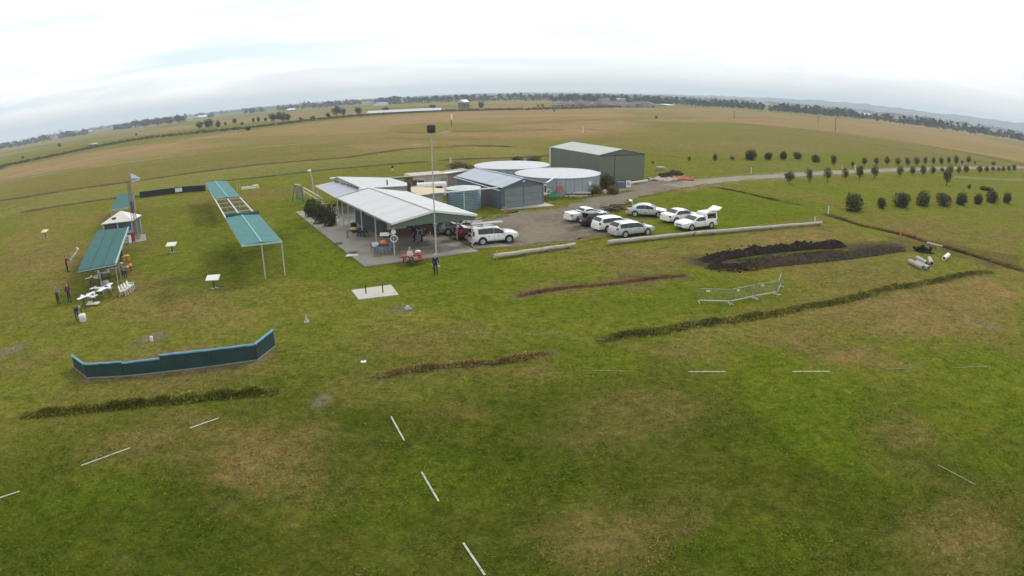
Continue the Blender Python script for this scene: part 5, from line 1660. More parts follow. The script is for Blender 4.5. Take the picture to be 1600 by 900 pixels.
face = lambda p: math.atan2(-p.y, -p.x)
PURP = fabric('navy_jacket', (0.022, 0.022, 0.085))
p = G(681, 429.5)
person('grey haired person in navy jacket and black trousers standing on grass by the tall pole', p, face(p), 'stand', PURP, fabric('black_trousers', (0.014, 0.014, 0.016)), (0.42, 0.43, 0.45))
p = G(641, 415)
person('person in white top and dark trousers seated at the red picnic table', p + Vector((0, 0.15, 0)), face(p) + 0.2, 'sit', fabric('white_shirt', (0.62, 0.57, 0.53)), fabric('dark_trousers', (0.035, 0.035, 0.05)), (0.36, 0.26, 0.20), arms=('lap', 'lap'), sit_h=0.62)
p = G(648, 379)
person('person all in black standing under the pavilion with an arm stretched out', p + Vector((0, 0, .1)), rad(180), 'stand', fabric('black_jumper', (0.012, 0.012, 0.013)), fabric('black_trousers', (0.014, 0.014, 0.016)), (0.03, 0.025, 0.02), arms=('reach', 'down'))
p = G(666, 378)
person('person in dark red jumper seated on a white chair under the pavilion', p + Vector((0, 0, .1)), rad(200), 'sit', fabric('dark_red_jumper', (0.20, 0.018, 0.022)), fabric('black_trousers', (0.014, 0.014, 0.016)), (0.12, 0.05, 0.04), arms=('lap', 'lap'))
p = G(106, 425)
person('person in maroon top holding up a white model aircraft', p, rad(35), 'stand', fabric('maroon_shirt', (0.13, 0.035, 0.06)), fabric('black_trousers', (0.014, 0.014, 0.016)), (0.10, 0.06, 0.05), arms=('reach', 'reach'))
p = G(91.5, 475)
person('person in grey top with folded arms standing at the far left of the group', p, face(p) + 0.9, 'stand', fabric('grey_jumper', (0.17, 0.19, 0.18)), fabric('dark_trousers', (0.035, 0.035, 0.05)), (0.10, 0.09, 0.08), arms=('cross', 'cross'))
p = G(109, 472)
person('person in maroon shirt and dark trousers standing beside the one with folded arms', p, face(p) + 0.6, 'stand', fabric('crimson_shirt', (0.20, 0.03, 0.06)), fabric('dark_trousers', (0.035, 0.035, 0.05)), (0.25, 0.15, 0.12))
p = G(121.5, 501)
person('person in navy clothes bending right over a white tub', p, rad(-15), 'stand', fabric('navy_overalls', (0.03, 0.035, 0.065)), fabric('navy_overalls', (0.03, 0.035, 0.065)), (0.38, 0.38, 0.37), bend=1.35, arms=('low', 'low'))
p = G(191, 408)
person('person in black standing at the right edge of the nearest canopy', p, face(p), 'stand', fabric('black_jumper', (0.012, 0.012, 0.013)), fabric('black_trousers', (0.014, 0.014, 0.016)), (0.05, 0.04, 0.03), hat=fabric('khaki_hat', (0.26, 0.27, 0.20)))
p = G(193, 433)
person('person in a white hat seated at the right edge of the nearest canopy', p, face(p) + 0.5, 'sit', fabric('grey_jumper', (0.17, 0.19, 0.18)), fabric('dark_trousers', (0.035, 0.035, 0.05)), (0.2, 0.18, 0.15), hat=PLASTIC_W, arms=('lap', 'lap'))

# ================================================================== furniture and small things
def chair_parts(t_, m_):
    obj('seat', MB().prism([(-.22, -.24, .40), (.24, -.22, .42), (.24, .22, .42), (-.22, .24, .40)], [(-.22, -.24, .44), (.24, -.22, .46), (.24, .22, .46), (-.22, .24, .44)]), m_, t_)
    obj('backrest', MB().prism([(-.24, -.24, .43), (-.20, -.24, .43), (-.20, .24, .43), (-.24, .24, .43)], [(-.36, -.20, .86), (-.32, -.20, .86), (-.32, .20, .86), (-.36, .20, .86)]), m_, t_)
    for s in (-1, 1):
        obj('leg', MB().bar((.22, s * .22, .42), (.27, s * .26, 0), .05), m_, t_)
        obj('leg', MB().bar((-.20, s * .22, .42), (-.30, s * .26, 0), .05), m_, t_)
        obj('armrest', MB().bar((-.30, s * .25, .64), (.22, s * .27, .62), .06, .03).bar((.22, s * .27, .62), (.24, s * .26, .42), .05), m_, t_)


def make_chair(label, loc, rz, group):
    t_ = thing('plastic_chair', label, 'chair', loc, rz, group)
    chair_parts(t_, PLASTIC_W)
    return t_


ch0 = make_chair('white plastic chair at the front end of the row of four', G(193.5, 462), rad(20), 'row of white plastic chairs by the canopy')
for (px, py), lb_ in zip(((197.5, 459.5), (201.5, 457), (205.5, 453.5)), ('white plastic chair second from the front of the row of four', 'white plastic chair third from the front of the row of four', 'white plastic chair at the back end of the row of four')):
    c = copy_tree(ch0)
    c.location = G(px, py)
    c['label'] = lb_
p = G(666, 378)
c = copy_tree(ch0)
c.location = p + Vector((0, 0, .1)) + Vector((0.1, 0.05, 0))
c.rotation_euler.z = rad(200)
c['label'] = 'white plastic chair under the person in the dark red jumper'
c['group'] = 'white plastic chairs under the pavilion'
c2 = copy_tree(c)
c2.location = G(655, 368) + Vector((0, 0, .1))
c2['label'] = 'empty white plastic chair between the two people under the pavilion'
c2.rotation_euler.z = rad(-60)

# red picnic table
p = G(645, 411)
pt = thing('picnic_table', 'faded red slatted picnic table at the front edge of the concrete slab', 'picnic table', p + Vector((0, 0, 0.02)), rad(25))
for i in range(4):
    obj('table_slat', MB().box((0, -0.30 + i * 0.2, 0.73), (1.9, 0.18, 0.04)), RED_PAINT, pt)
for s in (-1, 1):
    for q in (0.58, 0.76):
        obj('bench_slat', MB().box((0, s * q, 0.43), (1.9, 0.16, 0.04)), RED_PAINT, pt)
    obj('trestle', MB().bar((s * 0.7, -0.55, 0), (s * 0.7, -0.2, 0.7), 0.07).bar((s * 0.7, 0.55, 0), (s * 0.7, 0.2, 0.7), 0.07).bar((s * 0.7, -0.82, 0.37), (s * 0.7, 0.82, 0.37), 0.07), RED_PAINT, pt)
solo('white_bag', MB().blob((0, 0, 0.16), 0.26, 0.18, 0.16, 4, 0.12), PLASTIC_W, 'white bag resting on the red picnic table', 'bag', p + Vector((0.45, 0.22, 0.77)), smooth=True)


def table(label, px, py, m_, legm, z=0.1, rz=25, sz=(1.6, 0.75)):
    t_ = thing('folding_table', label, 'table', G(px, py) + Vector((0, 0, z)), rad(rz))
    obj('table_top', MB().box((0, 0, 0.72), (sz[0], sz[1], 0.04)), m_, t_)
    for sx in (-1, 1):
        for sy in (-1, 1):
            obj('leg', MB().bar((sx * sz[0] * .44, sy * sz[1] * .42, 0), (sx * sz[0] * .44, sy * sz[1] * .42, .70), .045), legm, t_)
    return t_


# seating and gear under the pavilion
tp_ = G(598, 398)
table('grey table with blue cloth and orange bag under the left side of the pavilion', 598, 398, GREY_FABRIC, GALV, rz=20)
solo('blue_cloth', MB().blob((0, 0, 0.06), 0.55, 0.32, 0.10, 9, 0.15), BLUE_FABRIC, 'blue cloth heaped on the grey table under the pavilion', 'cloth', tp_ + Vector((0, 0, .84)), smooth=True)
solo('orange_bag', MB().blob((0, 0, 0.2), 0.33, 0.24, 0.24, 11, 0.12), ORANGE, 'orange bag on the grey table beside the blue cloth', 'bag', tp_ + Vector((0.05, 0.42, .84)), smooth=True)
solo('white_box', MB().box((0, 0, 0.14), (0.6, 0.35, 0.28)), PLASTIC_W, 'white box at the left end of the grey table under the pavilion', 'box', tp_ + Vector((-0.62, -0.05, .85)), rad(15))
for i, (px, py, rz) in enumerate(((586, 395, 70), (590, 402, 80), (607, 400, 200), (610, 393, 190))):
    t_ = thing('grey_chair', ('dark grey chair at the left rear of the grey pavilion table', 'dark grey chair at the left front of the grey pavilion table', 'dark grey chair at the right front of the grey pavilion table', 'dark grey chair at the right rear of the grey pavilion table')[i], 'chair', G(px, py) + Vector((0, 0, .1)), rad(rz), 'dark grey chairs under the pavilion')
    chair_parts(t_, GREY_FABRIC)
DKB = mat('dark_blue_grey_plastic', (0.05, 0.06, 0.075), 0.6)
for i, (px, py) in enumerate(((562, 371), (567, 371.5), (572, 371))):
    t_ = thing('dark_chair', 'dark chair in the row of three by the yellow topped table, %s' % ('left', 'middle', 'right')[i], 'chair', G(px, py) + Vector((0, 0, .1)), rad(-70), 'dark chairs along the pavilion side')
    chair_parts(t_, DKB)
table('low table with yellow and cream bundles by the left pavilion posts', 552, 372, DKB, DARK_STEEL, rz=25, sz=(1.3, .6))
solo('yellow_bundle', MB().blob((0, 0, 0.12), 0.42, 0.25, 0.16, 21, 0.15), mat('yellow_bundle_cloth', (0.52, 0.36, 0.05), 0.8), 'yellow bundle on the low table by the left pavilion posts', 'bundle', G(552, 372) + Vector((0.1, 0, .86)), smooth=True)
solo('black_bin', MB().lathe((0, 0, 0), [(0.28, 0), (0.34, 0.95), (0.36, 1.0), (0.1, 1.08)], 16), BLACK, 'black bin standing under the pavilion behind the yellow bundle', 'bin', G(552, 366) + Vector((0, .5, .1)), smooth=True)
solo('white_towel', MB().box((0, 0, 0.5), (0.35, 0.12, 0.95)), PLASTIC_W, 'white upright panel standing beside the black bin', 'panel', G(557, 365) + Vector((0, .3, .1)), rad(40))
# clock and lamp on the front post
q = FL + side * 0.02 + cr * 0.035
solo('concrete_block', MB().box((0, 0, .22), (.45, .4, .44)).box((.1, 0, .5), (.25, .3, .14)), mat('pinkish_block', (.36, .26, .21), .85), 'pinkish concrete block at the left end of the workshop apron', 'block', G(789.5, 330))
fh = solo('flood_light', MB().box((0, 0, 0), (0.8, 0.3, 0.25)).bar((0.35, 0, 0), (0.75, 0.0, 0.0), 0.06), TRIM, 'white flood light on an arm fixed to the front left pavilion post', 'light', at_z(q, 2.05) + Vector((-0.8, 0, 0)))
sgn = thing('round_sign', 'white ring shaped sign on the front left pavilion post', 'sign', at_z(q, 1.65) + Vector((0.05, -0.12, 0)))
obj('ring', MB().tube([(0.30 * math.cos(a * math.pi / 9), 0, 0.30 * math.sin(a * math.pi / 9)) for a in range(19)], 0.055, 6), PLASTIC_W, sgn)
obj('upper_disc', MB().tube([(0, -0.02, 0.62), (0, 0.02, 0.62)], 0.22, 14), PLASTIC_W, sgn)

# model aircraft
def model_plane(label, loc, rz, span, m_, pitch=0.0, wing_m=None, stripe=None):
    t_ = thing('model_aircraft', label, 'model aircraft', loc, rz, 'model aircraft')
    t_.rotation_euler = (0, -pitch, rz)
    k = span
    obj('fuselage', MB().tube([(-.48 * k, 0, .02 * k), (-.2 * k, 0, .01 * k), (.1 * k, 0, 0), (.32 * k, 0, 0), (.42 * k, 0, 0)], .035 * k, 10, .06 * k), m_, t_, smooth=True)
    obj('wing', MB().prism([(.02 * k, -.5 * k, .03 * k), (.20 * k, -.5 * k, .03 * k), (.26 * k, 0, .02 * k), (.20 * k, .5 * k, .03 * k), (.02 * k, .5 * k, .03 * k), (-.02 * k, 0, .02 * k)],
                           [(.03 * k, -.5 * k, .045 * k), (.18 * k, -.5 * k, .045 * k), (.24 * k, 0, .05 * k), (.18 * k, .5 * k, .045 * k), (.03 * k, .5 * k, .045 * k), (-.01 * k, 0, .045 * k)]), wing_m or m_, t_)
    obj('tailplane', MB().box((-.43 * k, 0, .04 * k), (.13 * k, .36 * k, .012 * k)), m_, t_)
    obj('fin', MB().prism([(-.50 * k, -.006 * k, .04 * k), (-.36 * k, -.006 * k, .04 * k), (-.36 * k, .006 * k, .04 * k), (-.50 * k, .006 * k, .04 * k)], [(-.52 * k, -.005 * k, .2 * k), (-.45 * k, -.005 * k, .2 * k), (-.45 * k, .005 * k, .2 * k), (-.52 * k, .005 * k, .2 * k)]), stripe or m_, t_)
    obj('canopy', MB().blob((.18 * k, 0, .06 * k), .09 * k, .035 * k, .035 * k, 2, 0.0), GLASS, t_, smooth=True)
    obj('propeller', MB().box((.43 * k, 0, 0), (.012 * k, .03 * k, .22 * k)), BLACK, t_)
    return t_


p = G(106, 425)
hold = p + Vector((math.cos(rad(35)), math.sin(rad(35)), 0)) * 0.62 + Vector((0, 0, 1.35))
model_plane('white model aircraft held nose down by the person in the maroon top', hold + Vector((0.35, 0.25, .22)), rad(200), 1.7, MODEL_W, -0.75)


def bench(label, px, py, z, rz, ln=1.3):
    t_ = thing('start_bench', label, 'stand', G(px, py), rad(rz))
    obj('bench_top', MB().box((0, 0, z), (ln, 0.5, 0.05)), GREY_FABRIC, t_)
    for sx in (-1, 1):
        obj('leg', MB().bar((sx * ln * .4, -.22, 0), (sx * ln * .35, 0, z), .05).bar((sx * ln * .4, .22, 0), (sx * ln * .35, 0, z), .05), DARK_STEEL, t_)
    return t_


bench('grey stand under the white model aircraft nearest the tub', 140, 477, .62, 15)
model_plane('white model jet on the stand nearest the white tub', G(140, 477) + Vector((0, 0, .75)), rad(170), 2.0, MODEL_W)
solo('white_case', MB().box((0, 0, .16), (1.15, .5, .10)).box((-.25, 0, .28), (.35, .3, .16)), PLASTIC_W, 'long white case on the grass beneath the model jet', 'case', G(146, 477), rad(10))
bench('grey stand under the long white glider at the front canopy post', 163, 465, .70, 12, 1.6)
model_plane('long white model glider lying across the second stand', G(163, 465) + Vector((0, 0, .82)), rad(5), 2.3, MODEL_W, 0, None, DARK_RED)
solo('grey_drum', MB().lathe((0, 0, 0), [(.36, 0), (.40, .2), (.40, .85), (.36, .9), (.05, .93)], 16), mat('grey_fabric_cover', (.30, .30, .29), .8), 'grey covered drum standing behind the long white glider', 'drum', G(166, 455), smooth=True)
bench('grey stand under the yellow and white model', 150, 448, .75, 12)
model_plane('yellow and white model aircraft under the front edge of the canopy', G(150, 448) + Vector((0, 0, .88)), rad(150), 1.7, MODEL_W, 0, MODEL_Y)
bench('grey stand under the small white model beside the front posts', 166, 441, .8, 12, 1.0)
model_plane('small white model aircraft beside the front canopy posts', G(166, 441) + Vector((0, 0, .93)), rad(20), 1.4, MODEL_W)
table('dark table crowded with gear under the right edge of the canopy', 184, 430, GREY_FABRIC, DARK_STEEL, 0, 15, (1.9, .8))
model_plane('orange model aircraft at the right edge of the canopy', G(200, 425) + Vector((0, 0, .55)), rad(15), 1.5, ORANGE)
bench('dark stand carrying the orange model aircraft', 200, 425, .44, 15, .9)
for i, (px, py, dz) in enumerate(((194.5, 408, 0), (198.5, 406, 0), (200.5, 407, 0))):
    solo('orange_bucket', MB().lathe((0, 0, 0), [(.2, 0), (.26, .5), (.28, .52), (.22, .53)], 14), mat('orange_yellow_plastic', (.70, .36, .07), .6), 'orange tub beside the canopy edge, %s' % ('nearest the black clad person', 'middle of three', 'farthest from the canopy')[i], 'tub', G(px, py), smooth=True, group='orange tubs beside the canopy')
solo('white_tub', MB().lathe((0, 0, 0), [(.24, 0), (.30, .25), (.31, .5), (.27, .56), (.05, .58)], 18), PLASTIC_W, 'round white tub in front of the bending person', 'tub', G(130, 502), smooth=True)


# small pedestal tables on the lawn
def pit_table(label, px, py, m_, rz=8, w=1.15):
    t_ = thing('pit_table', label, 'table', G(px, py), rad(rz), 'small pedestal tables on the lawn')
    obj('table_top', MB().box((0, 0, .92), (w, .75, .06), 0, 0, 0, rad(20)), m_, t_)
    obj('pedestal', MB().bar((0, 0, 0), (0, 0, .9), .11), DARK_STEEL, t_)
    obj('foot', MB().box((0, 0, .04), (.75, .12, .06)).box((0, 0, .045), (.12, .75, .05)), GALV, t_)
    return t_


pit_table('white topped pedestal table nearer to the runway barrier', 335, 451, PLASTIC_W)
pit_table('white topped pedestal table between the two long canopies', 269.5, 395, PLASTIC_W)
pit_table('pale yellow topped pedestal table alone at the far left', 71.5, 371, mat('pale_yellow_board', (.62, .58, .32), .6), 8, 1.0)

# bits on the lawn
pad = [G(549, 454.5), G(560.5, 469), G(623, 461.5), G(611, 446)]
tpad = thing('rod_pad', 'pale concrete pad with two dark upright rods on the lawn', 'pad', (pad[0] + pad[2]) / 2)
obj('pad_slab', MB().prism([q - Vector((0, 0, .2)) for q in pad], [q + Vector((0, 0, .07)) for q in pad]), CONCRETE_PALE, tpad, world=True)
for px, py in ((572, 460), (598.5, 458.5)):
    q = G(px, py)
    obj('rod', MB().bar(q, q + Vector((0, 0, .72)), .07), BLACK, tpad, world=True)
solo('marker_cone', MB().lathe((0, 0, 0), [(.20, 0), (.20, .04), (.13, .05), (.03, .48)], 14), mat('dull_pink_grey_cone', (.42, .36, .32), .7), 'small pale marker cone on the lawn above the barrier', 'cone', G(479, 503))
wd = thing('white_disc', 'small white disc lid lying on the grass left of the berm', 'lid', G(568, 565.5))
obj('disc', MB().lathe((0, 0, 0), [(.15, 0), (.17, .03), (.12, .06), (.03, .07)], 18), PLASTIC_W, wd, smooth=True)
obj('knob', MB().blob((0, 0, .08), .04, .04, .03, 1), GREY_FABRIC, wd)
solo('white_stake', MB().lathe((0, 0, 0), [(.10, 0), (.12, .28), (.09, .34), (.02, .36)], 12), PLASTIC_W, 'stubby white stake in a scraped hollow behind the barrier', 'stake', G(237.5, 533), smooth=True)
solo('stump', MB().lathe((0, 0, 0), [(.20, 0), (.15, .16), (.13, .22), (.02, .23)], 9).bar((-.3, .1, .05), (.35, -.15, .08), .07).bar((-.38, .35, 0), (-.36, .36, .42), .03), LOG, 'broken stump with a thin peg beside the concrete pad', 'stump', G(637, 483))
solo('white_rag', MB().blob((0, 0, .06), .55, .22, .09, 5, .3), PLASTIC_W, 'white crumpled sheet lying on the left edge of the concrete slab', 'sheet', G(549, 401) + Vector((0, 0, .05)), rad(15))
solo('dark_bag', MB().blob((0, 0, .12), .45, .18, .14, 7, .25), GREY_FABRIC, 'dark grey bag lying on the left edge of the concrete slab', 'bag', G(529, 383) + Vector((0, 0, .1)), rad(10))
solo('dark_bag', MB().blob((0, 0, .1), .4, .16, .11, 8, .25), GREY_FABRIC, 'dark grey bag just above the white crumpled sheet', 'bag', G(552, 397) + Vector((0, 0, .1)), rad(10))
tr = thing('white_trough', 'long off white trough lying on the grass behind the middle canopy', 'trough', (G(378, 296.5) + G(404, 293)) / 2, rad(20))
obj('trough_body', MB().prism([(-1.6, -.3, 0), (1.6, -.3, 0), (1.6, .3, 0), (-1.6, .3, 0)], [(-1.5, -.22, .45), (.3, -.22, .42), (.3, .22, .42), (-1.5, .22, .45)]).blob((.95, 0, .35), .65, .28, .3, 2, .1), mat('off_white_weathered', (.58, .56, .48), .7), tr)
obj('rod', MB().bar((-.5, 0, .4), (-.5, 0, 1.3), .06), GALV, tr)
for i, (px, py) in enumerate(((371, 297), (375, 296.5))):
    obj('stake', MB().bar(G(px, py), G(px, py) + Vector((0, 0, 1.1)), .07), PALE_STEEL, tr, world=True)

# runway strips
GS = 'white runway edge strips'
strips = [((611, 651), (631.5, 688.5), 'white ground strip farthest up the near edge, below the berm'), ((659, 738), (685.5, 783.5), 'white ground strip in the middle of the near edge line'), ((724, 849), (757.5, 899), 'white ground strip cut by the bottom of the picture'),
          ((1076, 581.5), (1133.5, 581.5), 'white ground strip at the left end of the right hand line'), ((1238, 580.5), (1296, 580), 'brightest white ground strip in the right hand line'), ((1385, 577.5), (1432, 575.5), 'faint white ground strip third along the right hand line'), ((1488, 575.5), (1546, 572.5), 'faint white ground strip at the right end of the line'),
          ((926, 579.5), (978, 580.5), 'yellowed faint ground strip left of the right hand line'), ((-8, 781), (31, 768.5), 'pale ground strip at the left border of the picture'), ((127, 728), (203, 700.5), 'bright white ground strip at lower left'), ((297, 669.5), (342.5, 653.5), 'short white ground strip below the left berm'), ((1465, 727), (1524, 758), 'grey worn ground strip at lower right')]
for i, (a, b_, lb_) in enumerate(strips):
    a, b_ = G(*a), G(*b_)
    m_ = mat('worn_strip', (.19, .20, .10), .8, 0, .3, 4, dirt=((.12, .13, .03), 5.0, .48, .85)) if i in (5, 6, 7, 11) else mat('white_strip', (.42, .42, .35), .8, 0, .15, 4, dirt=((.13, .14, .04), 5.0, .53, .85))
    zz = max(gz(a.x, a.y), gz(b_.x, b_.y)) + .015
    o = solo('ground_strip', MB().bar(Vector((0, 0, zz)), b_ - a + Vector((0, 0, zz)), .07 if i not in (5, 6, 7, 11) else .05, .02), m_, lb_, 'marker strip', a, 0, GS)

# pole rails beside the yard
GR = 'timber pole rails along the yard'
for a, b_, posts, lb_ in (((772, 400.5), (899, 382), (.35, .62, .9), 'shorter timber pole rail in front of the gravel yard'), ((950, 378.5), (1086, 364), (.1, .42, .98), 'timber pole rail directly in front of the silver wagon'), ((1086, 364.5), (1284, 348), (.12, .55, .82, .97), 'timber pole rail running right towards the ditch')):
    pa, pb = G(*a, .28), G(*b_, .28)
    t_ = thing('pole_rail', lb_, 'rail', flat(pa), 0, GR)
    n_ = 12
    pts = [lerp(pa, pb, i / n_) + Vector((0, 0, .02 * math.sin(i * 1.7))) for i in range(n_ + 1)]
    obj('pole', MB().tube(pts, .21, 12, .17), LOG, t_, world=True, smooth=True)
    for f in posts:
        q = lerp(pa, pb, f)
        obj('stub', MB().bar(flat(q) - Vector((0, 0, .1)), flat(q) + Vector((0, 0, .2)), .26), BARK, t_, world=True)
for px, py, lb_, m_ in ((776.5, 405, 'short orange peg at the left end of the shorter pole rail', ORANGE), (1406.5, 370, 'tall orange stake beside the ditch', mat('orange_stake_paint', (.62, .16, .06), .7))):
    solo('orange_peg', MB().tube([(0, 0, 0), (0, 0, .75 if px < 1000 else 1.15)], .09, 8, .06), m_, lb_, 'stake', G(px, py))
for px, py, h_, lb_ in ((1294, 334, 1.05, 'white post at the head of the ditch'), (1273, 346, .55, 'short white post behind the end of the pole rail'), (1173.5, 271.5, 1.2, 'white post on the far side of the gravel road'), (911, 208, 2.3, 'lone white post in the tan paddock'), (1315.5, 264, 1.0, 'small white post left of the back tree row'), (1336, 265, 1.0, 'white post beside the back tree row by the road')):
    w_ = .16 if h_ < 2 else .34
    o = solo('white_post', MB().tube([(0, 0, 0), (0, 0, h_)], w_ / 2, 8), mat('white_post_paint', (.62, .60, .55), .7), lb_, 'post', G(px, py), group='white posts in the paddocks')

# crowd barriers
def crowd(label, a, b_, hh=1.05, flat_feet=True):
    pa, pb = G(*a), G(*b_)
    d = (pb - pa)
    ln = d.length
    t_ = thing('crowd_barrier', label, 'barrier', pa, math.atan2(d.y, d.x), 'pale steel crowd barriers')
    PS = mat('pale_green_steel', (.24, .28, .20), .5, .1, .06, 3)
    obj('frame', MB().tube([(.02, 0, .2), (.02, 0, hh - .08), (.1, 0, hh), (ln - .1, 0, hh), (ln - .02, 0, hh - .08), (ln - .02, 0, .2)], .028, 6), PS, t_)
    obj('bottom_rail', MB().tube([(.02, 0, .2), (ln - .02, 0, .2)], .045, 6), mat('white_rail_steel', (.38, .40, .33), .5), t_)
    mb = MB()
    n_ = int(ln / .14)
    for i in range(1, n_):
        mb.bar((ln * i / n_, 0, .2), (ln * i / n_, 0, hh), .013)
    obj('bars', mb, PS, t_, kind='stuff')
    obj('name_tab', MB().box((ln * .28, 0, hh - .16), (.26, .04, .13)), mat('pale_tab', (.58, .58, .48), .6), t_)
    for x in (.06, ln - .06):
        obj('foot', MB().bar((x, -.32, .03), (x, .32, .03), .05).bar((x, 0, 0), (x, 0, .22), .04), mat('white_rail_steel', (.38, .40, .33), .5), t_)
    return t_


crowd('crowd barrier panel at the left end of the line', (1091, 473.5), (1140.5, 475))
crowd('middle crowd barrier panel slanting away from the corner', (1141, 474.8), (1179, 466.5))
crowd('crowd barrier panel joined to the end one', (1180, 466.3), (1213.5, 460))
crowd('crowd barrier panel turned end on at the right', (1214, 460.5), (1219, 447.5), 1.1)

# ditch spoil, pipes, scrap, rubble
def lumps(mb, pts, n, r0, r1, h, seed, spread):
    r = random.Random(seed)
    for i in range(n):
        f = r.random() * (len(pts) - 1)
        k_ = int(f)
        p = lerp(pts[k_], pts[k_ + 1], f - k_)
        q = p + Vector((r.gauss(0, spread), r.gauss(0, spread), 0))
        s_ = r.uniform(r0, r1)
        mb.blob((q.x, q.y, h * r.uniform(.1, .6)), s_ * r.uniform(.8, 1.5), s_ * r.uniform(.7, 1.2), s_ * r.uniform(.5, .9), seed * 1000 + i, .3, 1)
    return mb


def ridge_mb(pts, w, h, seed, step=.13):
    ps = [G(*p) for p in pts]
    q = []
    for a, b_ in zip(ps[:-1], ps[1:]):
        n_ = max(1, int((b_ - a).length / step))
        q += [lerp(a, b_, i / n_) for i in range(n_)]
    q.append(ps[-1])
    nT = 15
    vs = []
    for i, p in enumerate(q):
        d = (q[min(i + 4, len(q) - 1)] - q[max(i - 4, 0)]).normalized()
        n_ = Vector((-d.y, d.x, 0))
        e = min(1, i * step / 1.2, (len(q) - 1 - i) * step / 1.2) ** .6
        for j_ in range(nT):
            t = (j_ / (nT - 1)) * 2 - 1
            c = p + n_ * t * w
            x, y = np.array([c.x]), np.array([c.y])
            big, sm = fbm(x, y, 1.5, seed, 3)[0], fbm(x, y, .38, seed + 7, 3)[0]
            z = h * e * max(0, 1 - abs(t) ** 1.6) * (.25 + 1.3 * big ** 1.4) + (abs(sm - .5) * 2) ** .7 * .38 * e * (1 - abs(t) ** 3) * (.4 + h)
            vs.append((c.x + (sm - .5) * .25, c.y + (big - .5) * .3, z - .06 - (.3 if abs(t) == 1 else 0)))
    return MB().add(vs, [(i * nT + j_, i * nT + j_ + 1, (i + 1) * nT + j_ + 1, (i + 1) * nT + j_) for i in range(len(q) - 1) for j_ in range(nT - 1)])


base = G(1250, 395)
sp = thing('spoil_heap', 'long ragged heap of dark turned earth beside the ditch', 'earth heap', base)
mb = ridge_mb([(1097, 409), (1140, 401), (1180, 395), (1250, 388), (1318, 383)], .85, .6, 3)
lumps(mb, [G(1100, 406), G(1180, 394), G(1250, 387), G(1310, 383)], 160, .05, .16, .9, 3, .35)
obj('back_ridge', mb, EARTH, sp, world=True, kind='stuff')
mb = ridge_mb([(1105, 414), (1135, 419), (1165, 418), (1190, 411)], 1.1, .35, 13)
lumps(mb, [G(1120, 416), G(1150, 421), G(1165, 417)], 90, .04, .14, .5, 4, .6)
obj('front_lumps', mb, EARTH, sp, world=True, kind='stuff')
mb = ridge_mb([(1165, 416), (1210, 411), (1250, 407), (1330, 399), (1408, 388)], 1.35, .42, 23)
lumps(mb, [G(1170, 415), G(1250, 408), G(1330, 400), G(1402, 389)], 160, .04, .12, .35, 5, .7)
obj('side_spoil', mb, BROWN_EARTH, sp, world=True, kind='stuff')
mb = ridge_mb([(1277, 387), (1295, 385), (1318, 383)], 1.0, 1.05, 33)
obj('high_mound', mb, EARTH, sp, world=True, kind='stuff')
em = ridge_mb([(1428, 391), (1441, 392.5), (1456, 393)], 1.25, .5, 43, .11)
lumps(em, [G(1433, 392), G(1450, 393)], 60, .06, .2, .9, 43, .4)
eb = G(1441, 394)
em.v = [(x - eb.x, y - eb.y, z) for x, y, z in em.v]
solo('earth_mound', em, EARTH, 'small dark mound of earth above the pile of pipes', 'earth heap', G(1441, 394))
GPi = 'concrete pipes lying in the paddock'
PIP = mat('weathered_concrete_pipe', (.36, .34, .29), .85, 0, .12, 1.2, dirt=((.25, .24, .19), 1.5, .5, .6))
for i, (a, b_, lb_) in enumerate((((1421, 408), (1442, 418.5), 'long concrete pipe at the front of the pile'), ((1432, 410), (1451, 419.5), 'concrete pipe lying second in the pile'), ((1433, 403), (1448, 411.5), 'grassy concrete pipe at the back of the pile'), ((1452, 404), (1456, 412), 'short concrete pipe at the right of the pile'), ((1475, 404), (1482, 398.5), 'single white concrete pipe apart from the pile'))):
    pa, pb = G(*a, .22), G(*b_, .22)
    d = (pb - pa).normalized()
    n_ = 16
    u_ = d.cross(Vector((0, 0, 1))).normalized()
    w_ = u_.cross(d)
    mb = MB()
    vs = []
    for q, r_ in ((pa, .24), (pb, .24), (pb, .17), (pa, .17)):
        vs += [q - pa + (u_ * math.cos(2 * math.pi * j_ / n_) + w_ * math.sin(2 * math.pi * j_ / n_)) * r_ for j_ in range(n_)]
    mb.add(vs, [((s_ * n_ + j_), (s_ * n_ + (j_ + 1) % n_), (((s_ + 1) % 4) * n_ + (j_ + 1) % n_), (((s_ + 1) % 4) * n_ + j_)) for s_ in range(4) for j_ in range(n_)])
    solo('concrete_pipe', mb, PIP if i < 4 else PLASTIC_W, lb_, 'pipe', pa, 0, GPi, True)
o = solo('ditch_plank', MB().bar(Vector((0, 0, .08)), G(1472, 386) - G(1448, 380) + Vector((0, 0, .08)), .35, .12), LOG, 'pale plank laid across the ditch beside the dark mound', 'plank', G(1448, 380))

scr = thing('scrap_pile', 'pile of rusty scrap and dark timber beside the drive behind the parked cars', 'scrap pile', G(955, 327))
r_ = random.Random(5)
for i in range(14):
    a = G(930 + r_.uniform(8, 28), 327 + r_.uniform(-2, 4))
    b_ = a + Vector((r_.uniform(1.0, 2.4), r_.uniform(-.6, .9), 0))
    obj('scrap_bar', MB().bar(at_z(a, r_.uniform(.1, .5)), at_z(b_, r_.uniform(.05, .65)), r_.uniform(.1, .26), r_.uniform(.06, .2)), (RUST, DARK_STEEL, BARK)[i % 3], scr, world=True)
lp = thing('log_pile', 'stack of grey logs and slabs in front of the nearer round tank', 'log pile', G(900, 308))
for i in range(9):
    a = G(882 + i * 2.5, 308.5 - (i % 3) * .6)
    b_ = a + Vector((1.9, .9 + r_.uniform(-.5, .3), 0))
    obj('log', MB().tube([at_z(a, .14 + .16 * (i % 3)), at_z(b_, .12 + .16 * (i % 3))], .12 + .04 * (i % 2), 8), (LOG, BARK, STONE)[i % 3], lp, world=True)
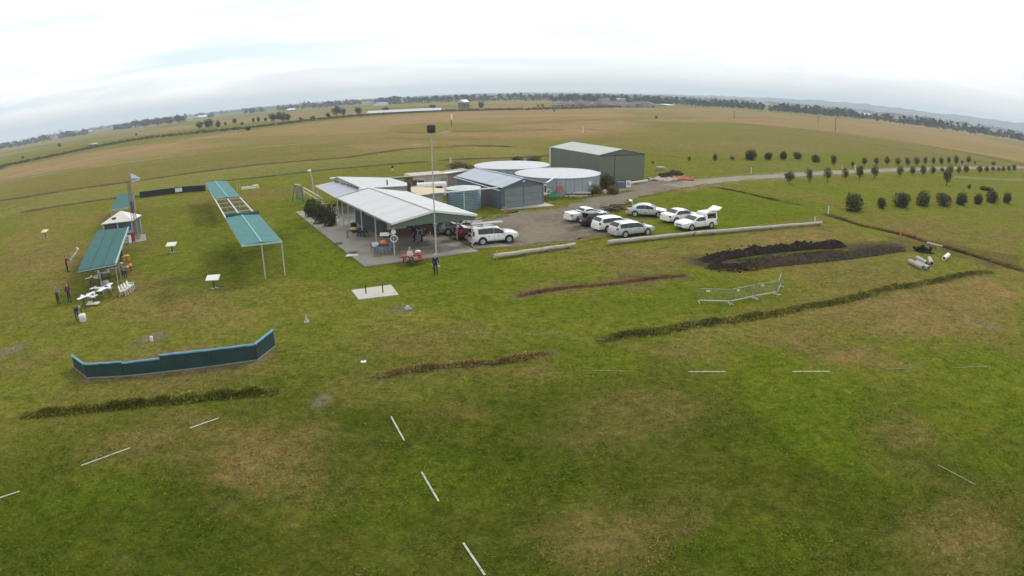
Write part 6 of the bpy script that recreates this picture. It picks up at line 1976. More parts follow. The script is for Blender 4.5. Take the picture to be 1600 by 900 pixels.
rb = thing('rubble_pile', 'heap of broken concrete and orange brick rubble right of the machinery shed', 'rubble pile', G(1055, 278))
obj('orange_rubble', lumps(MB(), [G(1050, 281), G(1062, 280), G(1072, 280.5)], 90, .1, .38, .45, 21, .7), RUBBLE, rb, world=True, kind='stuff')
obj('dark_spoil', lumps(MB(), [G(1035, 276), G(1060, 272)], 60, .2, .55, .5, 22, .7), BROWN_EARTH, rb, world=True, kind='stuff')
obj('broken_concrete', lumps(MB(), [G(1020, 281), G(1045, 282)], 60, .15, .45, .3, 23, .7), STONE, rb, world=True, kind='stuff')
pl_ = thing('pallet_stack', 'stack of pale pallets on the grass behind the rubble', 'pallets', G(1032, 266), rad(15))
for i in range(4):
    obj('pallet', MB().box((0, 0, .1 + i * .17), (2.0 - .2 * i, 1.2, .06)).box((0, -.5, .04 + i * .17), (2.0 - .2 * i, .1, .09)).box((0, .5, .04 + i * .17), (2.0 - .2 * i, .1, .09)), mat('pale_pallet_wood', (.42, .37, .27), .8), pl_)
solo('pale_stone', MB().blob((0, 0, .3), .62, .4, .38, 12, .15), STONE, 'pale boulder in front of the brown bushes by the tank', 'stone', G(945, 303.5))

# swings, lamp, pole, fence pergola
sw = thing('swing_set', 'blue A-frame swing set with pale yellow top beam', 'swing', G(468, 317))
la, lbb = (G(457, 315.5) + G(466, 319)) / 2, G(479.5, 320)
ra = at_z(la + Vector((.1, .2, 0)), 2.65)
rb_ = at_z(lbb + Vector((-1.0, .9, 0)), 2.6)
obj('top_beam', MB().bar(ra, rb_, .16), YELLOW_TIMBER, sw, world=True)
for a, b_ in ((ra, G(456.5, 315.5)), (ra, G(466.5, 318)), (rb_, G(474, 315)), (rb_, G(480, 319))):
    obj('leg', MB().tube([a, b_], .06, 6), BLUE_PAINT, sw, world=True)
for f in (.35, .6):
    q = lerp(ra, rb_, f)
    obj('seat', MB().box(q - Vector((0, 0, 1.95)), (.5, .25, .1)).bar(q + Vector((-.2, 0, 0)), q + Vector((-.2, 0, -1.95)), .04).bar(q + Vector((.2, 0, 0)), q + Vector((.2, 0, -1.95)), .04), BLUE_FABRIC, sw, world=True)
p = G(491, 313)
lpz = thing('yard_lamp', 'white headed lamp on a pale leaning pole beyond the verandah', 'lamp', p)
obj('pole', MB().tube([(0, 0, 0), (-.05, 0, 3.1), (-.3, 0, 4.2)], .09, 8), PALE_STEEL, lpz)
obj('lamp_head', MB().blob((-.42, 0, 4.3), .3, .24, .2, 3, .02), TRIM, lpz, smooth=True)
for a, b_, z, lb_, nm in (((474, 293), (505, 310.5), 1.15, 'pale yellow timber rail running from the swings to the hedge', 'timber_rail'), ((500, 319.5), (527, 316.5), 1.15, 'short pale yellow timber rail beside the verandah posts', 'timber_rail')):
    pa, pb = G(*a, z), G(*b_, z)
    t_ = thing(nm, lb_, 'fence', flat(pa))
    obj('rail', MB().bar(pa, pb, .14), YELLOW_TIMBER, t_, world=True)
    for f in (.02, .35, .68, .98):
        q = lerp(pa, pb, f)
        obj('post', MB().bar(flat(q), at_z(q, z - .06), .12), YELLOW_TIMBER, t_, world=True)
    obj('lower_rail', MB().bar(pa - Vector((0, 0, .55)), pb - Vector((0, 0, .55)), .10), YELLOW_TIMBER, t_, world=True)
gt = thing('garden_screen', 'white stepped garden screen at the right end of the hedge', 'screen', G(526, 350))
for i in range(4):
    q = G(523.5 + i * 1.6, 351 + i * 1.2)
    obj('screen_board', MB().box(q + Vector((0, 0, 1.75 - i * .36)), (.75, .12, .22), rad(-60)), TRIM, gt, world=True)
obj('post', MB().bar(G(527, 352), G(527, 352) + Vector((0, 0, 2.0)), .1), TRIM, gt, world=True)

p = G(683, 418.5)
tm = thing('tall_pole', 'tall thin grey pole with a dark drum on top at the front of the slab', 'pole', p)
Hm = hgt_top = 11.1
lean = Vector((-.05, 0, Hm))
obj('pole', MB().tube([(0, 0, 0), (-.03, 0, 3.6)], .065, 8), PALE_STEEL, tm)
obj('upper_pole', MB().tube([(-.03, 0, 3.6), (-.05, 0, Hm)], .048, 8, .04), PALE_STEEL, tm)
obj('drum', MB().lathe((-.05, 0, Hm - .05), [(.28, 0), (.34, .1), (.36, .5), (.33, .62), (.05, .66)], 16), mat('dark_purple_drum', (.055, .045, .055), .8), tm, smooth=True)
obj('collar', MB().tube([(-.03, 0, 3.5), (-.03, 0, 3.75)], .12, 8), GALV, tm)
obj('footing', MB().box((0, 0, .08), (.5, .5, .16)), CONCRETE, tm)

p = G(704.5, 269)
solo('yellow_post', MB().tube([(0, 0, 0), (0, 0, 2.6)], .17, 8), mat('pale_yellow_post', (.55, .52, .38), .7), 'pale yellow post behind the site building beside the round olive bush', 'post', p)
p = G(613.5, 267)
bl = thing('ball_post', 'short pale post with a dark ball on top in the grass behind the clubhouse', 'post', p)
obj('post', MB().tube([(0, 0, 0), (0, 0, .55)], .2, 8), CREAM, bl)
obj('ball', MB().blob((0, 0, .75), .26, .26, .26, 2, .05), BLACK, bl, smooth=True)


# ================================================================== trees and bushes
def leaf_mesh(name, n, size, m_, seed, shape='ball', lob=9, fill=.55, low=-.85):
    """crown of unit radius made of leaf cards grouped into lobes"""
    r = random.Random(seed)
    wob = [(Vector((r.gauss(0, 1), r.gauss(0, 1), r.gauss(0, 1))).normalized(), r.uniform(2.0, 5.0), r.uniform(0, 6)) for _ in range(lob)]
    vs, fs = [], []
    for i in range(n):
        d = Vector((r.gauss(0, 1), r.gauss(0, 1), r.gauss(0, 1))).normalized()
        w_ = sum(math.sin(d.dot(a) * f + ph) for a, f, ph in wob) / lob
        rad_ = .86 + .38 * w_
        rad_ *= (r.random() ** .45) * (1.0 + (.22 * r.random() if r.random() < .12 else 0))
        p = d * rad_
        if shape == 'dome' and p.z < -.62:
            p.z = -.62 - r.random() * .08
        nrm = (d + Vector((r.uniform(-.8, .8), r.uniform(-.8, .8), r.uniform(-.4, .9)))).normalized()
        t1 = nrm.cross(Vector((r.uniform(-1, 1), r.uniform(-1, 1), r.uniform(-1, 1)))).normalized()
        t2 = nrm.cross(t1)
        k_ = size * r.uniform(.6, 1.4)
        o_ = len(vs)
        vs += [p + t1 * k_, p + t2 * k_ * .55, p - t1 * k_, p - t2 * k_ * .55]
        fs.append((o_, o_ + 1, o_ + 2, o_ + 3))
    me = bpy.data.meshes.new(name)
    me.from_pydata([tuple(v) for v in vs], [], fs)
    me.materials.append(m_)
    return me


def trunk_mesh(name, seed, top=.9):
    """unit-height trunk with limbs; crown is centred at about z = .6"""
    r = random.Random(seed)
    mb = MB().tube([(0, 0, 0), (r.uniform(-.02, .02), r.uniform(-.02, .02), .3), (r.uniform(-.04, .04), 0, top)], .035, 7, .012)
    for i in range(5):
        a = i * 1.3 + r.random()
        mb.tube([(0, 0, .18 + .09 * i), (math.cos(a) * .18, math.sin(a) * .18, .36 + .1 * i)], .016, 5, .006)
    return mb.mesh(name, BARK, True)


CROWN = {'row': [leaf_mesh('tree_crown', 800, .10, LEAF_ROW, 100 + i, lob=3) for i in range(6)],
         'bush': [leaf_mesh('tree_crown', 2000, .075, LEAF_DARK, 200 + i, 'dome', 4) for i in range(5)],
         'olive': [leaf_mesh('tree_crown', 2200, .075, LEAF_OLIVE, 300 + i, 'dome', 6) for i in range(2)],
         'far': [leaf_mesh('tree_crown', 420, .15, LEAF_FAR, 400 + i, lob=4) for i in range(5)],
         'cone': [leaf_mesh('tree_crown', 900, .11, LEAF_ROW, 500, lob=5)]}
TRUNK = [trunk_mesh('trunk', 600 + i) for i in range(3)]


def tree(label, px, py, w, h, kind, group, name='paddock_tree', cat='tree', bare=.14, z=None):
    """base at picture point, w x h picture pixels"""
    p = G(px, py)
    m_ = pxsize(p)
    H, Wd = h * m_, w * m_
    rx = random.Random(int(px * 7 + py * 13))
    t_ = thing(name, label, cat, p, rx.uniform(0, 6.28), group)
    k_ = CROWN[kind][rx.randrange(len(CROWN[kind]))]
    c = obj('crown', k_, None, t_)
    zb = H * bare
    dome = kind in ('bush', 'olive')
    rv_ = (H - zb) / (1.55 if dome else 1.75)
    c.scale = (Wd / 1.85 * rx.uniform(.9, 1.12), Wd / 1.85 * rx.uniform(.9, 1.12), rv_ * rx.uniform(.92, 1.08))
    c.rotation_euler = (rx.uniform(-.16, .16), rx.uniform(-.16, .16), rx.uniform(0, 6.28))
    c.location = (0, 0, zb + rv_ * (.66 if dome else .86))
    tr_ = obj('trunk', TRUNK[rx.randrange(3)], None, t_)
    tw = max(H, .5) * (1.0 if Wd < H * 1.3 else 1.2)
    tr_.scale = (tw, tw, H * .8)
    return t_


ORD = ['first', 'second', 'third', 'fourth', 'fifth', 'sixth', 'seventh', 'eighth', 'ninth', 'tenth', 'eleventh', 'twelfth', 'thirteenth', 'fourteenth', 'fifteenth', 'sixteenth', 'seventeenth', 'eighteenth', 'nineteenth', 'twentieth', 'twenty first', 'twenty second']
rowA = [(1077, 252, 6, 8), (1117, 251, 9, 12), (1144, 250.5, 9, 7), (1173, 250, 20, 16), (1200, 249.5, 16, 13), (1224, 249.5, 14, 13), (1246, 248.5, 14, 12), (1274, 253.5, 15, 13), (1302, 257.5, 10, 16)]
rowA2 = [(1332, 261, 6, 9), (1350.5, 259.5, 9, 14), (1369, 258.5, 10, 13), (1386, 259.5, 11, 16), (1402.5, 260, 11, 15), (1417.5, 259, 10, 13), (1432, 260, 10, 15), (1445.5, 259, 8, 14), (1458, 258, 8, 12), (1470, 259, 9, 14), (1482, 256.5, 7, 11), (1493.5, 258.5, 8, 16), (1503, 256.5, 5, 6), (1513, 257, 9, 13), (1523, 257, 4, 5), (1552, 259.5, 9, 7)]
rowB = [(1233, 286, 18, 20), (1264, 285, 13, 23), (1293, 283.5, 15, 22), (1320.5, 281, 12, 18), (1343, 280, 13, 22), (1366, 279, 16, 22), (1406, 277, 12, 18), (1425.5, 273.5, 11, 14), (1442, 275, 12, 17), (1457.5, 273.5, 11, 14), (1472, 270.5, 8, 9), (1485, 271, 11, 12), (1498, 271.5, 9, 12), (1509, 271.5, 11, 13), (1530.5, 271, 10, 12), (1541.5, 270, 8, 10), (1551, 269, 7, 9), (1560.5, 269, 8, 8), (1567.5, 269.5, 7, 10), (1576, 268.5, 8, 10), (1584, 268, 9, 11)]
rowC = [(1332.5, 329, 33, 28), (1377, 325.5, 14, 18), (1409.5, 323.5, 29, 24), (1442, 321.5, 26, 21), (1474, 321.5, 25, 22), (1502, 320, 19, 18), (1528, 319, 18, 16), (1549.5, 317, 22, 21), (1573, 317.5, 16, 16)]
szw = lambda w: 'broad' if w >= 15 else ('small' if w < 9 else 'round')
for i, q in enumerate(rowA):
    tree('%s bushy tree, %s from the left in the row beyond the gravel road' % (szw(q[2]), ORD[i]), *q, 'bush' if q[2] > 12 else 'row', 'bushes beyond the gravel road', bare=.04)
for i, q in enumerate(rowA2):
    tree('%s tree, %s from the left in the dense back row at right' % (szw(q[2]), ORD[i]), *q, 'row', 'trees of the dense back row')
for i, q in enumerate(rowB):
    tree('%s tree, %s from the left in the middle row beside the gravel road' % (szw(q[2]), ORD[i]), *q, 'row', 'trees of the middle row')
for i, q in enumerate(rowC):
    tree('%s dark bush, %s from the left in the nearest row at right' % (szw(q[2]), ORD[i]), *q, 'bush', 'dark bushes of the nearest row', 'paddock_bush', 'bush', .02)
tree('tall lone tree standing in front of the middle tree row', 1479, 289, 16, 27, 'row', None, bare=.16)
tree('tiny bush between the lone tree and the nearest row of bushes', 1514, 295.5, 7, 7, 'row', None, 'paddock_bush', 'bush', .02)
solo('brush_heap', lumps(MB(), [Vector((-1, 0, 0)), Vector((1, 0, 0))], 30, .3, .7, .8, 41, .4), BROWN_EARTH, 'low dark brushwood heap above the right end of the nearest bushes', 'heap', G(1540, 297))
# hedge and bushes in the compound
for px, py, w, h, kd, lb_ in ((488, 339, 25, 31, 'bush', 'dark clipped shrub at the far end of the slab'), (503, 349, 30, 34, 'bush', 'dark clipped shrub in the middle of the hedge beside the slab'), (516, 354, 26, 34, 'bush', 'dark clipped shrub next to the white garden screen')):
    tree(lb_, px, py, w, h, kd, 'dark shrubs along the slab edge', 'hedge_shrub', 'shrub', .01)
tree('large rounded olive bush behind the site building', 720, 270.5, 44, 17, 'olive', None, 'rounded_bush', 'bush', .0)
tree('dark low bush at the left edge of the farther round tank', 748, 263, 14, 8, 'olive', None, 'rounded_bush', 'bush', .0)
tree('brown olive bush behind the farther tank, left one', 808, 253, 20, 9, 'olive', None, 'rounded_bush', 'bush', .0)
tree('brown olive bush behind the farther tank, right one', 834, 253, 22, 9, 'olive', None, 'rounded_bush', 'bush', .0)
tree('tall olive green shrub between the nearer tank and the machinery shed', 949, 297, 28, 28, 'olive', None, 'tank_shrub', 'shrub', .0)
tree('brown twiggy shrub low in front of the nearer tank', 930, 304, 24, 16, 'olive', None, 'tank_shrub', 'shrub', .0)
tree('brown twiggy shrub beside the dark sign cabinet', 956, 303, 26, 15, 'olive', None, 'tank_shrub', 'shrub', .0)

# single far trees
GF = 'scattered trees on the far flats'
far_trees = [(95, 211, 7, 8, 'lone umbrella shaped tree near the left border on the skyline'), (213, 200, 14, 13, 'dark tree at the left end of the skyline clump'), (228, 199, 18, 13, 'second dark tree in the left skyline clump'), (246, 197, 20, 13, 'broad tree in the middle of the left skyline clump'), (264, 195, 18, 13, 'fourth dark tree in the left skyline clump'), (281, 193, 18, 13, 'dark tree at the right end of the left skyline clump'), (203, 201, 8, 7, 'small tree just left of the left skyline clump'),
             (312, 202, 12, 12, 'pale gum at the left of the scrubby clump'), (326, 201, 18, 15, 'tallest gum of the scrubby clump'), (341, 200, 10, 11, 'gum at the right of the scrubby clump'), (367, 194, 9, 9, 'bushy tree right of the scrubby clump'), (352, 196.5, 5, 6, 'tiny bush left of the bushy tree'), (378, 195.5, 7, 5, 'low bush right of the bushy tree'), (396, 192, 5, 8, 'thin tree left of the low round bush'), (388, 204, 10, 6, 'low round bush on the scrub line'), (404, 191, 7, 9, 'first of two small trees left of the gum group'), (415, 190, 6, 7, 'second of two small trees left of the gum group'),
             (427, 190, 14, 13, 'left tree of the gum group'), (440, 190, 18, 15, 'middle tree of the gum group'), (450, 189, 10, 11, 'right tree of the gum group'), (489, 187, 9, 6, 'low bush right of the gum group'), (470, 188, 6, 5, 'tiny bush right of the gum group'), (513, 184, 8, 8, 'dark round tree before the tall pair'), (526, 181, 16, 16, 'tall dark tree of the pair left of the long shed'), (537, 181, 8, 12, 'thin tree of the pair left of the long shed'), (560, 179, 11, 12, 'leafy tree at the left end of the long white shed'), (603, 172, 11, 5, 'low tree behind the long white shed'), (675, 169, 14, 6, 'pale bush at the right end of the long white shed'),
             (752, 170.5, 11, 12, 'dense conical tree beside the far farmhouse'), (724, 169, 8, 7, 'bush at the foot of the far farmhouse'), (841, 167, 4, 4, 'left of two tiny shrubs in the far middle paddock'), (848, 167, 5, 5, 'right of two tiny shrubs in the far middle paddock'), (866, 174, 4, 3, 'tiny shrub in front of the two far shrubs'), (1016, 167, 5, 4, 'dark shrub at the end of the far spoil banks'), (1025, 185, 5, 4, 'lone shrub in the green paddock'), (213, 212, 5, 4, 'small dark bush in the left green paddock'), (228, 216, 4, 3, 'tiny dark bush in the left green paddock'), (93, 230, 6, 6, 'dark bush in the far left green paddock'), (36, 248, 5, 4, 'small bush on the left scrub line'),
             (935, 158, 12, 12, 'tall tree at the left of the mid skyline wood'), (1042, 161, 14, 11, 'tall pine rising from the skyline wood'), (700, 158, 12, 9, 'tree rising from the skyline left of the farmhouse'), (1258, 178, 14, 10, 'round tree rising from the right skyline wood'), (1450, 197, 20, 13, 'broad tree rising from the far right skyline wood')]
for px, py, w, h, lb_ in far_trees:
    tree(lb_, px, py, w, h, 'cone' if 'conical' in lb_ else 'far', GF, 'far_tree', 'tree', .12 if h > 6 else .02)
for px, py, lb_ in ((876, 256, 'x'),):
    pass
tree('tiny shrub in the grass behind the machinery shed', 1020, 256, 5, 5, 'row', None, 'paddock_bush', 'bush', .02)

# poles far off
for px, py, h_, lb_ in ((1147, 185, 12, 'power pole in the green paddock at mid right'), (1278, 193, 12, 'left of two power poles in the tan paddock'), (1305, 204, 20, 'right and taller of two power poles in the tan paddock'), (1458, 194, 10, 'power pole before the far right wood')):
    p = G(px, py)
    H = h_ * pxsize(p)
    t_ = thing('power_pole', lb_, 'pole', p, 0, 'wooden power poles')
    obj('pole', MB().tube([(0, 0, 0), (0, 0, H)], .22, 6, .15), BARK, t_)
    obj('crossarm', MB().box((0, 0, H * .93), (2.0, .15, .18), .5), BARK, t_)
p = G(705.5, 197)
H = 19 * pxsize(p)
wm = thing('bore_stand', 'white capped bore stand on a dark leg in the tan paddock', 'stand', p)
obj('leg', MB().tube([(0, 0, 0), (0, 0, H * .6)], .22, 6), BARK, wm)
obj('white_cap', MB().lathe((0.15, 0, H * .5), [(.35, 0), (.4, H * .25), (.35, H * .42), (.05, H * .48)], 10), TRIM, wm)
o = solo('water_trough', MB().bar(Vector((0, 0, .3)), G(703, 208) - G(686, 209.5) + Vector((0, 0, .3)), 1.0, .6), STONE, 'long pale water trough in the grass right of the drum', 'trough', G(686, 209.5))

# far buildings
def far_shed(label, pa, pb, h_px, depth, roof_m, wall_m, name='far_shed', ridge=.35, wins=0):
    a, b_ = G(*pa), G(*pb)
    H = h_px * pxsize(a)
    d = (b_ - a).normalized()
    n = Vector((-d.y, d.x, 0))
    if n.y < 0:
        n = -n
    t_ = thing(name, label, 'shed' if 'house' not in name else 'house', a, 0, None)
    q = [a, b_, b_ + n * depth, a + n * depth]
    e = H * (1 - ridge)
    obj('wall', MB().prism([at_z(p, 0) for p in q], [at_z(p, e - .05) for p in q]), wall_m, t_, world=True)
    ra_, rb2 = at_z((q[0] + q[3]) / 2, H), at_z((q[1] + q[2]) / 2, H)
    ov = n * .4
    obj('roof', MB().prism([at_z(q[0] - ov, e), at_z(q[1] - ov, e), at_z(q[2] + ov, e), at_z(q[3] + ov, e)], [ra_ - n * .05, rb2 - n * .05, rb2 + n * .05, ra_ + n * .05]), roof_m, t_, world=True)
    for i in range(wins):
        f = (i + .3) / wins
        obj('window', MB().panel(lerp(a, b_, f) - n * .05, lerp(a, b_, f + .35 / wins) - n * .05, e * .35, e * .75, .1), GLASS, t_, world=True)
    return t_


far_shed('very long low white roofed shed in the tan flats', (574, 180), (690, 174.5), 6, 14, mat('dull_white_roof', (.46, .47, .46), .6), FAR_WALL, 'long_shed', .55, 0)
far_shed('grey blue far shed left of the white roofed one', (590, 165.5), (607, 164.5), 5.5, 20, FAR_BLUE, FAR_WHITE, ridge=.4)
far_shed('bright white roofed far shed on the skyline', (630, 161.5), (643, 160.5), 4, 30, FAR_WHITE, FAR_WALL, ridge=.6)
far_shed('pale far shed on the left skyline above the gum group', (448, 174), (460, 173), 4, 25, FAR_WHITE, FAR_WALL, ridge=.6)
far_shed('small white shed right of the left skyline clump', (303, 186), (318, 184), 4, 20, FAR_WHITE, FAR_WALL, ridge=.6)
far_shed('small pale shed below the left skyline clump', (203, 200.5), (211, 199.5), 3, 12, FAR_WHITE, FAR_WALL, ridge=.6)
far_shed('white farm shed at the left border below the skyline', (137, 228.5), (146, 226.5), 3, 5, mat('far_dull_white', (.40, .40, .38), .7), FAR_WALL, ridge=.5)
far_shed('pale low shed on the far left skyline', (128, 209), (138, 207.5), 3, 30, FAR_WHITE, FAR_WALL, ridge=.6)
far_shed('tall farmhouse with white roof on dark walls', (724.5, 169.5), (733.5, 169), 14, 7, FAR_WHITE, FAR_WALL, 'far_house', .3, 3)
far_shed('white shed against the right skyline wood', (1220, 173.5), (1240, 175), 3.5, 30, FAR_WHITE, FAR_WALL, ridge=.6)
far_shed('white shed among the far right skyline trees', (1361, 182), (1372, 183.5), 3.5, 30, FAR_WHITE, FAR_WALL, ridge=.6)
far_shed('white shed at the far right border of the wood', (1503, 201.5), (1511, 203), 4, 25, FAR_WHITE, FAR_WALL, ridge=.6)
far_shed('pale grey shed in the mid skyline wood', (968, 161.5), (988, 161.5), 8, 40, mat('far_grey_roof', (.30, .32, .33), .7), mat('far_grey_wall', (.26, .27, .27), .7), ridge=.2)
far_shed('white shed behind the spoil banks at mid skyline', (848, 156.5), (862, 156.5), 3, 40, FAR_WHITE, FAR_WALL, ridge=.6)
far_shed('low white shed right of the far spoil banks', (1046, 165.5), (1056, 165.5), 2.5, 25, FAR_WHITE, FAR_WALL, ridge=.6)

# far spoil banks
for pts, s_, lb_ in (([(880, 166.5), (930, 166), (975, 166)], 31, 'long grey spoil bank in front of the mid skyline wood'), ([(965, 167.5), (1000, 167.5), (1012, 167.5)], 32, 'pale spoil bank at the right end of the far banks')):
    w = [G(*p) for p in pts]
    o = solo('spoil_bank', lumps(MB(), [q - w[0] for q in w], 90, 3, 7, 2.0, s_, 4), mat('grey_brown_spoil', (.17, .145, .12), .95, 0, .25, .1), lb_, 'earth bank', w[0], 0, 'far spoil banks')


# tree belts along the skyline, scrub along the creek, rank grass on the berms
def leaf_cloud(name, pts, m_, kind='stuff'):
    """pts: (centre, rx, rz, cards, card size, seed)"""
    vs, fs = [], []
    for c, rx, rz, n, s_, sd_ in pts:
        r = random.Random(sd_)
        for i in range(n):
            d = Vector((r.gauss(0, 1), r.gauss(0, 1), r.gauss(0, 1))).normalized()
            k_ = r.random() ** .4
            p = Vector((c[0] + d.x * rx * k_, c[1] + d.y * rx * k_, max(c[2] + d.z * rz * k_, .05)))
            t1 = Vector((r.uniform(-1, 1), r.uniform(-1, 1), r.uniform(-.5, .5))).normalized()
            t2 = (Vector((r.uniform(-.3, .3), r.uniform(-.3, .3), 1)).cross(t1)).normalized() * .4 + Vector((0, 0, r.uniform(.4, .9)))
            k2 = s_ * r.uniform(.6, 1.4)
            o_ = len(vs)
            vs += [p - t1 * k2, p + t1 * k2, p + t1 * k2 * .6 + t2 * k2, p - t1 * k2 * .6 + t2 * k2]
            fs.append((o_, o_ + 1, o_ + 2, o_ + 3))
    me = bpy.data.meshes.new(name)
    me.from_pydata([tuple(v) for v in vs], [], fs)
    me.materials.append(m_)
    o = obj(name, me, None)
    o['kind'] = kind
    return o


r = random.Random(99)
belt = []


def add_belt(x0, x1, off, hpx, step, dens=1.0, seed=0):
    x = x0
    while x < x1:
        x += step * r.uniform(.5, 1.5)
        if vnoise(np.array([x / 37.0 + seed * 9.1]), np.array([seed * 3.3]), seed)[0] > dens:
            continue
        o_ = off(x) if callable(off) else off
        p = G(x, horizon_y(x) + o_ * r.uniform(.92, 1.08))
        m_ = pxsize(p)
        H = hpx * m_ * r.uniform(.55, 1.2)
        W_ = step * m_ * r.uniform(.8, 1.5)
        belt.append(((p.x, p.y, H * .5), W_, H * .5, 26, max(W_, H) * .22, len(belt)))


add_belt(590, 1010, 11, 9.5, 3.0, .9, 1)
add_belt(860, 1180, 13.5, 9.5, 3.2, .78, 2)
add_belt(1000, 1330, 14, 10.5, 3.0, .88, 3)
add_belt(1200, 1640, 15, 11, 3.0, .92, 4)
add_belt(380, 620, 9, 8, 3.0, .72, 5)
add_belt(100, 330, 9, 8, 3.2, .6, 6)
add_belt(-20, 220, 10, 8, 3.2, .72, 7)
add_belt(-40, 1640, 5.5, 5, 2.6, .7, 8)
add_belt(-40, 1640, 3.6, 3.4, 2.4, .8, 9)
leaf_cloud('far_woodland', belt, LEAF_FAR)

sc_ = []
line = [(-60, 285), (0, 261), (70, 247), (140, 232), (230, 216), (330, 206), (400, 199), (480, 189), (550, 182), (620, 177.5), (690, 174), (760, 172.5), (820, 171.5), (900, 169.5), (980, 167)]
for i in range(len(line) - 1):
    a, b_ = G(*line[i]), G(*line[i + 1])
    n_ = int(max(20, (line[i + 1][0] - line[i][0]) / .7))
    for q in range(n_):
        p = lerp(a, b_, (q + r.random()) / n_) + Vector((r.gauss(0, 3), r.gauss(0, 8), 0))
        m_ = pxsize(p)
        H = m_ * r.uniform(1.5, 4.2)
        sc_.append(((p.x, p.y, H * .35), m_ * r.uniform(1.5, 3.2), H * .5, 12, m_ * .9, 5000 + len(sc_)))
leaf_cloud('creek_scrub', sc_, SCRUB)


BL = bpy.data.materials.new('grass_blades')
BL.use_nodes = True
t = BL.node_tree
b = t.nodes['Principled BSDF']
vcn = N(t, 'ShaderNodeVertexColor', layer_name='blade_colour')
g_ = N(t, 'ShaderNodeNewGeometry')
L(t, mixc(t, 1.0, vcn.outputs[0], ramp(t, g_.outputs['Random Per Island'], [(0.0, 0.7), (1.0, 1.32)]), 'MULTIPLY'), b.inputs['Base Color'])
b.inputs['Roughness'].default_value = 1.0
b.inputs['Specular IOR Level'].default_value = 0.0
nrg = np.random.default_rng(5)


def ground_at(x, y):
    r_ = np.hypot(x, y)
    i = np.clip(np.searchsorted(rr, r_), 0, nR - 1)
    j_ = np.clip(np.searchsorted(az, np.arctan2(x, y)), 0, nA - 1)
    k_ = i * nA + j_
    return hgt[k_], col[k_]


def blades(name, x, y, H, Wb, tint, lean=.45):
    n = len(x)
    z, c = ground_at(x, y)
    c = c * tint
    a = nrg.uniform(0, 6.283, n)
    ca, sa_ = np.cos(a) * Wb, np.sin(a) * Wb
    lx, ly = nrg.normal(0, lean, n) * H, nrg.normal(0, lean, n) * H
    z = z - .015
    v = np.empty((n, 4, 3))
    v[:, 0] = np.stack([x - ca, y - sa_, z], -1)
    v[:, 1] = np.stack([x + ca, y + sa_, z], -1)
    v[:, 2] = np.stack([x + ca * .5 + lx, y + sa_ * .5 + ly, z + H], -1)
    v[:, 3] = np.stack([x - ca * .5 + lx, y - sa_ * .5 + ly, z + H * .95], -1)
    me = bpy.data.meshes.new(name)
    me.vertices.add(n * 4)
    me.vertices.foreach_set('co', v.ravel())
    me.loops.add(n * 4)
    me.loops.foreach_set('vertex_index', np.arange(n * 4, dtype=np.int32))
    me.polygons.add(n)
    me.polygons.foreach_set('loop_start', np.arange(n, dtype=np.int32) * 4)
    me.update(calc_edges=True)
    at_ = me.color_attributes.new('blade_colour', 'FLOAT_COLOR', 'POINT')
    cc2 = np.repeat(np.hstack([c, np.ones((n, 1))]), 4, axis=0)
    at_.data.foreach_set('color', cc2.astype(np.float32).ravel())
    me.materials.append(BL)
    o = obj(name, me, None)
    o['kind'] = 'stuff'
    return o


# short turf over the near field
n = 240000
r_ = 13.5 * (62 / 13.5) ** nrg.random(n)
a_ = np.radians(nrg.uniform(-62, 62, n))
x, y = r_ * np.sin(a_), r_ * np.cos(a_)
dens = fbm(x, y, 1.6, 5, 3) * .6 + fbm(x, y, .5, 15, 2) * .5
keep = nrg.random(n) < np.clip((dens - .40) * 4.5, .06, 1)
keep &= np.hypot(x + 15, y - 62) > 14
for q in (G(586, 458),):
    keep &= np.hypot(x - q.x, y - q.y) > 2.0
x, y, dens = x[keep], y[keep], dens[keep]
m = len(x)
hh_ = nrg.uniform(.015, .045, m) * np.clip(dens * 2, .6, 1.5)
tn = np.where(nrg.random((m, 1)) < .16, np.array([[1.55, 1.35, 1.5]]), np.array([[1.18, 1.28, 1.1]])) * nrg.uniform(.75, 1.25, (m, 1))
blades('turf', x, y, hh_, nrg.uniform(.012, .035, m) * (1 + np.hypot(x, y) / 60), tn, 1.6)


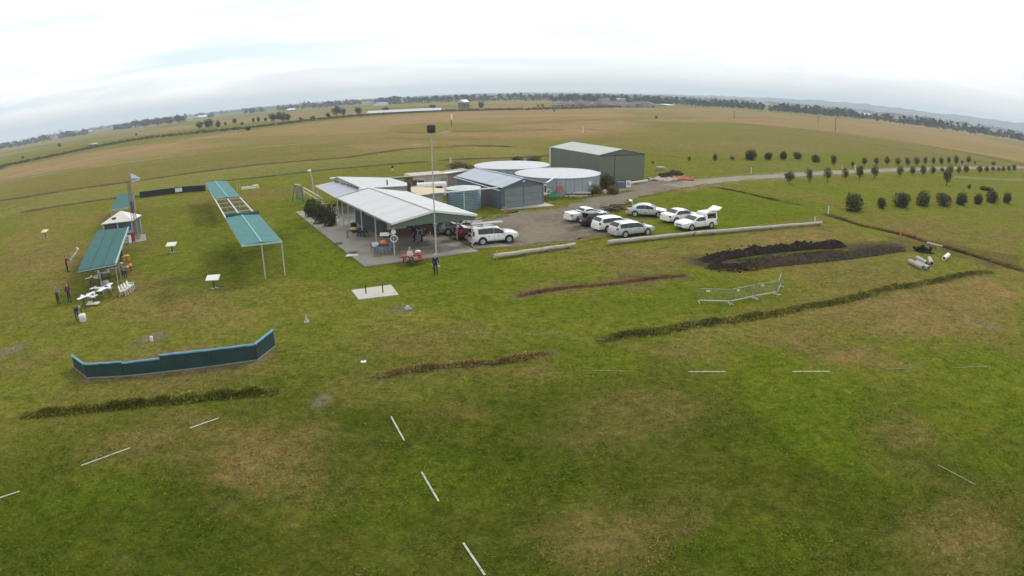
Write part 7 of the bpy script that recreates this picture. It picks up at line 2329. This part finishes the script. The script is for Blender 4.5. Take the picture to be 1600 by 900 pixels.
def tuft_strip(name, pts, w, n, tint, h, seed):
    h *= .52
    w *= .8
    ps = np.array([tuple(G(*p)[:2]) for p in pts])
    L_ = np.hypot(*(ps[1:] - ps[:-1]).T)
    cum = np.concatenate([[0], np.cumsum(L_)])
    s_ = nrg.uniform(0, cum[-1], n)
    k_ = np.clip(np.searchsorted(cum, s_) - 1, 0, len(L_) - 1)
    f = ((s_ - cum[k_]) / L_[k_])[:, None]
    p = ps[k_] * (1 - f) + ps[k_ + 1] * f
    d = (ps[k_ + 1] - ps[k_]) / L_[k_][:, None]
    nr = np.stack([-d[:, 1], d[:, 0]], -1)
    wob = (vnoise(s_ / 2.3, np.zeros(n) + seed, seed) - .5) * w * .9
    off = nrg.normal(0, w * .42, n)
    p = p + nr * (off + wob)[:, None]
    lump = .35 + 1.3 * vnoise(s_ / .7, off / .5 + seed * 3.7, seed)
    fade = np.clip(np.minimum(s_, cum[-1] - s_) / 1.2, .15, 1)
    H = h * lump * fade * np.exp(-(off / w) ** 2 * .8) * nrg.uniform(.4, 1.15, n)
    tt = np.array([tint]) * nrg.uniform(.6, 1.5, (n, 1)) * (.65 + .7 * vnoise(s_ / 1.6, off + 9, seed + 3))[:, None]
    dry = nrg.random(n) < .22
    tt[dry] *= np.array([1.9, 1.45, 1.7])
    return blades(name, p[:, 0], p[:, 1], np.maximum(H, .03), nrg.uniform(.02, .055, n), tt, .5)


GRN, DRY, MIXT, DARK = (1.65, 1.75, 1.3), (1.5, 1.32, 1.15), (1.6, 1.5, 1.2), (1.25, 1.05, .95)
tuft_strip('rank_grass', [(36, 652), (100, 644), (150, 639), (220, 632), (300, 624), (380, 616), (436, 611)], .5, 26000, GRN, .34, 1)
tuft_strip('rank_grass', [(590, 590), (640, 580), (680, 575), (780, 566), (866, 551)], .45, 17000, MIXT, .30, 2)
tuft_strip('rank_grass', [(932, 534), (980, 526), (1040, 516), (1100, 508), (1160, 499), (1290, 476), (1420, 447), (1550, 424)], .6, 42000, GRN, .34, 4)
tuft_strip('rank_grass', [(806, 462), (900, 448), (1000, 438), (1072, 431)], .55, 9000, DARK, .20, 6)
tuft_strip('rank_grass', [(1100, 419), (1150, 424), (1200, 415), (1300, 405), (1412, 388)], .9, 14000, DARK, .36, 7)
tuft_strip('rank_grass', [(1150, 407), (1250, 399), (1340, 394)], .6, 8000, (1.6, 2.4, .9), .45, 8)
tuft_strip('rank_grass', [(1296, 337), (1350, 353), (1420, 369), (1500, 393), (1605, 425)], 1.0, 20000, DARK, .38, 9)
tuft_strip('rank_grass', [(876, 313), (915, 309), (960, 302), (990, 297)], .9, 6000, GRN, .32, 10)
tuft_strip('rank_grass', [(752, 345), (775, 338), (800, 334)], 1.2, 5000, GRN, .26, 11)
tuft_strip('rank_grass', [(1118, 293), (1160, 300), (1215, 313)], .6, 4500, DRY, .24, 12)
tuft_strip('rank_grass', [(700, 374), (760, 388), (800, 388), (900, 380), (945, 370)], .5, 6000, GRN, .16, 13)
tuft_strip('rank_grass', [(925, 345), (960, 328), (1003, 308), (1060, 296), (1110, 286)], .6, 7000, GRN, .16, 14)
